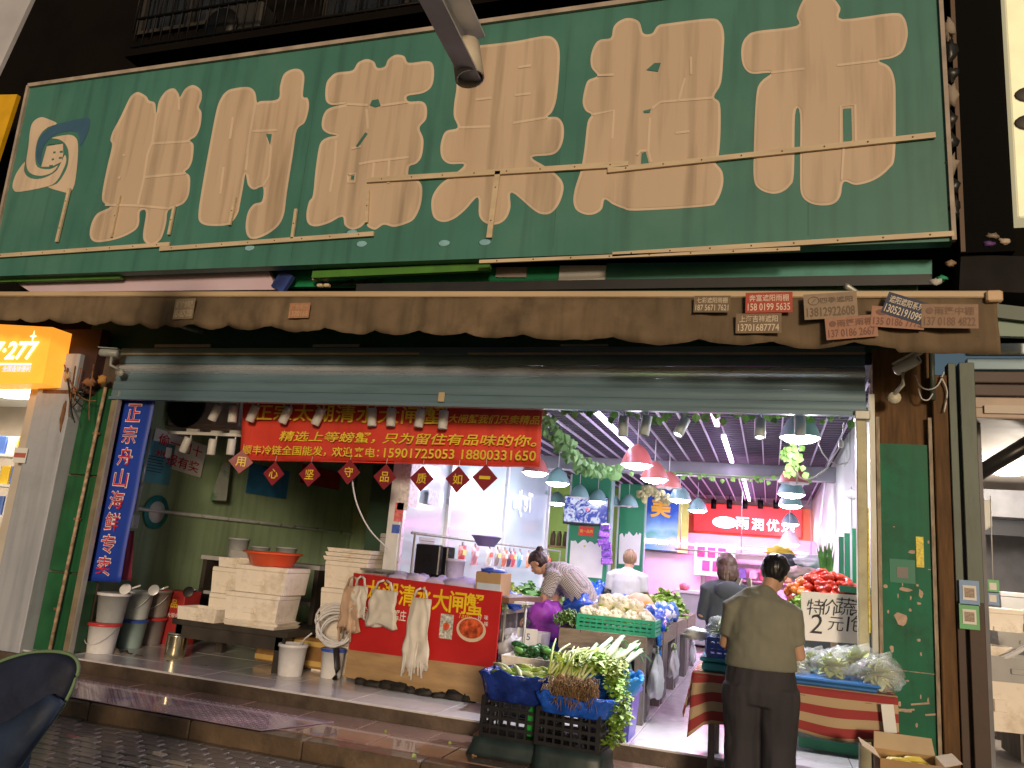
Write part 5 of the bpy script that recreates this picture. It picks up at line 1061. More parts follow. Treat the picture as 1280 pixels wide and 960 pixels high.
m_clear = M('clear_film', (.85, .9, .9), .18, var=.1, trans=.0, alpha=.22, spec=.8, bump=.6, bscale=18)
# ================================================================== CRATES
def crate(x, y, z, w, d, h, m, lab, rz=0., cat='crate', rows=4, cols=7, grp=None):
    t = thing('crate', lab, cat, (x, y, z), rz, group=grp)
    obj('floor', MB().box((0, 0, .012), (w-.02, d-.02, .02)), m, t, local=True)
    for (px, py, L, ax) in ((0, -d/2, w, 0), (0, d/2, w, 0), (-w/2, 0, d, 1), (w/2, 0, d, 1)):
        b = MB(); nr = rows; nc = max(3, int(cols*L/w)) if ax else cols
        for i in range(nr+1): zz = .01+(h-.02)*i/nr; b.box((px, py, zz), (L if not ax else .012, .012 if not ax else L, .022 if 0 < i < nr else .03))
        for i in range(nc+1):
            q = -L/2+.006+(L-.012)*i/nc; b.box((px+(q if not ax else 0), py+(0 if not ax else q), h/2), (.016 if not ax else .0105, .0105 if not ax else .016, h-.02))
        obj('side', b, m, t, local=True)
    for sx in (-1, 1):
        for sy in (-1, 1): obj('corner_post', MB().box((sx*(w/2-.006), sy*(d/2-.006), h/2), (.03, .03, h)), m, t, local=True)
    return t
m_ckb = M('crate_black', (.012, .012, .014), .5, var=.3); m_ckg = M('crate_green', (.03, .36, .2), .4, var=.1); m_ckbl = M('crate_blue', (.02, .07, .36), .4, var=.1)
# ---------------------------------------------------------------- front stand on the terrace
m_tarp = M('dark_tarp', (.02, .035, .035), .45, var=.4, scale=4, bump=.6, bscale=6)
def tarp(x, y, w, d, h, lab, sd):
    b = MB(); R = []
    for k, (zz, e) in enumerate(((0, 1.1), (.03, 1.06), (h*.6, 1.02), (h, 1), (h, .0))):
        r = []
        for i in range(40):
            a = 2*PI*i/40; cx = math.copysign(abs(math.cos(a))**.35, math.cos(a)); cy = math.copysign(abs(math.sin(a))**.35, math.sin(a))
            wv = 1+.05*mnoise.noise(Vector((cx*4, cy*4, sd+zz*6))); r.append(Vector((x+cx*w/2*e*wv, y+cy*d/2*e*wv, ZT+.012+zz)))
        R.append(r)
    b.rings(R); return tag(obj('tarpaulin', b, m_tarp), lab, 'tarpaulin')
tarp(-1.78, 6.08, .62, .5, .12, 'dark tarpaulin bundle under the left black crate', 1.); tarp(-1.32, 5.95, .5, .45, .15, 'dark tarpaulin bundle under the right black crate', 5.)
CB = .28
crate(-1.76, 6.08, ZT+.132, .5, .38, CB, m_ckb, 'left black slatted crate of the front vegetable stand', -.08)
crate(-1.32, 5.96, ZT+.162, .46, .38, CB-.03, m_ckb, 'right black slatted crate of the front vegetable stand', -.08)
tag(obj('green_bottle', MB().lathe([(.04, 0), (.045, .02), (.045, .16), (.02, .2), (.02, .23)], (-1.66, 6.02, ZT+.16), 12), M('bright_green_plastic', (.04, .5, .08), .3)), 'green bottle inside the left black crate', 'bottle')
def bagtray(x, y, z, w, d, h, lab, m, sd, rz=0.):
    """open tray wrapped in a blue bag with a crumpled, flaring rim"""
    t = thing('bagged_tray', lab, 'tray', (x, y, z), rz); R = []
    for zz, e in ((0, .86), (.01, .9), (h*.5, .97), (h*.85, 1.06), (h, 1.1), (h*1.05, 1.02), (h*.9, .94), (h*.5, .88)):
        r = []
        for i in range(64):
            a = 2*PI*i/64; cx = math.copysign(abs(math.cos(a))**.45, math.cos(a)); cy = math.copysign(abs(math.sin(a))**.45, math.sin(a))
            k = 1+(.09*mnoise.noise(Vector((cx*5+sd, cy*5, zz*9)))+.06*mnoise.noise(Vector((cx*13+sd, cy*13, zz*22))))*(zz/h+.3); r.append(Vector((cx*w/2*e*k, cy*d/2*e*k, zz + (.05*mnoise.noise(Vector((cx*4, cy*4, sd+7))) if zz > h*.7 else 0))))
        R.append(r)
    obj('bag', MB().rings(R, True, True), m, t, local=True); return t
Z1 = ZT+.132+CB; Z2 = ZT+.162+CB-.03
bagtray(-1.77, 6.06, Z1-.02, .56, .44, .19, 'dark blue bagged tray of bitter greens on the left black crate', m_bfd, 2., -.08)
bagtray(-1.3, 5.94, Z2-.03, .56, .44, .13, 'blue bagged tray of celery on the right black crate', m_bf, 8., -.08)
bagtray(-1.2, 6.5, .63, .5, .42, .14, 'bright blue bagged tray of leeks behind the celery', M('blue_film_bright', (.02, .22, .7), .28, var=.3, bump=.5, bscale=16), 14., .2)
t = thing('tray_support', 'dark stool under the tray of leeks', 'stool', (-1.2, 6.55, ZF)); obj('seat', MB().box((-1.22, 6.56, .61), (.36, .32, .04)), m_dw, t)
for sx in (-1, 1):
    for sy in (-1, 1): obj('leg', MB().box((-1.22+sx*.15, 6.56+sy*.13, (ZF+.59)/2), (.04, .04, .59-ZF)), m_dw, t)
# slender green-white vegetables, left tray
t = thing('gourd_pile', 'pile of slender green vegetables in the left blue tray', 'vegetables', (-1.77, 6.06, Z1+.1))
for i in range(26):
    a = rnd(-.5, .5); x = -1.77+rnd(-.2, .2); y = 6.06+rnd(-.12, .12); z = Z1+.13+rnd(0, .07)
    d = Vector((math.cos(a+.5)*.14, -math.sin(a+.9)*.14, rnd(-.03, .04))); c = Vector((x, y, z))
    obj('stalk', MB().tube([c-d, c-d*.3+Z0*.01, c+d*.4+Z0*.01, c+d], [.007, .016, .017, .005], 7), (m_lg2, m_stalk, m_lg)[i % 3], t)
# celery with roots hanging over the front
t = thing('celery_bunch', 'heap of celery with leafy tops and brown roots', 'celery', (-1.3, 5.94, Z2+.08))
for i in range(34):
    x0 = -1.4+rnd(-.12, .14); b = Vector((x0, 5.8+rnd(-.03, .05), Z2+.16+rnd(-.02, .09))); e = b+Vector((rnd(-.12, .18), rnd(.3, .5), rnd(.04, .2)))
    obj('stalk', MB().tube([b, b.lerp(e, .5)+Z0*.06, e], [.012, .009, .006], 6), m_stalk if i % 2 else m_lg2, t)
b = MB()
for i in range(330):
    a = random.random(); x = -1.5+.48*random.random(); y = 5.86+.5*random.random(); z = Z2+.19+.12*math.sin(PI*(x+1.5)/.48)+rnd(-.04, .05); frill(b, Vector((x, y, z)), .05, 4)
for i in range(150):
    s_ = random.random(); x = -1.06+.06*math.sin(s_*3)+rnd(-.06, .06); y = 5.9+rnd(-.1, .25); frill(b, Vector((x, y, Z2+.2-.42*s_**1.3)), .045, 4)
obj('leaves', b, m_lg, t)['kind'] = 'stuff'
b = MB()
for i in range(160): frill(b, Vector((-1.52+.5*random.random(), 5.86+.45*random.random(), Z2+.24+.1*random.random())), .045, 3)
obj('pale_leaves', b, m_lg2, t)['kind'] = 'stuff'
b = MB()
for i in range(420):
    c = Vector((-1.43+.3*random.random(), 5.735+rnd(-.03, .05), Z2+.13+rnd(-.05, .1))); b.tube([c, c+Vector((rnd(-.03, .03), rnd(-.04, .01), rnd(-.05, .03))), c+Vector((rnd(-.04, .04), rnd(-.05, .0), rnd(-.09, .02)))], [.004, .003, .001], 4)
obj('roots', b, m_root, t)['kind'] = 'stuff'
b = MB()
for i in range(130):
    c = Vector((-1.53+.12*random.random(), 5.78+rnd(-.03, .04), Z2+.15+rnd(-.04, .07))); b.tube([c, c+Vector((rnd(-.03, .03), rnd(-.04, .0), rnd(-.07, .02)))], [.003, .001], 4)
obj('pale_roots', b, m_rootp, t)['kind'] = 'stuff'
for i in range(7): c = Vector((-1.4+.04*i, 5.77+rnd(0, .03), Z2+.15+rnd(-.01, .06))); obj('root_ball', MB().ell(c, (.034, .03, .035), 10, 7, bump=.6, bs=4, seed=i), m_root, t)
# leeks
t = thing('leek_bunch', 'bunch of thick leeks in the bright blue tray', 'leeks', (-1.2, 6.5, .75))
m_lk = M('leek_white', (.6, .68, .45), .35, var=.15); m_lkg = M('leek_green', (.2, .42, .2), .4, var=.3)
for i in range(20):
    c = Vector((-1.36+.3*(i % 7)/7+rnd(-.02, .02), 6.34+rnd(-.02, .03), .77+.04*(i//7)+rnd(0, .02))); e = c+Vector((rnd(.02, .14), rnd(.28, .38), rnd(.06, .16)))
    st_ = obj('stem', MB().tube([c, c.lerp(e, .5), e], [.024, .02, .016], 9), m_lk, t); b = MB()
    for k in range(4): blade(b, c.lerp(e, .75), (e-c).normalized()+Vector((rnd(-.35, .35), 0, rnd(-.1, .3))), rnd(.16, .28), .017, rnd(.2, .8), 4)
    obj('leaf', b, m_lkg, st_)['kind'] = 'stuff'
    obj('cut_end', MB().lathe([(.0, 0), (.022, .002)], c-(e-c).normalized()*.003, 9, (c-e)), m_stalk, st_)
# peppers in a foam tray
p = PY(668, 822, 6.9); foam(p.x, 6.9, p.z-.1, .5, .34, .11, 'white foam tray of dark peppers behind the front stand', False, m_foam, 0., 'foam trays of vegetables')
t = thing('tray_stand', 'low dark stand under the tray of peppers', 'stand', (p.x, 6.9, ZF)); obj('box', MB().box((p.x, 6.92, (ZF+p.z-.1)/2), (.44, .3, p.z-.1-ZF), bev=.01), m_ckb, t); obj('rim', MB().box((p.x, 6.92, p.z-.115), (.47, .33, .02)), m_ckb, t)
t = thing('pepper_pile', 'heap of glossy dark green peppers in the foam tray', 'peppers', (p.x, 6.9, p.z))
m_pep = M('pepper_green', (.02, .09, .02), .2, var=.4, scale=5)
for i in range(38):
    c = Vector((p.x+rnd(-.2, .2), 6.9+rnd(-.12, .12), p.z+.0+rnd(0, .09))); a = rnd(0, PI); d = Vector((math.cos(a)*.06, math.sin(a)*.05, rnd(-.02, .02)))
    obj('pepper', MB().tube([c-d, c-d*.5, c+d*.4+Z0*.01, c+d], [.012, .026, .02, .004], 8), m_pep if i % 5 else m_mg, t)
# blue bin by the counter leg
p = PZ(772, 925, ZF); b = MB(); P = []
for zz, k in ((0, .85), (.36, 1), (.36, .93), (.03, .8)): P.append([Vector((p.x-.06+sx*.17*k, p.y+.14+sy*.2*k, ZF+zz)) for sx, sy in ((-1, -1), (1, -1), (1, 1), (-1, 1))])
b.rings(P, smooth=False); t = thing('blue_bin', 'blue violet plastic bin beside the wooden counter leg', 'bin', (p.x-.06, p.y+.14, ZF)); m_bin = M('bin_blue', (.09, .09, .5), .35, var=.1); obj('body', b, m_bin, t)
b = MB()
for s_ in (-1, 1): b.box((p.x-.06+s_*.175, p.y+.14, ZF+.35), (.02, .42, .03)); b.box((p.x-.06, p.y+.14+s_*.205, ZF+.35), (.33, .02, .031))
obj('rim', b, m_bin, t)
# ================================================================== WOODEN COUNTER ROW
LEG = PZ(800, 908, ZF); TX1 = LEG.x+.02; TY0 = LEG.y; TX0 = PY(699, 785, TY0).x; ZTT = PY(805, 803, TY0).z+.02
m_ow = M('old_wood', (.24, .18, .13), .7, var=.3, scale=5, stretch=(1, 6, 6), bump=.3, bscale=30, dirt=(.08, .06, .045), dirta=.7)
m_gw = M('grey_wood', (.2, .18, .165), .7, var=.3, scale=5, stretch=(6, 6, 1), bump=.3, bscale=30)
for k in range(4):
    y0 = TY0+k*1.25; x0, x1 = TX0+.12*k*0, TX1
    t = thing('wooden_counter', ['nearest', 'second', 'third', 'farthest'][k]+' weathered wooden vegetable counter of the middle row', 'counter', ((x0+x1)/2, y0+.6, ZF), group='wooden counters down the middle')
    obj('apron', MB().box(((x0+x1)/2, y0+.02, ZTT-.07), (x1-x0, .04, .14)), m_ow, t); obj('apron', MB().box((x1-.02, y0+.62, ZTT-.07), (.04, 1.15, .139)), m_ow, t)
    for j in range(4): obj('plank', MB().box((x0+(x1-x0)*(j+.5)/4, y0+.61, ZTT+.012), ((x1-x0)/4-.006, 1.22, .022)), m_ow, t)
    for sx in (x0+.05, x1-.05):
        for sy in (y0+.06, y0+1.15): obj('leg', MB().box((sx, sy, (ZF+ZTT-.14)/2), (.09, .07, ZTT-.14-ZF)), m_gw, t)
    obj('side_board', MB().box((x1-.03, y0+.32, ZF+.3), (.02, .45, .56)), m_gw, t)
    obj('back_panel', MB().box(((x0+x1)/2, y0+.9, ZF+.3), (x1-x0-.2, .02, .55)), m_dw, t)
# green crate of cauliflower
ZV = ZTT+.025
cA = PY(722, 789, TY0+.1); cB = PY(818, 793, TY0+.1); cw = cB.x-cA.x; ccx = (cA.x+cB.x)/2
crate(ccx, TY0+.27, ZV, cw, .4, .13, m_ckg, 'green slatted crate full of cauliflower on the nearest counter', 0, rows=3, cols=12)
m_cau = M('cauliflower', (.85, .8, .62), .8, var=.15, scale=14, bump=.9, bscale=90)
cp = [(-.32, .0, .1), (-.17, -.02, .11), (-.02, .0, .1), (.13, -.02, .1), (.28, .0, .1), (-.26, .17, .13), (-.1, .14, .14), (.06, .16, .13), (.22, .15, .12), (-.14, .05, .22), (.02, .06, .21), (.15, .08, .2)]
nmc = ['first front', 'second front', 'third front', 'fourth front', 'fifth front', 'first rear', 'second rear', 'third rear', 'fourth rear', 'left upper', 'middle upper', 'right upper']
for i, (dx, dy, dz) in enumerate(cp):
    c = Vector((ccx+dx*cw/.8, TY0+.2+dy, ZV+dz+.02)); t = thing('cauliflower', f'{nmc[i]} cauliflower head in the green crate', 'cauliflower', c-Z0*.07, group='cauliflowers in the green crate')
    b = MB(); b.ell(c, (.085, .085, .065), 14, 9, bump=.2, bs=4, seed=i)
    for j in range(26):
        a = rnd(0, 2*PI); e = rnd(.05, 1.35); q = c+Vector((.08*math.cos(a)*math.sin(e), .08*math.sin(a)*math.sin(e), .062*math.cos(e))); b.ell(q, rnd(.018, .028), 6, 5, bump=.4, bs=5, seed=j)
    obj('curd', b, m_cau, t)['kind'] = 'stuff'
    for j in range(4):
        b = MB(); a = j*1.6+i; blade(b, c+Vector((.05*math.cos(a), .05*math.sin(a), -.05)), (math.cos(a), math.sin(a), .9), .1, .03, .3); obj('leaf', b, m_lg2, t)
# beans to its left
t = thing('bean_pile', 'heap of green beans left of the cauliflower crate', 'beans', (cA.x-.1, TY0+.2, ZV)); b = MB()
for i in range(260):
    a = rnd(-.4, .6); c = Vector((cA.x-.12+rnd(-.11, .1), TY0+.18+rnd(-.12, .2), ZV+.02)); c.z += (.13-abs(c.x-cA.x+.12)*.5)*random.random(); d = Vector((math.cos(a+1)*.04, -math.sin(a+1)*.08, rnd(-.02, .02))); b.tube([c-d, c+Z0*.006, c+d], [.003, .0075, .003], 5)
obj('beans', b, M('bean_green', (.14, .26, .06), .4, var=.4, scale=12), t)['kind'] = 'stuff'
# greens and parcels further back on the counters
def greens(lab, x, y, z, rx, ry, h, m, n=120, s=.06, nm='leafy_greens', cat='vegetables'):
    t = thing(nm, lab, cat, (x, y, z)); b = MB()
    for i in range(n): a = rnd(0, 2*PI); r = math.sqrt(random.random()); frill(b, Vector((x+rx*r*math.cos(a), y+ry*r*math.sin(a), z+h*(1-r*r)*rnd(.6, 1))), s, 4)
    obj('leaves', b, m, t)['kind'] = 'stuff'
    obj('core', MB().ell((x, y, z+h*.3), (rx*.75, ry*.75, h*.5), 12, 7, bump=.4), m, t)
def filmheap(lab, x, y, z, rx, ry, h, m, sd=0., nm='blue_plastic_bag', cat='plastic bag'):
    b = MB(); b.ell((x, y, z+h*.48), (rx, ry, h*.55), 22, 14, bump=.55, bs=2.6, seed=sd); return tag(obj(nm, b, m), lab, cat)
greens('dark leafy greens behind the cauliflowers', ccx+.16, TY0+.95, ZV, .2, .18, .2, m_mg)
greens('small leafy greens at the elbow of the woman in white', TX0+.2, TY0+1.9, ZV, .2, .2, .24, m_mg)
filmheap('blue plastic bag slumped over the corner of the nearest counter', TX1-.08, TY0+.78, ZV-.05, .16, .3, .24, m_bf, 3.)
b = MB().grid(lambda a, c: Vector((TX1+.02+.02*math.sin(a*9)+.03*c, TY0+.6+.2*(a-.5)*(1-c*.7), ZV+.05-.42*c)), 10, 12); tag(obj('blue_film_tail', b, M('blue_film_tail', (.02, .2, .7), .3, bump=.4, bscale=14), solid=.003), 'tail of blue film hanging down the counter side', 'plastic film')
filmheap('blue plastic mound left behind the cauliflowers', TX0+.0, TY0+1.0, ZV, .2, .3, .3, m_bf, 9.)
t = thing('squash', 'cut orange squash with tan rind on the second counter', 'squash', (TX1-.32, TY0+1.75, ZV))
obj('rind', MB().ell((TX1-.35, TY0+1.8, ZV+.17), (.17, .14, .14), 18, 10, bump=.12), M('squash_rind', (.62, .38, .22), .5, var=.15), t); obj('flesh', MB().lathe([(.0, .006), (.075, .004), (.09, 0), (.09, -.05)], (TX1-.25, TY0+1.69, ZV+.15), 18, (.55, -.8, .15)), M('squash_flesh', (.85, .3, .02), .45), t)
m_wr = M('wrap_blue', (.05, .2, .65), .25, var=.5, scale=9, bump=.4, bscale=12); m_wrw = M('wrap_white', (.7, .74, .8), .25, var=.2, bump=.5, bscale=12)
for i in range(6): filmheap(['first', 'second', 'third', 'fourth', 'fifth', 'sixth'][i]+' shrink-wrapped blue and white pack from the front along the counter edge', TX1-.12, TY0+1.2+i*.26, ZV, .12, .14, .2, m_wr if i % 2 else m_wrw, i*2.1, 'wrapped_pack', 'pack')['group'] = 'wrapped packs along the counter edge'
greens('pale green cabbages further down the middle counters', TX1-.45, TY0+2.9, ZV, .32, .4, .28, m_lg2, 160, .08); greens('bright green marrow heap at the end of the middle counters', TX1-.3, TY0+3.8, ZV, .3, .5, .32, m_lg, 150, .09)
filmheap('white plastic sheet among the far vegetables', TX1-.65, TY0+2.2, ZV, .2, .25, .24, m_wrw, 4.); filmheap('dark blue tray liner behind the squash', TX1-.6, TY0+2.5, ZV, .2, .22, .22, m_bf, 6.)
# white bags hanging at the counter side
for i, (u, v, w, h) in enumerate(((820, 840, .2, .4), (842, 826, .16, .3), (866, 815, .12, .24))):
    p = PX(u, v, TX1+.06); t = thing('hanging_bag', ['nearest', 'middle', 'farthest'][i]+' white plastic bag hanging on the counter side', 'plastic bag', p-Z0*h/2, group='white bags on the counter side'); b = MB(); R = []
    for zz, e in ((-.5, .55), (-.44, .95), (-.25, 1.05), (0, .85), (.2, .55), (.34, .22), (.42, .2), (.5, .5)): R.append([p+Vector((w*.35*e*math.cos(a)*(1+.8*mnoise.noise(Vector((math.cos(a)*2, math.sin(a)*2, zz*4+i)))), w*.75*e*math.sin(a)*(1+.8*mnoise.noise(Vector((math.cos(a)*2+5, math.sin(a)*2, zz*4+i)))), h*zz+.03*math.sin(a*3+i))) for a in [2*PI*k/20 for k in range(20)]])
    b.rings(R); obj('bag', b, M('film_white', (.6, .64, .64), .3, var=.15, bump=.5, bscale=16), t); obj('knot', MB().ell(p+Z0*h*.46, (.03, .04, .04), 8, 6, bump=.5), (m_dg, m_lg, m_wrw)[i], t)
# ---------------------------------------------------------------- left shelf with greens under the snack rail
t = thing('vegetable_shelf', 'slanted vegetable shelf under the snack rail', 'shelf', (-3.1, 9.2, ZF))
obj('board', MB().box((-3.15, 9.3, .98), (.7, 2.6, .05)), m_ow, t)
for y in (8.1, 9.3, 10.5): obj('trestle', MB().box((-3.15, y, (.955+ZF)/2), (.6, .06, .955-ZF)), m_gw, t)
greens('lime green cucumbers heaped on the shelf left of the bending woman', -3.05, 8.55, 1.0, .28, .3, .26, m_lg, 140, .08); greens('pale lettuce heap further back on the left shelf', -3.05, 9.4, 1.0, .28, .35, .28, m_lg2, 140, .08)
filmheap('blue liner bag between the left shelf vegetables', -2.95, 9.0, 1.0, .26, .2, .2, m_bf, 11.); greens('green radish tops at the far end of the left shelf', -3.0, 10.2, 1.0, .26, .35, .28, m_mg, 120, .08)
t = thing('produce_table', 'table of produce behind the bending woman', 'table', (-2.3, 10.6, ZF)); obj('top', MB().box((-2.35, 11.2, .98), (.75, 1.6, .05)), m_ow, t)
for sy in (10.5, 11.9): obj('trestle', MB().box((-2.35, sy, (.955+ZF)/2), (.7, .06, .955-ZF)), m_gw, t)
filmheap('big blue bag on the table behind the bending woman', -2.15, 10.8, 1.0, .28, .3, .34, m_bf, 21.); greens('red and green vegetables behind the bending woman', -2.45, 10.7, 1.0, .24, .3, .32, m_lg, 110, .08)
tag(obj('red_pack', MB().ell((-2.42, 10.4, 1.25), (.07, .05, .1), 10, 7, bump=.3), M('pack_red', (.7, .06, .03), .4)), 'red pack among the greens behind the bending woman', 'pack')
# white tubs and purple bag left of the counter
p = PZ(668, 800, .75); t = thing('white_tub', 'white tub with a price card in front of the bending woman', 'tub', (p.x, 7.6, ZF)); tw = PY(655, 790, 7.6)
b = MB(); P = []
for zz, k in ((0, .85), (.62, 1.05), (.62, .97), (.3, .9)): P.append([Vector((tw.x+sx*.2*k, 7.65+sy*.16*k, ZF+zz)) for sx, sy in ((-1, -1), (1, -1), (1, 1), (-1, 1))])
b.rings(P, smooth=False); obj('body', b, M('tub_white', (.66, .68, .75), .4), t); q = PY(658, 796, 7.46); b = MB(); quadcard(b, (q.x, 7.475, q.z), X0, Z0, .2, .15); cd_ = obj('price_card', b, m_pap, t); obj('lettering', text_mb('15', 1, (q.x, 7.475, q.z), X0, Z0, .003, .0, height=.06), M('ink_blue', (.03, .05, .3), .5), cd_)
q = PY(685, 775, 8.0); filmheap('crumpled purple bag beside the white tub', q.x, 8.0, q.z-.22, .2, .18, .4, M('purple_film', (.32, .06, .5), .3, var=.3, bump=.5, bscale=12), 13.)
t = thing('bag_stand', 'crate carrying the purple bag', 'crate', (q.x, 8.0, ZF)); obj('box', MB().box((q.x, 8.0, (ZF+q.z-.2)/2), (.4, .34, q.z-.2-ZF), bev=.01), m_ckbl, t); obj('rim', MB().box((q.x, 8.0, q.z-.21), (.43, .37, .03)), m_ckbl, t)
p = PY(640, 790, 7.25); t = thing('folding_stand', 'white folding stand with hanging bags right of the counter', 'stand', (p.x, 7.3, ZF))
for dx in (-.1, .1): obj('leg', MB().cyl((p.x+dx, 7.3, ZF), (p.x+dx, 7.3, 1.2), .014, 8), m_steel, t)
obj('shelf', MB().box((p.x, 7.32, .62), (.26, .25, .02)), MATS['white_metal'], t); obj('shelf', MB().box((p.x, 7.32, 1.18), (.28, .25, .02)), MATS['white_metal'], t)
filmheap('white bag of goods on the folding stand', p.x, 7.3, .64, .12, .1, .24, m_wrw, 8.); filmheap('green box of goods low on the folding stand', p.x-.02, 7.2, .37, .1, .08, .12, m_dg, 4.5)
# ================================================================== RIGHT TABLE WITH STRIPED CLOTH
TBY = 5.95; ta = PY(872, 847, TBY); tb2 = PY(1112, 884, TBY); TZ = .9
t = thing('market_table', 'market table under a red and tan striped cloth', 'table', ((ta.x+tb2.x)/2, 6.3, ZT)); xa, xb = ta.x, tb2.x+.02
obj('top', MB().box(((xa+xb)/2, 6.3, TZ-.03), (xb-xa, .72, .04)), m_ow, t)
for x in (xa+.1, xb-.1):
    for y in (6.02, 6.58): obj('leg', MB().box((x, y, (ZT+TZ-.05)/2 if y < 6.4 else (ZF+TZ-.05)/2), (.045, .045, TZ-.05-ZT if y < 6.4 else TZ-.05-ZF)), m_gw, t)
obj('stretcher', MB().box(((xa+xb)/2, 6.02, .33), (xb-xa-.24, .03, .04)), m_gw, t)
mstr = bpy.data.materials.new('striped_cloth'); mstr.use_nodes = True; n, l, bs = nodes_of(mstr); uvn = n.new('ShaderNodeAttribute'); uvn.attribute_name = 'stripe'
wv = n.new('ShaderNodeMath'); wv.operation = 'FRACT'; l.new(uvn.outputs['Fac'], wv.inputs[0]); cmp_ = n.new('ShaderNodeMath'); cmp_.operation = 'GREATER_THAN'; cmp_.inputs[1].default_value = .5; l.new(wv.outputs[0], cmp_.inputs[0])
mx = n.new('ShaderNodeMix'); mx.data_type = 'RGBA'; mx.inputs['A'].default_value = (.48, .36, .22, 1); mx.inputs['B'].default_value = (.33, .045, .045, 1); l.new(cmp_.outputs[0], mx.inputs['Factor']); l.new(mx.outputs['Result'], bs.inputs['Base Color']); bs.inputs['Roughness'].default_value = .9
ck = thing('striped_cloth', 'red and tan striped cloth covering the market table', 'cloth', ((xa+xb)/2, 6.3, TZ)); b = MB(); st = []
NU, NV = 48, 26
for j in range(NV+1):
    for i in range(NU+1):
        a, c = i/NU, j/NV; x = xa-.03+(xb-xa+.06)*a; s_ = c*1.02
        if s_ < .72: y, z = 6.66-s_, TZ+.012
        else: y, z = 5.94-.015*math.sin(a*20)*(s_-.72)*3, TZ+.012-(s_-.72)*(1+.06*math.sin(a*11))
        if a < .1 and s_ >= .72: z -= (s_-.72)*.45*(1-a/.1); x -= .1*(s_-.72)
        b.v.append((x, y, z)); st.append(s_/.115+.3)
for j in range(NV):
    for i in range(NU): o_ = j*(NU+1)+i; b.f.append((o_, o_+1, o_+NU+2, o_+NU+1)); b.sm.append(True)
co = obj('cloth', b, mstr, ck, solid=.005); at = co.data.attributes.new('stripe', 'FLOAT', 'POINT'); at.data.foreach_set('value', st)
# left end drop of the cloth
b = MB(); st = []
for j in range(13):
    for i in range(17): a, c = i/16, j/12; b.v.append((xa-.035-.05*c-.02*math.sin(a*8)*c, 5.93+.7*a, TZ+.01-c*(.3-.08*a))); st.append((.72+c*.3)/.115+.3)
for j in range(12):
    for i in range(16): o_ = j*17+i; b.f.append((o_, o_+1, o_+18, o_+17)); b.sm.append(True)
co = obj('side_drop', b, mstr, ck, solid=.005); at = co.data.attributes.new('stripe', 'FLOAT', 'POINT'); at.data.foreach_set('value', st)
p = PY(1111, 898, 5.9); tag(obj('price_card', MB().box((p.x, 5.9, p.z), (.075, .01, .17), ry=-.1), m_pap), 'small white price card at the right corner of the striped cloth', 'card')
# crates and bagged greens on it
crate(xa+.22, 6.2, TZ+.12, .36, .34, .13, m_ckbl, 'dark blue crate of bagged greens at the left end of the striped table', .1, rows=3, cols=7)
t = thing('teal_tray', 'teal tray under the dark blue crate', 'tray', (xa+.22, 6.2, TZ+.018)); obj('base', MB().box((xa+.22, 6.2, TZ+.05), (.4, .36, .06), bev=.01), M('teal_plastic', (.02, .26, .36), .35), t); obj('rim', MB().box((xa+.22, 6.2, TZ+.1), (.43, .39, .03), bev=.008), MATS['teal_plastic'], t)
t = thing('blue_tray', 'flat blue tray under the bagged vegetables on the striped table', 'tray', (xb-.42, 6.2, TZ+.018)); obj('base', MB().box((xb-.4, 6.13, TZ+.035), (.62, .4, .03), bev=.01), M('blue_tray', (.03, .16, .45), .35), t); obj('rim', MB().box((xb-.4, 6.13, TZ+.06), (.66, .44, .02), bev=.008), MATS['blue_tray'], t)
def vegbag(x, y, z, r, h, lab, sd, mt=m_lg2):
    t = thing('bagged_greens', lab, 'bagged vegetable', (x, y, z), group='bagged vegetables on the striped table'); b = MB()
    for i in range(55): a = rnd(0, 2*PI); e = rnd(.1, 2.6); blade(b, Vector((x, y, z+h*.45)), (math.cos(a)*math.sin(e), math.sin(a)*math.sin(e), math.cos(e)*.8), r*rnd(.6, .86), r*rnd(.15, .32), .1, 3)
    obj('greens', b, mt, t)['kind'] = 'stuff'
    b = MB(); b.ell((x, y, z+h*.48), (r, r*.92, h*.5), 20, 14, bump=.35, bs=3.4, seed=sd); b.tube([(x+.02, y, z+h*.88), (x+.04, y-.02, z+h*1.0), (x+.07, y-.03, z+h*1.0)], [.03, .018, .03], 8); obj('film', b, m_clear, t)
for i, (dx, dy, dz, r, h) in enumerate(((-.62, .05, .03, .12, .17), (-.48, .22, .03, .13, .2), (-.36, .02, .06, .13, .17), (-.3, .3, .04, .15, .21), (-.18, .12, .1, .15, .19), (-.02, .28, .03, .15, .21), (-.08, -.04, .02, .16, .21), (-.6, .25, .04, .12, .17))):
    vegbag(xb+dx, 6.1+dy, TZ+dz, r, h, ['leftmost small', 'second', 'third low', 'tall rear', 'upper middle', 'rear right', 'big front right', 'rear left'][i]+' clear bag of pale greens on the striped table', i*3.3, m_lg2 if i % 3 else M('leaf_white', (.6, .66, .45), .5, var=.3))
vegbag(xa+.16, 6.17, TZ+.2, .13, .2, 'white bag of greens at the left in the dark blue crate', 31., MATS['leaf_white']); vegbag(xa+.32, 6.18, TZ+.2, .12, .19, 'white bag of greens at the right in the dark blue crate', 37.)
b = MB(); b.ell((xa-.02, 6.1, TZ+.26), (.09, .05, .04), 14, 9, bump=.9, bs=3); tag(obj('bag_tail', b, m_wrw), 'twisted white bag end poking left from the blue crate', 'plastic bag')
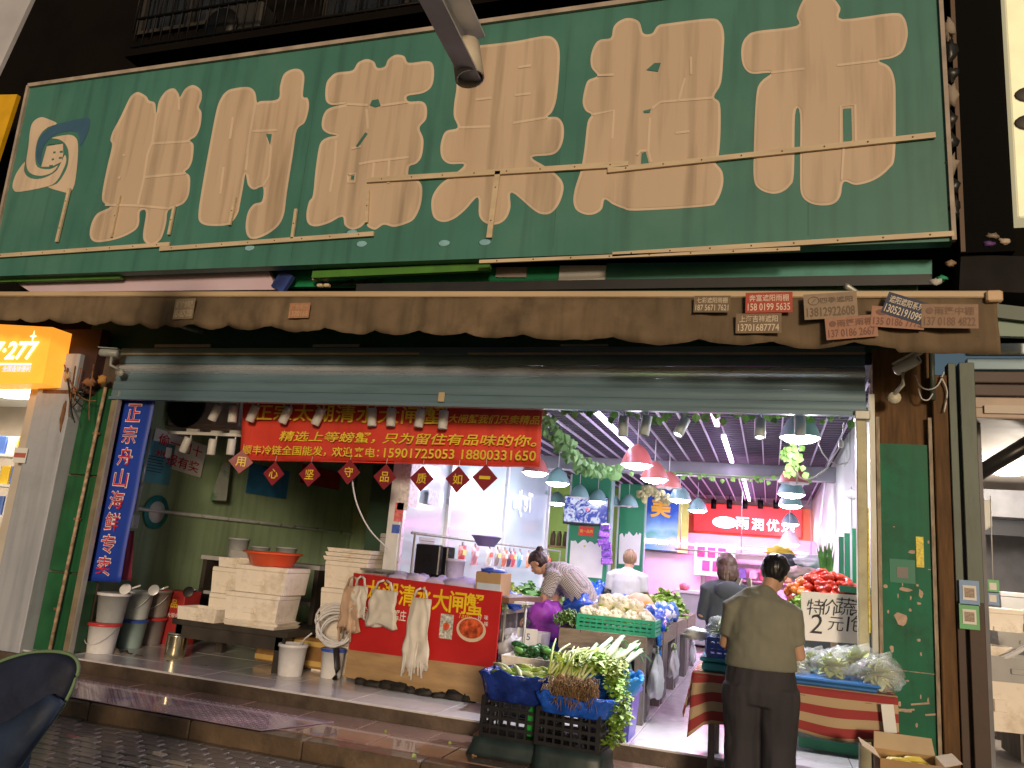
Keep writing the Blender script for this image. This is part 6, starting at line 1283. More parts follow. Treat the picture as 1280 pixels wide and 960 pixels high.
# hand-written price board
PBY = 6.72; A, B_, C_, D_ = PY(1001, 739, PBY), PY(1086, 745, PBY), PY(1086, 806, PBY), PY(1003, 800, PBY)
t = thing('price_board', 'white hand-written price board behind the bagged vegetables', 'board', (A.x, PBY, TZ)); obj('board', quadbox([D_, C_, B_, A], .012, Vector((0, -1, 0))), m_pap, t); m_ink = M('marker_ink', (.02, .02, .03), .6)
for ch, u, v, h in (('特', 1019, 759, .12), ('价', 1037, 759, .12), ('蔬', 1056, 758, .13), ('菜', 1074, 760, .12), ('2', 1021, 780, .14), ('元', 1045, 780, .1), ('1', 1060, 780, .11), ('包', 1074, 780, .12)): q = PY(u, v, PBY-.004); obj('lettering', text_mb(ch, 1, q, X0, Z0, .003, -.004, height=h, shear=.12), m_ink, t)
obj('prop', MB().box(((A.x+B_.x)/2, PBY+.03, (TZ+D_.z)/2-.02), (.05, .03, D_.z-TZ+.3)), m_gw, t)
# tomatoes and produce wall behind it on the right
RX = PY(1030, 735, 7.3).x
t = thing('stepped_rack', 'stepped green produce rack along the right wall', 'rack', (RX, 8, ZF))
for k in range(3): obj('shelf', MB().box((RX-.12+.2*k, 8.7, 1.32+.12*k), (.34, 3.2, .05)), m_colg, t)
for y in (7.2, 8.7, 10.2): obj('frame', MB().box((RX+.1, y, .8), (.6, .05, 1.0)), m_colg, t)
for y in (7.9, 8.7, 9.4): obj('upright', MB().box((RX+.3, y, 1.6), (.05, .05, 1.0)), m_colg, t)
obj('front_board', MB().box((RX-.3, 8.7, .95), (.03, 3.2, .72)), M('rack_front', (.03, .28, .12), .5), t); obj('end_board', MB().box((RX+.05, 7.12, .85), (.66, .03, .92)), M('rack_end', (.08, .1, .09), .5), t)
m_tom = M('tomato', (.72, .06, .02), .25, var=.25, scale=4); m_tomo = M('tomato_orange', (.85, .25, .04), .3, var=.2); tm_ = [MB().lathe([(.0, 0), (.028, .004), (.042, .026), (.036, .05), (.012, .058), (.0, .054)], (0, 0, 0), 12).mesh('tomato') for _ in range(2)]; setmat(tm_[0], m_tom); setmat(tm_[1], m_tomo)
tp_ = thing('tomato_heap', 'heap of red tomatoes on the green produce rack', 'tomatoes', (RX, 7.5, 1.4)); k = 0
for i in range(150):
    a = rnd(0, 2*PI); r = math.sqrt(random.random()); x = RX+.02+.33*r*math.cos(a); y = 7.45+.27*r*math.sin(a); z = 1.46+.2*(1-r*r)*rnd(.7, 1)
    o = bpy.data.objects.new('tomato', tm_[1 if x < RX-.15 else 0]); COL.objects.link(o); o.parent = tp_; o.location = Vector((x, y, z))-Vector(tp_.location); o.rotation_euler = (rnd(-.8, .8), rnd(-.8, .8), 0)
obj('base', MB().ell((RX+.02, 7.45, 1.44), (.32, .26, .12), 14, 7), m_tom, tp_)
crate(RX+.13, 7.17, 1.36, .42, .12, .13, M('crate_red', (.45, .06, .04), .4), 'red crate edge in front of the tomato heap', 0, rows=3, cols=9)
greens('green vegetables at the foot of the tomato heap', RX-.17, 7.17, 1.38, .13, .07, .1, m_lg, 60, .04)
sc0 = PY(1033, 712, 8.8)
t = thing('scallion_bundle', 'upright bundle of scallions behind the tomatoes', 'scallions', (sc0.x, 8.8, sc0.z)); b = MB()
for i in range(60): blade(b, Vector((sc0.x+rnd(-.05, .05), 8.8+rnd(-.05, .05), sc0.z-.06)), (rnd(-.16, .16), rnd(-.15, .15), 1), rnd(.2, .36), .009, .03, 4)
obj('leaves', b, m_mg, t)['kind'] = 'stuff'; obj('tie', MB().lathe([(.06, 0), (.06, .05)], (sc0.x, 8.8, sc0.z-.08), 12), m_lk, t)
for i, (u, v, y, c) in enumerate(((975, 688, 10.5, (.75, .55, .05)), (985, 700, 10, (.06, .07, .08)), (1000, 714, 9.6, (.55, .4, .35)), (1012, 700, 9.8, (.7, .72, .75)))):
    p = PY(u, v, y); filmheap(['yellow pack on the rack below the pink lamp', 'black wrapped pack on the produce rack', 'tan pack on the produce rack', 'white wrapped pack on the produce rack'][i], p.x, y, p.z-.08, .16, .1, .13, M('rackpack%d' % i, c, .35, var=.3), i*5., 'produce_pack', 'pack')
# wall things on the right
p = PX(1038, 615, XR-.06); b = MB().grid(lambda a, c: Vector((XR-.1-.1*c, p.y+(a-.5)*.5*(.2+c), p.z+.45-.95*c+.03*math.sin(a*9)*c)), 10, 12); tag(obj('white_drape', b, M('drape', (.6, .55, .68), .7, var=.2, scale=4), solid=.006), 'pale drape hanging on the right wall', 'drape')
for i, (u, v, w, h, c) in enumerate(((1058, 560, .5, .35, (.5, .58, .5)), (1060, 640, .5, .5, (.55, .55, .55)), (1055, 690, .5, .3, (.65, .3, .3)))):
    p = PX(u, v, XR-.01); b = MB(); quadcard(b, p, Vector((0, -1, 0)), Z0, w*1.5, h, .006); tag(obj('wall_notice', b, M('wall_notice%d' % i, c, .6, var=.3, scale=10)), ['upper pale notice', 'middle grey notice', 'lower reddish notice'][i]+' on the right shop wall', 'notice')
p = PX(1064, 618, XR-.1); t = thing('wall_camera', 'white dome camera on the right shop wall', 'camera', p); obj('base', MB().cyl(p+Vector((.08, 0, 0)), p, .05, 12), MATS['white_metal'], t); obj('dome', MB().ell(p, .05, 12, 8), MATS['white_metal'], t)
# ================================================================== PEOPLE
def remesh(mb, vox, smooth=6):
    me = mb.mesh('tmp'); o = bpy.data.objects.new('tmp', me); TMP.collection.objects.link(o)
    r = o.modifiers.new('r', 'REMESH'); r.mode = 'VOXEL'; r.voxel_size = vox; r.use_smooth_shade = True
    s = o.modifiers.new('s', 'SMOOTH'); s.factor = .5; s.iterations = smooth
    out = evaluated(o); bpy.data.objects.remove(o); bpy.data.meshes.remove(me)
    out.polygons.foreach_set('use_smooth', [True]*len(out.polygons)); return out
def etube(mb, st, side=Vector((1, 0, 0)), n=20):
    """st: list of (point, r_side, r_other)"""
    pts = [Vector(s[0]) for s in st]; R = []
    for i, s in enumerate(st):
        d = (pts[min(i+1, len(pts)-1)]-pts[max(i-1, 0)]).normalized(); a = (side - d*side.dot(d)).normalized(); c = d.cross(a)
        R.append([pts[i]+a*(s[1]*math.cos(2*PI*k/n))+c*(s[2]*math.sin(2*PI*k/n)) for k in range(n)])
    mb.rings(R)
def folds(me, amp, sc, seed=0., hem=False, stretch=(1, 1, 1)):
    N = [v.normal.copy() for v in me.vertices]; Z = [v.co.z for v in me.vertices]; z0 = min(Z)
    for i, v in enumerate(me.vertices):
        p = v.co.copy(); q = Vector((p.x*sc*stretch[0]+seed, p.y*sc*stretch[1], p.z*sc*stretch[2])); w = mnoise.noise(q)+.5*mnoise.noise(q*2.1)
        v.co = p + N[i]*(amp*w*min(1, .15+(p.z-z0)*12 if hem else 1))
m_skin = M('skin', (.5, .29, .19), .5, var=.06, scale=6, sss=.15)
def hand(mb, w, d, side, palm):
    d = d.normalized(); a = side.normalized(); u = palm
    etube(mb, [(w, .026, .02), (w+d*.04, .036, .017), (w+d*.08, .04, .015), (w+d*.095, .036, .012)], a)
    for k, L in enumerate((.06, .072, .068, .052)):
        b = w+d*.085+a*(-.03+.02*k); etube(mb, [(b, .0095, .0095), (b+d*L*.5+u*.008, .009, .009), (b+d*L*.85+u*.025, .008, .008), (b+d*L+u*.036, .006, .006)], a, 8)
    b = w+d*.025-a*.028; etube(mb, [(b, .013, .013), (b+d*.03-a*.025+u*.01, .011, .011), (b+d*.06-a*.03+u*.022, .008, .008)], a, 8)
def person(loc, rz, label, S):
    t = thing('person', label, 'person', loc, rz); k = S.get('scale', 1)
    body = MB(); head = Vector(S['head']); HR = Matrix.Rotation(S.get('hyaw', 0), 3, 'Z') @ Matrix.Rotation(S.get('hpitch', 0), 3, 'X') @ Matrix.Rotation(S.get('hroll', 0), 3, 'Y')
    hp = lambda x, y, z: head + HR @ Vector((x, y, z))
    # head: cranium, jaw, nose, ears, neck (local forward +Y)
    body.ell(head+HR @ Vector((0, -.008, .02)), (.076, .095, .098), 20, 14, R=HR); body.ell(hp(0, .03, -.055), (.058, .062, .06), 16, 10, R=HR)
    body.ell(hp(0, .098, -.022), (.013, .02, .022), 10, 8, R=HR); body.ell(hp(0, .09, -.06), (.026, .012, .012), 10, 6, R=HR)
    for s in (-1, 1): body.ell(hp(s*.08, -.005, -.01), (.011, .02, .032), 10, 8, R=HR)
    nk = Vector(S['neck']); etube(body, [(nk-Vector((0, 0, .05)), .062, .058), (nk.lerp(hp(0, -.02, -.05), .5), .052, .055), (hp(0, -.015, -.03), .055, .06)])
    sp = S['spine']; etube(body, [(p, rx-.018, ry-.018) for p, rx, ry in sp])
    for (sh, el, wr, hd, sd, pm) in S['arms']:
        sh, el, wr = Vector(sh), Vector(el), Vector(wr); etube(body, [(sh, .055, .055), (sh.lerp(el, .4), .05, .05), (el, .04, .042), (el.lerp(wr, .3), .042, .04), (wr, .026, .024)], Vector(sd)); hand(body, wr, Vector(hd), Vector(sd), Vector(pm))
    for (h, kn, an) in S['legs']:
        h, kn, an = Vector(h), Vector(kn), Vector(an); etube(body, [(h, .085, .09), (h.lerp(kn, .5), .075, .08), (kn, .055, .06), (kn.lerp(an, .35), .055, .06), (an, .036, .042)]); body.ell(an+Vector((0, .05, -.03)), (.04, .1, .03), 12, 8)
    bo = obj('body', remesh(body, .0065, 4), m_skin, t, local=True)
    for s in (-1, 1): obj('eye', MB().ell(hp(s*.032, .082, .0), (.014, .008, .008), 10, 6, R=HR), M('eye', (.03, .02, .015), .2), t, local=True)
    obj('mouth', MB().ell(hp(0, .099, -.058), (.022, .006, .006), 10, 6, R=HR), M('lips', (.4, .14, .12), .5), t, local=True)
    # shirt
    sb = MB(); etube(sb, sp, n=28)
    for (sh, el, wr, hd, sd, pm) in S['arms']:
        sh, el, wr = Vector(sh), Vector(el), Vector(wr); f = S['sleeve']
        nb = Vector(sp[-2][0]).lerp(sh, .3); cap = sh + (sh-Vector(sp[-3][0])).normalized()*.02; Y_ = Vector((0, 1, 0))
        if f <= 1: e = sh.lerp(el, f); etube(sb, [(nb, .07, .05), (nb.lerp(cap, .55), .085, .062), (cap, .085, .072), (sh.lerp(e, .45), .08, .07), (e, .072, .062), (e.lerp(el, .04), .066, .056)], Y_)
        else:
            etube(sb, [(nb, .06, .05), (nb.lerp(cap, .55), .075, .058), (cap, .075, .066), (sh.lerp(el, .5), .066, .06), (el, .055, .052)], Y_); etube(sb, [(el.lerp(wr, -.12), .045, .045), (el, .056, .056), (el.lerp(wr, .5), .05, .05), (wr, .042, .04)], Vector((0, 0, 1)))
    me = remesh(sb, .008, 10); folds(me, S.get('fold', .006), 9, 3.1, True, stretch=(1, 1, .8)); obj('shirt', me, S['shirt'], t, local=True)
    # trousers
    tb_ = MB(); etube(tb_, S['hips'], n=24); lw = S.get('legw', .1)
    for (h, kn, an) in S['legs']:
        h, kn, an = Vector(h), Vector(kn), Vector(an); etube(tb_, [(h+Vector((0, 0, .06)), lw*1.15, lw*1.3), (h, lw*1.18, lw*1.28), (h.lerp(kn, .5), lw*1.05, lw*1.1), (kn, lw*.93, lw*.97), (an+Vector((0, 0, .02)), lw*.95, lw*1.05)])
    me = remesh(tb_, .009, 5); folds(me, .011, 7, 9.2, stretch=(1.4, 1.4, .5)); obj('trousers', me, S['trous'], t, local=True)
    for (h, kn, an) in S['legs']:
        an = Vector(an); b = MB(); b.ell(an+Vector((0, .06, -.025)), (.05, .13, .045), 14, 8); b.box(an+Vector((0, .06, -.055)), (.09, .25, .03), bev=.012); obj('shoe', b, M('shoe_dark', (.03, .03, .035), .5), t, local=True)
    # hair
    hb = MB(); n_, m_ = 36, 22; hl = S['hair_len']; vs = []; fs = []
    for j in range(m_+1):
        th = PI*.98*j/m_
        for i in range(n_):
            ph = 2*PI*i/n_; d = Vector((math.sin(th)*math.cos(ph), math.sin(th)*math.sin(ph), math.cos(th)))
            front = max(0, d.y); r = Vector((.093*d.x, .108*d.y-.014, .112*d.z+.024))
            if d.z < .25 and d.y > .15: r = r*.80                # open the face
            if d.z < -.25: r.x *= .93
            st_ = .006*mnoise.noise(Vector((ph*4.2, th*1.2, S['seed'])))+.004*mnoise.noise(Vector((ph*11, th*1.1, S['seed'])))
            vs.append(head + HR @ (r + d*st_))
    for j in range(m_):
        for i in range(n_): q = (i+1) % n_; fs.append((j*n_+i, (j+1)*n_+i, (j+1)*n_+q, j*n_+q))
    hb.add(vs, fs, True)
    if hl > .1:
        hb.ell(hp(0, -.05, -.06), (.105, .07, .13), 20, 14, bump=.12, bs=3, R=HR); hb.ell(hp(0, -.03, .02), (.1, .095, .1), 18, 12, R=HR)
    if S.get('bun'): hb.ell(hp(*S['bun']), (.04, .045, .04), 12, 8, bump=.3, bs=4)
    hm = remesh(hb, .006, 2); folds(hm, .003, 60, 1., stretch=(1, 1, .12)); obj('hair', hm, S['hair'], t, local=True)
    return t, hp
m_hb = M('hair_black', (.012, .011, .013), .35, var=.6, scale=60, stretch=(1, 1, .15)); m_hbr = M('hair_brown', (.06, .035, .025), .4, var=.5, scale=60, stretch=(1, 1, .15)); m_hg = M('hair_greybrown', (.2, .12, .07), .5, var=.4, scale=60, stretch=(1, 1, .15)); m_hd = M('hair_dark', (.03, .02, .02), .4, var=.5, scale=50)
m_olive = M('olive_tee', (.2, .2, .155), .9, var=.1, scale=5, bump=1., bscale=7); m_pant = M('charcoal_trousers', (.036, .033, .04), .85, var=.25, scale=5, bump=1., bscale=8, stretch=(1.5, 1.5, .5))
# foreground shopper, back to us
P0 = PY(951, 830, 5.62)
sp1 = [((0, .0, .868), .224, .155), ((0, 0, .9), .226, .16), ((0, 0, .99), .212, .152), ((0, 0, 1.1), .208, .148), ((.0, .005, 1.2), .21, .14), ((.0, .012, 1.28), .19, .118), ((.01, .03, 1.335), .13, .085), ((.015, .045, 1.365), .07, .07)]
person((P0.x, 5.62, ZT+.0), 0, 'shopper in an olive tee and charcoal trousers seen from behind at the striped table', dict(
    head=(.082, .12, 1.475), neck=(.03, .05, 1.34), hpitch=-.5, hyaw=-.35, hroll=.1, spine=sp1, sleeve=.72, fold=.011,
    arms=[((-.17, .0, 1.232), (-.225, .03, .99), (-.14, .27, .97), (.5, .85, .0), (.85, -.5, 0), (0, 0, -1)), ((.17, .0, 1.232), (.235, .02, .96), (.17, .24, .99), (-.4, .9, .1), (-.9, -.4, 0), (0, 0, -1))],
    hips=[((0, 0, .9), .2, .14), ((0, 0, .82), .222, .158), ((0, -.005, .74), .23, .165), ((0, 0, .66), .21, .15)], legs=[((-.105, 0, .7), (-.106, .02, .43), (-.108, 0, .08)), ((.105, 0, .7), (.105, .0, .43), (.105, -.02, .08))], legw=.117,
    shirt=m_olive, trous=m_pant, hair=m_hb, hair_len=.1, seed=2.))
# woman in a dark hoodie
P1 = PY(908, 760, 7.9); k = 1.0
t, hp = person((P1.x, 7.9, ZF), .25, 'woman in a dark grey hoodie seen from behind in the aisle', dict(
    head=(.0, .07, 1.385), neck=(0, .03, 1.25), hpitch=-.3, hyaw=.1, spine=[((0, 0, .74), .185, .14), ((0, 0, .85), .19, .145), ((0, 0, 1.0), .185, .14), ((0, 0, 1.13), .19, .13), ((0, .01, 1.2), .17, .105), ((0, .02, 1.25), .1, .08), ((0, .03, 1.28), .065, .065)], sleeve=2, fold=.009,
    arms=[((-.17, 0, 1.17), (-.22, .03, .93), (-.1, .24, .98), (.4, .9, .2), (.9, -.4, 0), (0, 0, -1)), ((.17, 0, 1.17), (.22, .03, .93), (.1, .24, 1.0), (-.4, .9, .2), (-.9, -.4, 0), (0, 0, -1))],
    hips=[((0, 0, .84), .17, .13), ((0, 0, .74), .185, .14), ((0, 0, .64), .175, .13)], legs=[((-.09, 0, .66), (-.09, .01, .4), (-.09, 0, .07)), ((.09, 0, .66), (.09, .01, .4), (.09, 0, .07))], legw=.085,
    shirt=M('hoodie_slate', (.055, .07, .085), .9, var=.12, bump=.2, bscale=120), trous=M('black_trousers', (.015, .015, .018), .9), hair=m_hbr, hair_len=.2, seed=5.))
hd = MB(); hd.ell((0, -.11, 1.17), (.13, .055, .09), 16, 10, bump=.15); obj('hood', hd, MATS['hoodie_slate'], t, local=True)
for s in (0, 1): b = MB().box((.06+.13*s, -.1+.02*s, 1.2), (.035, .012, .2), ry=.35-.75*s*.6); st_ = obj('bag_strap', b, m_junk, t, local=True); obj('strap_edge', MB().box((.08+.13*s, -.108+.02*s, 1.2), (.008, .012, .2), ry=.35-.75*s*.6), m_pap, st_, local=True)
# woman in white
P2 = PY(783, 740, 10.5)
t, hp = person((P2.x, 10.5, ZF), .05, 'woman in a white tee with grey-brown hair seen from behind', dict(
    head=(.02, .05, 1.4), neck=(0, .02, 1.27), hpitch=-.2, spine=[((0, 0, .74), .2, .15), ((0, 0, .85), .205, .155), ((0, 0, 1.0), .2, .15), ((0, 0, 1.12), .205, .14), ((0, .0, 1.2), .185, .115), ((0, .01, 1.26), .11, .085), ((0, .02, 1.29), .066, .066)], sleeve=.7,
    arms=[((-.19, 0, 1.18), (-.245, .0, .93), (-.2, .17, .76), (.1, .8, -.4), (.9, -.2, 0), (0, 0, -1)), ((.19, 0, 1.18), (.245, .0, .93), (.2, .17, .76), (-.1, .8, -.4), (-.9, -.2, 0), (0, 0, -1))],
    hips=[((0, 0, .84), .18, .14), ((0, 0, .74), .2, .15), ((0, 0, .64), .18, .14)], legs=[((-.09, 0, .66), (-.09, .01, .4), (-.09, 0, .07)), ((.09, 0, .66), (.09, .01, .4), (.09, 0, .07))], legw=.09,
    shirt=M('white_tee', (.46, .48, .54), .85, var=.04, bump=.15, bscale=120), trous=M('grey_trousers', (.08, .08, .09), .9), hair=m_hg, hair_len=.1, seed=8.))
for s in (-1, 1): b = MB(); etube(b, [((s*.235, 0, 1.0), .055, .055), ((s*.245, .0, .93), .05, .052), ((s*.21, .14, .79), .04, .04)]); obj('sleeve_cover', b, m_junk, t, local=True)
# woman bending down in a checked shirt, facing left
mck = bpy.data.materials.new('checked_shirt'); mck.use_nodes = True; n, l, bs = nodes_of(mck); tcn = n.new('ShaderNodeTexCoord'); cx_ = n.new('ShaderNodeTexChecker'); cx_.inputs['Scale'].default_value = 80; cx_.inputs['Color1'].default_value = (.5, .49, .48, 1); cx_.inputs['Color2'].default_value = (.15, .14, .15, 1); l.new(tcn.outputs['Object'], cx_.inputs['Vector']); l.new(cx_.outputs['Color'], bs.inputs['Base Color']); bs.inputs['Roughness'].default_value = .9
P3 = PY(722, 770, 8.15)
person((P3.x+.03, 8.15, ZF), PI/2-.1, 'woman in a checked shirt bending down to the left over the vegetables', dict(
    head=(.0, .5, 1.27), neck=(0, .38, 1.2), hpitch=-.75, bun=(0, -.1, .1), spine=[((0, -.1, .76), .18, .14), ((0, -.06, .88), .185, .15), ((0, .03, 1.03), .185, .15), ((0, .15, 1.15), .19, .14), ((0, .26, 1.2), .18, .115), ((0, .34, 1.215), .11, .085), ((0, .4, 1.22), .066, .066)], sleeve=.85,
    arms=[((-.17, .25, 1.17), (-.21, .33, .93), (-.17, .5, .74), (.1, .7, -.6), (1, 0, 0), (0, -1, -.3)), ((.17, .25, 1.17), (.2, .34, .93), (.16, .5, .76), (-.1, .7, -.6), (-1, 0, 0), (0, -1, -.3))],
    hips=[((0, -.08, .86), .17, .14), ((0, -.11, .76), .19, .15), ((0, -.1, .66), .18, .14)], legs=[((-.09, -.1, .68), (-.09, -.04, .4), (-.09, -.06, .07)), ((.09, -.1, .68), (.09, -.04, .4), (.09, -.06, .07))], legw=.09,
    shirt=mck, trous=M('navy_trousers', (.03, .035, .06), .9), hair=m_hd, hair_len=.1, seed=11.))
# ================================================================== NEIGHBOUR ON THE LEFT
m_cream = M('cream_wall', (.55, .5, .43), .6, var=.06)
ns = thing('neighbour_shop', 'brightly lit neighbouring shop front at the left edge', 'shop', (-8.6, 6.8, ZT))
obj('jamb', MB().box((-7.72, 6.62, 1.6), (.2, .3, 2.9)), m_cream, ns); obj('back_wall', MB().box((-9.2, 8.3, 1.7), (3.2, .1, 3.1)), m_cream, ns); obj('floor', MB().box((-9.2, 7.4, ZF-.02), (3.2, 1.8, .04)), m_tile, ns); obj('ceiling', MB().box((-9.2, 7.4, 3.1), (3.2, 1.8, .05)), m_pap, ns); obj('far_wall', MB().box((-10.8, 7.4, 1.7), (.08, 1.8, 3.0)), m_cream, ns)
obj('lamp_panel', MB().box((-8.7, 7.2, 3.05), (1.2, .4, .04)), M('shop_lamp', (1, .95, .9), .4, emit=7, ecol=(1, .93, .85)), ns)
L = bpy.data.lights.new('n', 'AREA'); L.energy = 45; L.size = 1.0; L.color = (1, .92, .82); lo = bpy.data.objects.new('lamp_light', L); COL.objects.link(lo); lo.parent = ns; lo.location = Vector((-8.7, 7.2, 3.0))-Vector(ns.location)
for k in range(4): obj('shelf', MB().box((-8.75, 7.25, 1.2+.36*k), (1.5, .3, .03)), m_pap, ns)
for k in range(4):
    for i in range(9):
        c = ((.8, .55, .05), (.75, .75, .75), (.1, .2, .6))[(i+k) % 3]; p = (-8.1-.16*i, 7.2, 1.215+.36*k); t = tag(obj('product_carton', MB().box((p[0], p[1], p[2]+.11), (.13, .14, .22), bev=.006), M('prod%d' % ((i+k) % 3), c, .4)), ['lowest', 'second', 'third', 'topmost'][k]+' shelf '+['first', 'second', 'third', 'fourth', 'fifth', 'sixth', 'seventh', 'eighth', 'ninth'][i]+' carton from the right in the neighbouring shop', 'carton', 'cartons in the neighbouring shop')
p = PY(25, 569, 6.35); t = thing('wall_notice', 'small red framed notice on the white pillar', 'notice', p); b = MB(); quadcard(b, p, X0, Z0, .18, .16); obj('sheet', b, m_pap, t); b = MB(); quadcard(b, p-Vector((0, .004, 0)), X0, Z0, .16, .05); obj('red_band', b, M('notice_red', (.5, .15, .12), .5), t)
YO = 6.15; os_ = thing('orange_sign', 'glowing orange sign with white numbers at the left edge', 'sign', PY(20, 480, YO))
A, B_, C_, D_ = PY(-60, 402, YO), PY(66, 409, YO), PY(53, 479, YO), PY(-60, 482, YO)
obj('face', quadbox([D_, C_, B_, A], .25, Vector((0, -1, 0))), M('lit_orange', (1, .4, .05), .4, emit=1.15, ecol=(1, .33, .03)), os_)
m_gl = M('lit_number', (1, .95, .85), .4, emit=2.2, ecol=(1, .92, .8)); p = PY(22, 438, YO-.01); obj('lettering', text_mb('7·277', 1, (p.x-.05, YO-.004, p.z), X0, Z0, .004, .02, width=.62, height=.2, shear=.15), m_gl, os_)
obj('underline', MB().box(PY(12, 455, YO-.006), (.6, .006, .015)), m_gl, os_); p = PY(20, 461, YO-.01); obj('lettering', text_mb('全国连锁便利', 1, (p.x, YO-.004, p.z), X0, Z0, .004, .005, width=.4), M('lit_violet', (.9, .6, 1), .4, emit=1.2), os_)
p = PY(41, 420, YO-.01); b = MB(); tri_poly(b, [Vector((p.x+.05*r*math.sin(a), YO-.006, p.z+.07*r*math.cos(a))) for a, r in [(k*PI/4, 1 if k % 2 == 0 else .25) for k in range(8)]]); obj('star', b, m_gl, os_)
strip('yellow_board', 'yellow sign edge at the far left beside the green sign', 'sign', -60, 160, 8, 160, 6.2, .9, M('yellow_sign', (.75, .42, .01), .5))
# junction of cables, motor and camera at the top left of the opening
p = PY(85, 450, 6.4); obj_ = thing('dark_bracket', 'dark board behind the wiring at the left jamb top', 'board', (p.x, 6.5, p.z-.3)); obj('board', MB().box((p.x+.05, 6.5, p.z), (.6, .12, .72)), M('dark_maroon', (.045, .018, .018), .7, var=.4), obj_); obj('ledge', MB().box((p.x+.02, 6.42, p.z-.36), (.5, .1, .04)), m_rust, obj_)
def cctv(p, d, lab, m):
    d = Vector(d).normalized(); t = thing('security_camera', lab, 'camera', p); obj('housing', MB().lathe([(.034, 0), (.042, .01), (.042, .17), (.036, .19), (.03, .185)], p, 14, d), m, t)
    obj('lens', MB().lathe([(.03, .18), (.02, .186)], p, 12, d), m_junk, t); obj('hood', MB().box(p+d*.1+Z0*.045, (.2, .1, .008), rz=math.atan2(d.y, d.x), ry=-math.asin(d.z)), m, t)
    obj('bracket', MB().tube([p+d*.06-Z0*.04, p+d*.06-Z0*.13, p-d*.02+Vector((0, .08, -.17))], .016, 8), m, t); obj('base', MB().cyl(p+Vector((0, .05, -.19)), p+Vector((0, .09, -.19)), .045, 12), m, t)
cctv(PY(148, 442, 6.3), (-1, -.35, -.02), 'grey security camera wired to the left jamb top', M('cam_grey', (.3, .33, .32), .45, dirt=(.12, .1, .08), dirta=.6)); cctv(PY(1119, 464, 6.3), (.75, -.5, .38), 'cream security camera on the right pillar', M('cam_cream', (.6, .58, .46), .4, dirt=(.3, .25, .18), dirta=.5))
t = thing('cable_tangle', 'tangle of wires and rusty brackets at the left jamb top', 'cables', PY(90, 480, 6.35))
for i in range(7): a = PY(78+rnd(0, 40), 455+rnd(0, 10), 6.36); c = PY(75+rnd(0, 45), 500+rnd(-10, 30), 6.36); obj('wire', MB().tube(rope(a, c, .06+rnd(0, .08)), .007, 5), m_junk if i % 2 else m_rust, t)
for i, (u, v, w, h) in enumerate(((86, 470, .08, .12), (112, 478, .16, .1), (100, 490, .1, .06), (80, 520, .04, .34), (128, 475, .1, .1))): obj('bracket', MB().ell(PY(u, v, 6.38), (w/2, .04, h/2), 10, 7, bump=.6, bs=3, seed=i), (M('tan_junk', (.45, .33, .2), .7), m_rust, m_junk, m_rust, M('orange_junk', (.4, .2, .05), .7))[i], t)
# wires by the right camera
t = thing('pillar_wires', 'loose pale wires on the right pillar top', 'wires', PY(1155, 480, 6.45))
for q in ([(1145, 470), (1150, 482), (1160, 487), (1172, 482), (1180, 465)], [(1148, 486), (1152, 498), (1160, 500), (1166, 492)], [(1176, 470), (1184, 490), (1180, 515)]): obj('wire', MB().tube(spline([tuple(PY(u, v, 6.45)) for u, v in q], 4, False), .006, 5), m_cord, t)
obj('conduit', MB().cyl(PY(1164, 432, 6.47), PY(1166, 500, 6.47), .02, 8), m_scol, t)
# ================================================================== NEIGHBOUR ON THE RIGHT
XQ = 1.46; nr_ = thing('right_neighbour_shop', 'neighbouring shop interior at the right edge with a beige ceiling', 'shop', (2.6, 8, ZT))
m_beige = M('beige_plaster', (.62, .55, .48), .7, var=.06); m_gry = M('grey_plaster', (.2, .2, .22), .7, var=.2)
obj('ceiling', MB().box((3.3, 9.2, 2.95), (3.6, 5.4, .06)), m_beige, nr_); obj('back_wall', MB().box((3.3, 11.9, 1.6), (3.6, .1, 2.9)), m_gry, nr_); obj('floor', MB().box((3.3, 9.2, ZF-.03), (3.6, 5.5, .06)), M('pale_floor', (.5, .45, .4), .4, dirt=(.3, .25, .2), dirta=.5), nr_); obj('side_wall', MB().box((5.1, 9.2, 1.6), (.1, 5.4, 2.9)), m_gry, nr_); obj('shared_wall', MB().box((1.52, 9.5, 1.6), (.08, 5.2, 2.9)), m_gry, nr_)
for z, mt in ((3.42, m_shl), (3.3, m_sh), (3.2, M('brown_slat', (.1, .07, .06), .6)), (3.1, MATS['brown_slat']), (3.0, M('pale_slat', (.5, .4, .33), .6)), (2.93, MATS['pale_slat'])): obj('shutter_slat', MB().box((3.2, 6.55, z), (3.6, .06, .09), bev=.008), mt, nr_)
obj('beam', MB().box((3.3, 10.2, 2.62), (3.6, .3, .3)), m_gry, nr_)
p = PY(1262, 613, 9.5); obj('ceiling_lamp', MB().lathe([(.13, 0), (.13, .03), (.1, .045)], (p.x, 9.5, 2.87), 18), M('neigh_lamp', (1, .95, .85), .4, emit=16, ecol=(1, .92, .8)), nr_)
L = bpy.data.lights.new('n2', 'POINT'); L.shadow_soft_size = .12; L.energy = 110; L.color = (1, .9, .76); lo = bpy.data.objects.new('lamp_light', L); COL.objects.link(lo); lo.parent = nr_; lo.location = Vector((p.x, 9.0, 2.45))-Vector(nr_.location)
a, c = PY(1218, 595, 7.2), PY(1300, 545, 7.2); tag(obj('black_pipe', MB().cyl(a-(c-a)*.2, c+(c-a)*.4, .06, 12), m_junk), 'thick black pipe slanting below the beige ceiling on the right', 'pipe')
tag(obj('brown_board', MB().box((2.9, 10.6, 2.4), (2.6, .1, .2)), M('dark_slate', (.05, .05, .06), .6)), 'dark board across the back of the right neighbour', 'board')
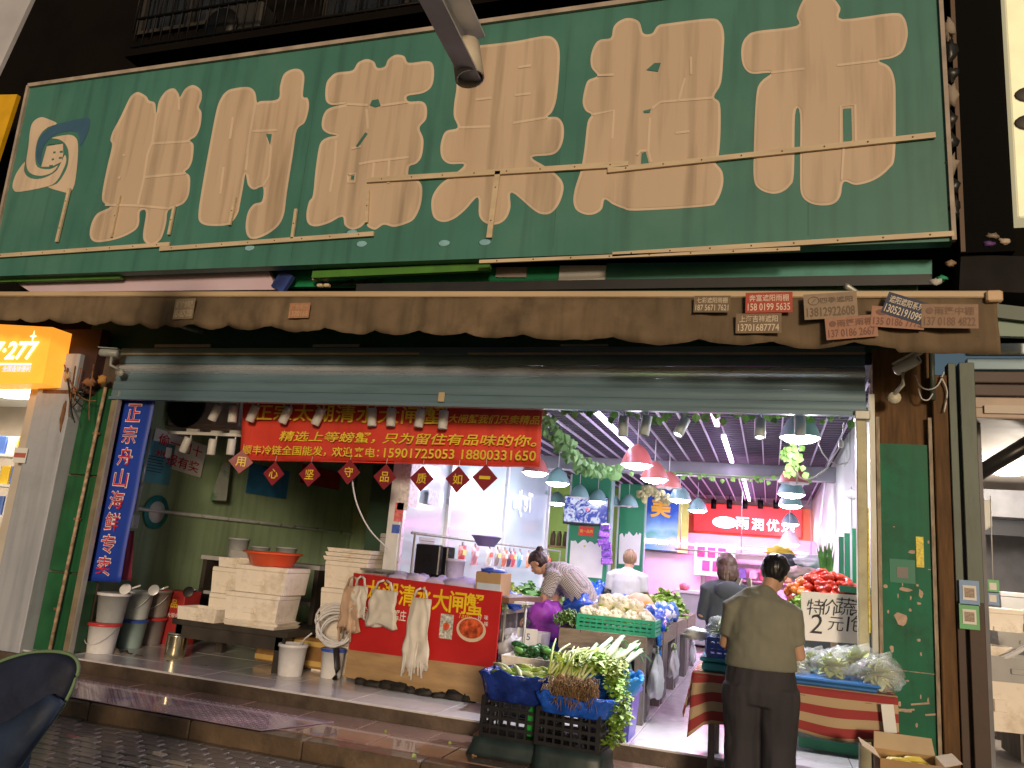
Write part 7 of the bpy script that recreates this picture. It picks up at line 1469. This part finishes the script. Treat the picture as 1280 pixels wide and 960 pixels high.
b = MB().grid(lambda a, c: Vector((PY(1228, 640, 7.4).x+(a-.5)*.14, 7.4+.02*math.sin(a*8), PY(1228, 625, 7.4).z-.3*c*(1-.3*a))), 8, 8); tag(obj('white_rag', b, m_pap, solid=.004), 'white rag hanging at the edge of the right neighbour', 'rag')
t = thing('hanging_tag', 'green and blue tag hanging on a string in the right neighbour', 'tag', PY(1241, 745, 7.3)); obj('string', MB().cyl(PY(1238, 620, 7.3), PY(1241, 725, 7.3), .005, 5), m_cord, t)
for v, nm in ((733, 'green_card'), (748, 'blue_card')): p = PY(1241, v, 7.3); b = MB(); quadcard(b, p, X0, Z0, .09, .1); q_ = obj('card', b, MATS[nm], t); b = MB(); quadcard(b, p-Vector((0, .004, 0)), X0, Z0, .05, .055); obj('white_field', b, MATS['card_white'], q_)
for i, (u, v, y, w, h, d) in enumerate(((1240, 780, 8.6, .4, .3, .3), (1270, 800, 8.4, .5, .14, .4), (1225, 820, 8.0, .4, .2, .35), (1262, 835, 8.0, .6, .2, .4), (1240, 870, 8.0, .5, .5, .4), (1275, 760, 9.6, .5, .3, .3))):
    p = PY(u, v, y); foam(p.x, y, max(ZF, p.z-h/2), w, d, h, ['tall', 'flat', 'small grey', 'long', 'big lower', 'rear'][i]+' foam box in the right neighbouring shop', i in (0, 4, 5), m_foam if i % 2 == 0 else m_foamg, .2, 'foam boxes in the right shop')
t = thing('side_bench', 'pale bench carrying boxes in the right neighbour', 'bench', (2.5, 8.1, ZF)); obj('top', MB().box((2.75, 8.2, .92), (1.6, .7, .05)), m_foamg, t); obj('front', MB().box((2.75, 7.9, .6), (1.5, .04, .58)), MATS['pale_floor'], t)
for x in (2.0, 3.5): obj('leg', MB().box((x, 8.2, .6), (.06, .6, .6)), m_gw, t)
p = PZ(1262, 925, ZF); crate(p.x+.05, p.y+.1, ZF, .4, .3, .24, M('crate_brownish', (.13, .1, .09), .5), 'brown grey basket on the floor of the right neighbour', .2, rows=3, cols=6); greens('red and green goods in the basket on the right', p.x+.05, p.y+.1, ZF+.2, .15, .1, .1, M('redgoods', (.5, .08, .05), .5, var=.8, scale=12), 50, .05)
q = PY(1262, 820, 7.8); tag(obj('white_hose', MB().tube(spline([tuple(PY(*r, 7.8)) for r in ((1222, 822), (1245, 824), (1266, 818), (1295, 800))], 5, False), .02, 8), MATS['hose_white']), 'white hose lying over the boxes on the right', 'hose')
# signs at the upper right
b = thing('black_sign_box', 'black sign box right of the green shop sign', 'sign', (1.45, 6.15, 4.1)); p, q = PY(1198, 150, 6.15), PY(1250, 150, 6.15); obj('box', MB().box(((p.x+q.x)/2+.02, 6.3, 5.4), (q.x-p.x+.06, .3, 2.7)), M('black_sign', (.004, .004, .004), .9, spec=.1), b); obj('trim', MB().box((p.x-.01, 6.14, 5.4), (.03, .03, 2.7)), M('brown_trim', (.12, .07, .04), .6), b)
p, q = PY(1265, 150, 6.1), PY(1336, 150, 6.1); zb = PY(1265, 272, 6.1).z; t = thing('lit_white_sign', 'glowing cream sign at the right edge with dark strokes', 'sign', ((p.x+q.x)/2, 6.1, zb)); obj('face', MB().box(((p.x+q.x)/2, 6.2, zb+1.3), (q.x-p.x, .2, 2.6), bev=.01), M('lit_cream', (1, .9, .6), .4, emit=.42, ecol=(1, .85, .5)), t)
for v in (117, 152): r = PY(1291, v, 6.09); obj('stroke', MB().ell((r.x, 6.095, r.z), (.12, .012, .07), 14, 8), M('stroke_dark', (.06, .05, .04), .5), t)
strip('ledge', 'dark ledge with litter under the black sign box', 'ledge', 1200, 340, 1330, 345, 6.2, .28, M('ledge_dark', (.015, .013, .013), .8, var=.5, spec=.2), .3)
strip('metal_flap', 'grey folded metal flap right of the awning end', 'flap', 1245, 388, 1330, 398, 6.1, .1, m_scol); strip('metal_flap', 'pale green metal flap below the grey one', 'flap', 1248, 408, 1330, 410, 6.15, .14, M('pale_green_metal', (.2, .3, .24), .5))
for i, (u, v, c) in enumerate(((1178, 348, (.02, .3, .14)), (1170, 352, (.5, .5, .48)), (1188, 330, (.3, .2, .12)), (1235, 305, (.12, .05, .2)), (1255, 302, (.5, .4, .3)), (1240, 295, (.25, .2, .15)))):
    p = PY(u, v, 6.15); tag(obj('litter_scrap', MB().ell(p, (.04, .02, .022), 9, 6, bump=.9, bs=3, seed=i*1.3), M('scrap%d' % i, c, .6)), ['green', 'white', 'brown', 'violet', 'tan', 'grey'][i]+' scrap of litter near the right end of the sign', 'litter', 'litter near the sign end')
# ================================================================== FOREGROUND THINGS
m_scr = M('leaf_scrap', (.3, .38, .08), .6, var=.4)
for i, (u, v) in enumerate(((775, 944), (800, 952), (560, 930), (590, 945), (480, 915), (640, 935), (760, 955), (520, 945))):
    p = PZ(u, v, ZT+.006); b = MB(); leaf(b, Vector((p.x, p.y, ZT+.018)), None, rnd(.03, .06), .15); tag(obj('leaf_scrap', b, m_scr if i % 3 else m_root), ['first', 'second', 'third', 'fourth', 'fifth', 'sixth', 'seventh', 'eighth'][i]+' small leaf scrap lying on the terrace slabs', 'leaf scrap', 'leaf scraps on the terrace')
# cardboard box of bananas at the lower right
p = PY(1142, 945, 5.35); t = thing('cardboard_box', 'open cardboard box of yellow fruit at the lower right', 'cardboard box', (p.x, 5.5, ZT)); zb, zt = .5, PY(1142, 935, 5.4).z-.13; w, d = .34, .3; m_cb = M('kraft', (.42, .26, .12), .75, var=.12, scale=6, bump=.1)
m_cbi = M('kraft_light', (.55, .42, .27), .75, var=.1)
for nm, c, dm in (('panel', (0, -d/2, 0), (w, .006, .3)), ('panel', (0, d/2, 0), (w, .006, .3)), ('panel', (-w/2, 0, 0), (.006, d-.008, .3)), ('panel', (w/2, 0, 0), (.006, d-.008, .3)), ('bottom', (0, 0, -.148), (w-.01, d-.01, .005))): obj(nm, MB().box((p.x+c[0], 5.55+c[1], zt-.1+c[2]), dm), m_cb, t)
for (hx, hy, dx, dy, L) in ((-w/2, 0, -1, 0, d), (w/2, 0, 1, 0, d), (0, d/2, 0, 1, w)):
    a_ = Vector((p.x+hx, 5.55+hy, zt+.05)); s_ = Vector((dy, dx, 0)).normalized()*(L/2); o_ = Vector((dx*.09, dy*.05, .09 if dy else .03 if dx > 0 else .05)); b = MB(); b.add([a_-s_, a_+s_, a_+s_*.95+o_, a_-s_*.95+o_], [(0, 1, 2, 3)]); obj('flap', b, m_cbi, t, solid=.005)
st_ = thing('box_stand', 'low stand under the cardboard box of fruit', 'stand', (p.x, 5.55, ZT)); obj('top', MB().box((p.x, 5.55, zt-.28), (.36, .3, .04)), m_dw, st_)
for sx in (-1, 1): obj('leg', MB().box((p.x+sx*.14, 5.6, (ZT+zt-.3)/2), (.05, .2, zt-.3-ZT)), m_dw, st_)
for i in range(7): c = Vector((p.x-.05+.09*(i % 2), 5.44+.035*i, zt-.01+.012*(i % 3))); tag(obj('banana', MB().tube([c+Vector((-.09, -.03*math.sin(i), -.02)), c+Vector((-.04, 0, .012)), c+Vector((.03, .01, .016)), c+Vector((.08, .02*math.cos(i), -.01)), c+Vector((.1, .03, -.02))], [.006, .019, .02, .012, .005], 8), M('banana', (.75, .6, .1), .45, var=.15)), ['first', 'second', 'third', 'fourth', 'fifth', 'sixth', 'seventh'][i]+' yellow banana from the left in the cardboard box', 'banana', 'bananas in the cardboard box')
# steel bracket arm hanging in from the top
q0, q1 = PY(540, -40, 1.75), PY(592, 68, 1.75); m_zinc = M('zinc_steel', (.66, .66, .66), .4, metal=.2, var=.2, scale=6, bump=.1); m_cpipe = M('cream_pipe', (.62, .55, .43), .45, var=.08)
d = (q1-q0); far = CAMP + (q0-CAMP)*5 - (q1-CAMP)*5.25; d = q1-far; t = thing('bracket_arm', 'galvanised steel arm with a short cream pipe hanging in from the top', 'bracket', far)
a, b_, e = basis(d, Vector((0, 1, 0))); prof = [(-.062, -.02), (-.058, .03), (-.03, .036), (.03, .036), (.058, .03), (.062, -.02), (.056, -.02), (.052, .024), (.026, .03), (-.026, .03), (-.052, .024), (-.056, -.02)]
mb = MB(); mb.rings([[pt + a*x*1.1 - b_*y*1.15 for x, y in prof] for pt in (far, q1+d.normalized()*.02)], smooth=False); obj('channel', mb, m_zinc, t)
pb0, pb1 = PY(583, 68, 1.75), PY(588, 103, 1.75); mb = MB(); dd = (pb1-pb0).normalized(); mb.lathe([(.04, 0), (.04, .11), (.035, .11), (.035, .01)], pb0-dd*.03, 24, dd); obj('pipe', mb, m_cpipe, t)
obj('pipe_inside', MB().lathe([(.034, .03), (.034, .07)], pb0-dd*.03, 20, dd), m_junk, t); r = PY(566, 34, 1.71); obj('hole', MB().cyl(r, r+Vector((0, .012, 0)), .014, 14), m_junk, t); r = PY(571, 51, 1.71); obj('bolt', MB().cyl(r, r+Vector((0, -.018, 0)), .008, 8), m_cpipe, t)
pole = thing('street_post', 'steel post behind the viewpoint carrying the bracket arm', 'post', (far.x-.1, far.y-.05, 0)); obj('shaft', MB().cyl((far.x-.06, far.y, 0), (far.x-.06, far.y, far.z+.25), .05, 14), m_zinc, pole); obj('base_plate', MB().box((far.x-.06, far.y, .02), (.3, .3, .03)), m_zinc, pole)
# pale post at the top left corner
a, c = PY(48, -20, 2.6), PY(-4, 92, 2.6); w_ = Vector((.2, 0, 0)); b = thing('pale_board', 'edge of a pale board leaning in at the top left corner', 'board', (c.x-.3, 2.6, c.z)); obj('panel', quadbox([c-w_*3-Z0*.6, c, a, a-w_*3+Z0*.3], .02, Vector((0, -1, 0))), M('pale_board', (.5, .5, .54), .5), b); obj('post', MB().cyl((c.x-.5, 2.68, 0), (c.x-.5, 2.68, a.z), .035, 10), m_zinc, b)
# scooter with a quilted apron at the lower left
YM = 2.9; s0 = PY(48, 830, YM); sc_ = thing('scooter', 'parked scooter with a dark blue quilted wind apron with green piping', 'scooter', (s0.x-.2, YM+.1, 0)); m_ap = M('navy_quilt', (.012, .018, .045), .75, var=.4, scale=6, bump=.5, bscale=20); m_ap2 = M('navy_sheen', (.015, .03, .07), .7, var=.5, scale=5, bump=.5, bscale=12); m_pip = M('green_piping', (.16, .26, .14), .6)  # second navy: the flap's blue sheen is put into a lighter base colour
out = [(-70, 870), (-30, 842), (10, 823), (45, 815), (75, 815), (92, 821), (98, 832), (95, 848), (80, 880), (55, 915), (30, 950), (5, 990), (-20, 1040), (-90, 1040)]
sp_ = spline([(*q, 0) for q in out], 5); front = [PY(q.x, q.y, YM) for q in sp_]; cen = sum(front, Vector())/len(front); b = MB(); N = len(front)
R = [[cen.lerp(v, .75) + Vector((0, .05, 0)) for v in front], [v.copy() for v in front], [cen.lerp(v, .9)+Vector((0, -.025, 0)) for v in front], [cen.lerp(v, .55)+Vector((0, -.05, 0)) for v in front], [cen.lerp(v, .1)+Vector((0, -.055, 0)) for v in front]]
b.rings(R); ap = obj('apron', b, m_ap, sc_); folds(ap.data, .008, 9, 4.)
obj('piping', MB().tube(front[4:-8]+[], .008, 6), m_pip, ap)
fl = [PY(u, v, YM-.075) for u, v in ((-60, 930), (10, 900), (60, 868), (72, 880), (45, 920), (22, 950), (0, 985), (-60, 1020))]; b = MB(); cf = sum(fl, Vector())/8; b.rings([[v+Vector((0, .04, 0)) for v in fl], fl, [cf.lerp(v, .5)+Vector((0, -.02, 0)) for v in fl]]); lf = obj('lower_flap', b, m_ap2, ap); folds(lf.data, .006, 14, 1.)
x0 = s0.x-.3; y0 = YM+.16
obj('handlebar', MB().tube([(x0-.02, y0-.2, .8), (x0-.04, y0-.1, .83), (x0-.05, y0+.1, .83), (x0-.02, y0+.25, .8)], .014, 8), m_rail, sc_); obj('leg_shield', MB().box((x0, y0, .5), (.06, .36, .62), bev=.025), m_ap2, sc_); obj('floorboard', MB().box((x0-.28, y0, .26), (.5, .28, .06), bev=.02), m_rail, sc_); obj('seat', MB().ell((x0-.85, y0, .7), (.34, .14, .09), 16, 10), m_ap, sc_); obj('rear_body', MB().box((x0-.85, y0, .46), (.6, .24, .36), bev=.05), m_ap2, sc_)
for x in (x0+.12, x0-1.1): wh = obj('wheel', MB().lathe([(.16, -.045), (.215, -.035), (.225, 0), (.215, .035), (.16, .045)], (x, y0, .228), 24, (0, 1, 0)), m_junk, sc_); obj('rim', MB().lathe([(.15, -.03), (.16, 0), (.15, .03)], (x, y0, .228), 18, (0, 1, 0)), m_steel, wh)

bpy.data.scenes.remove(TMP)
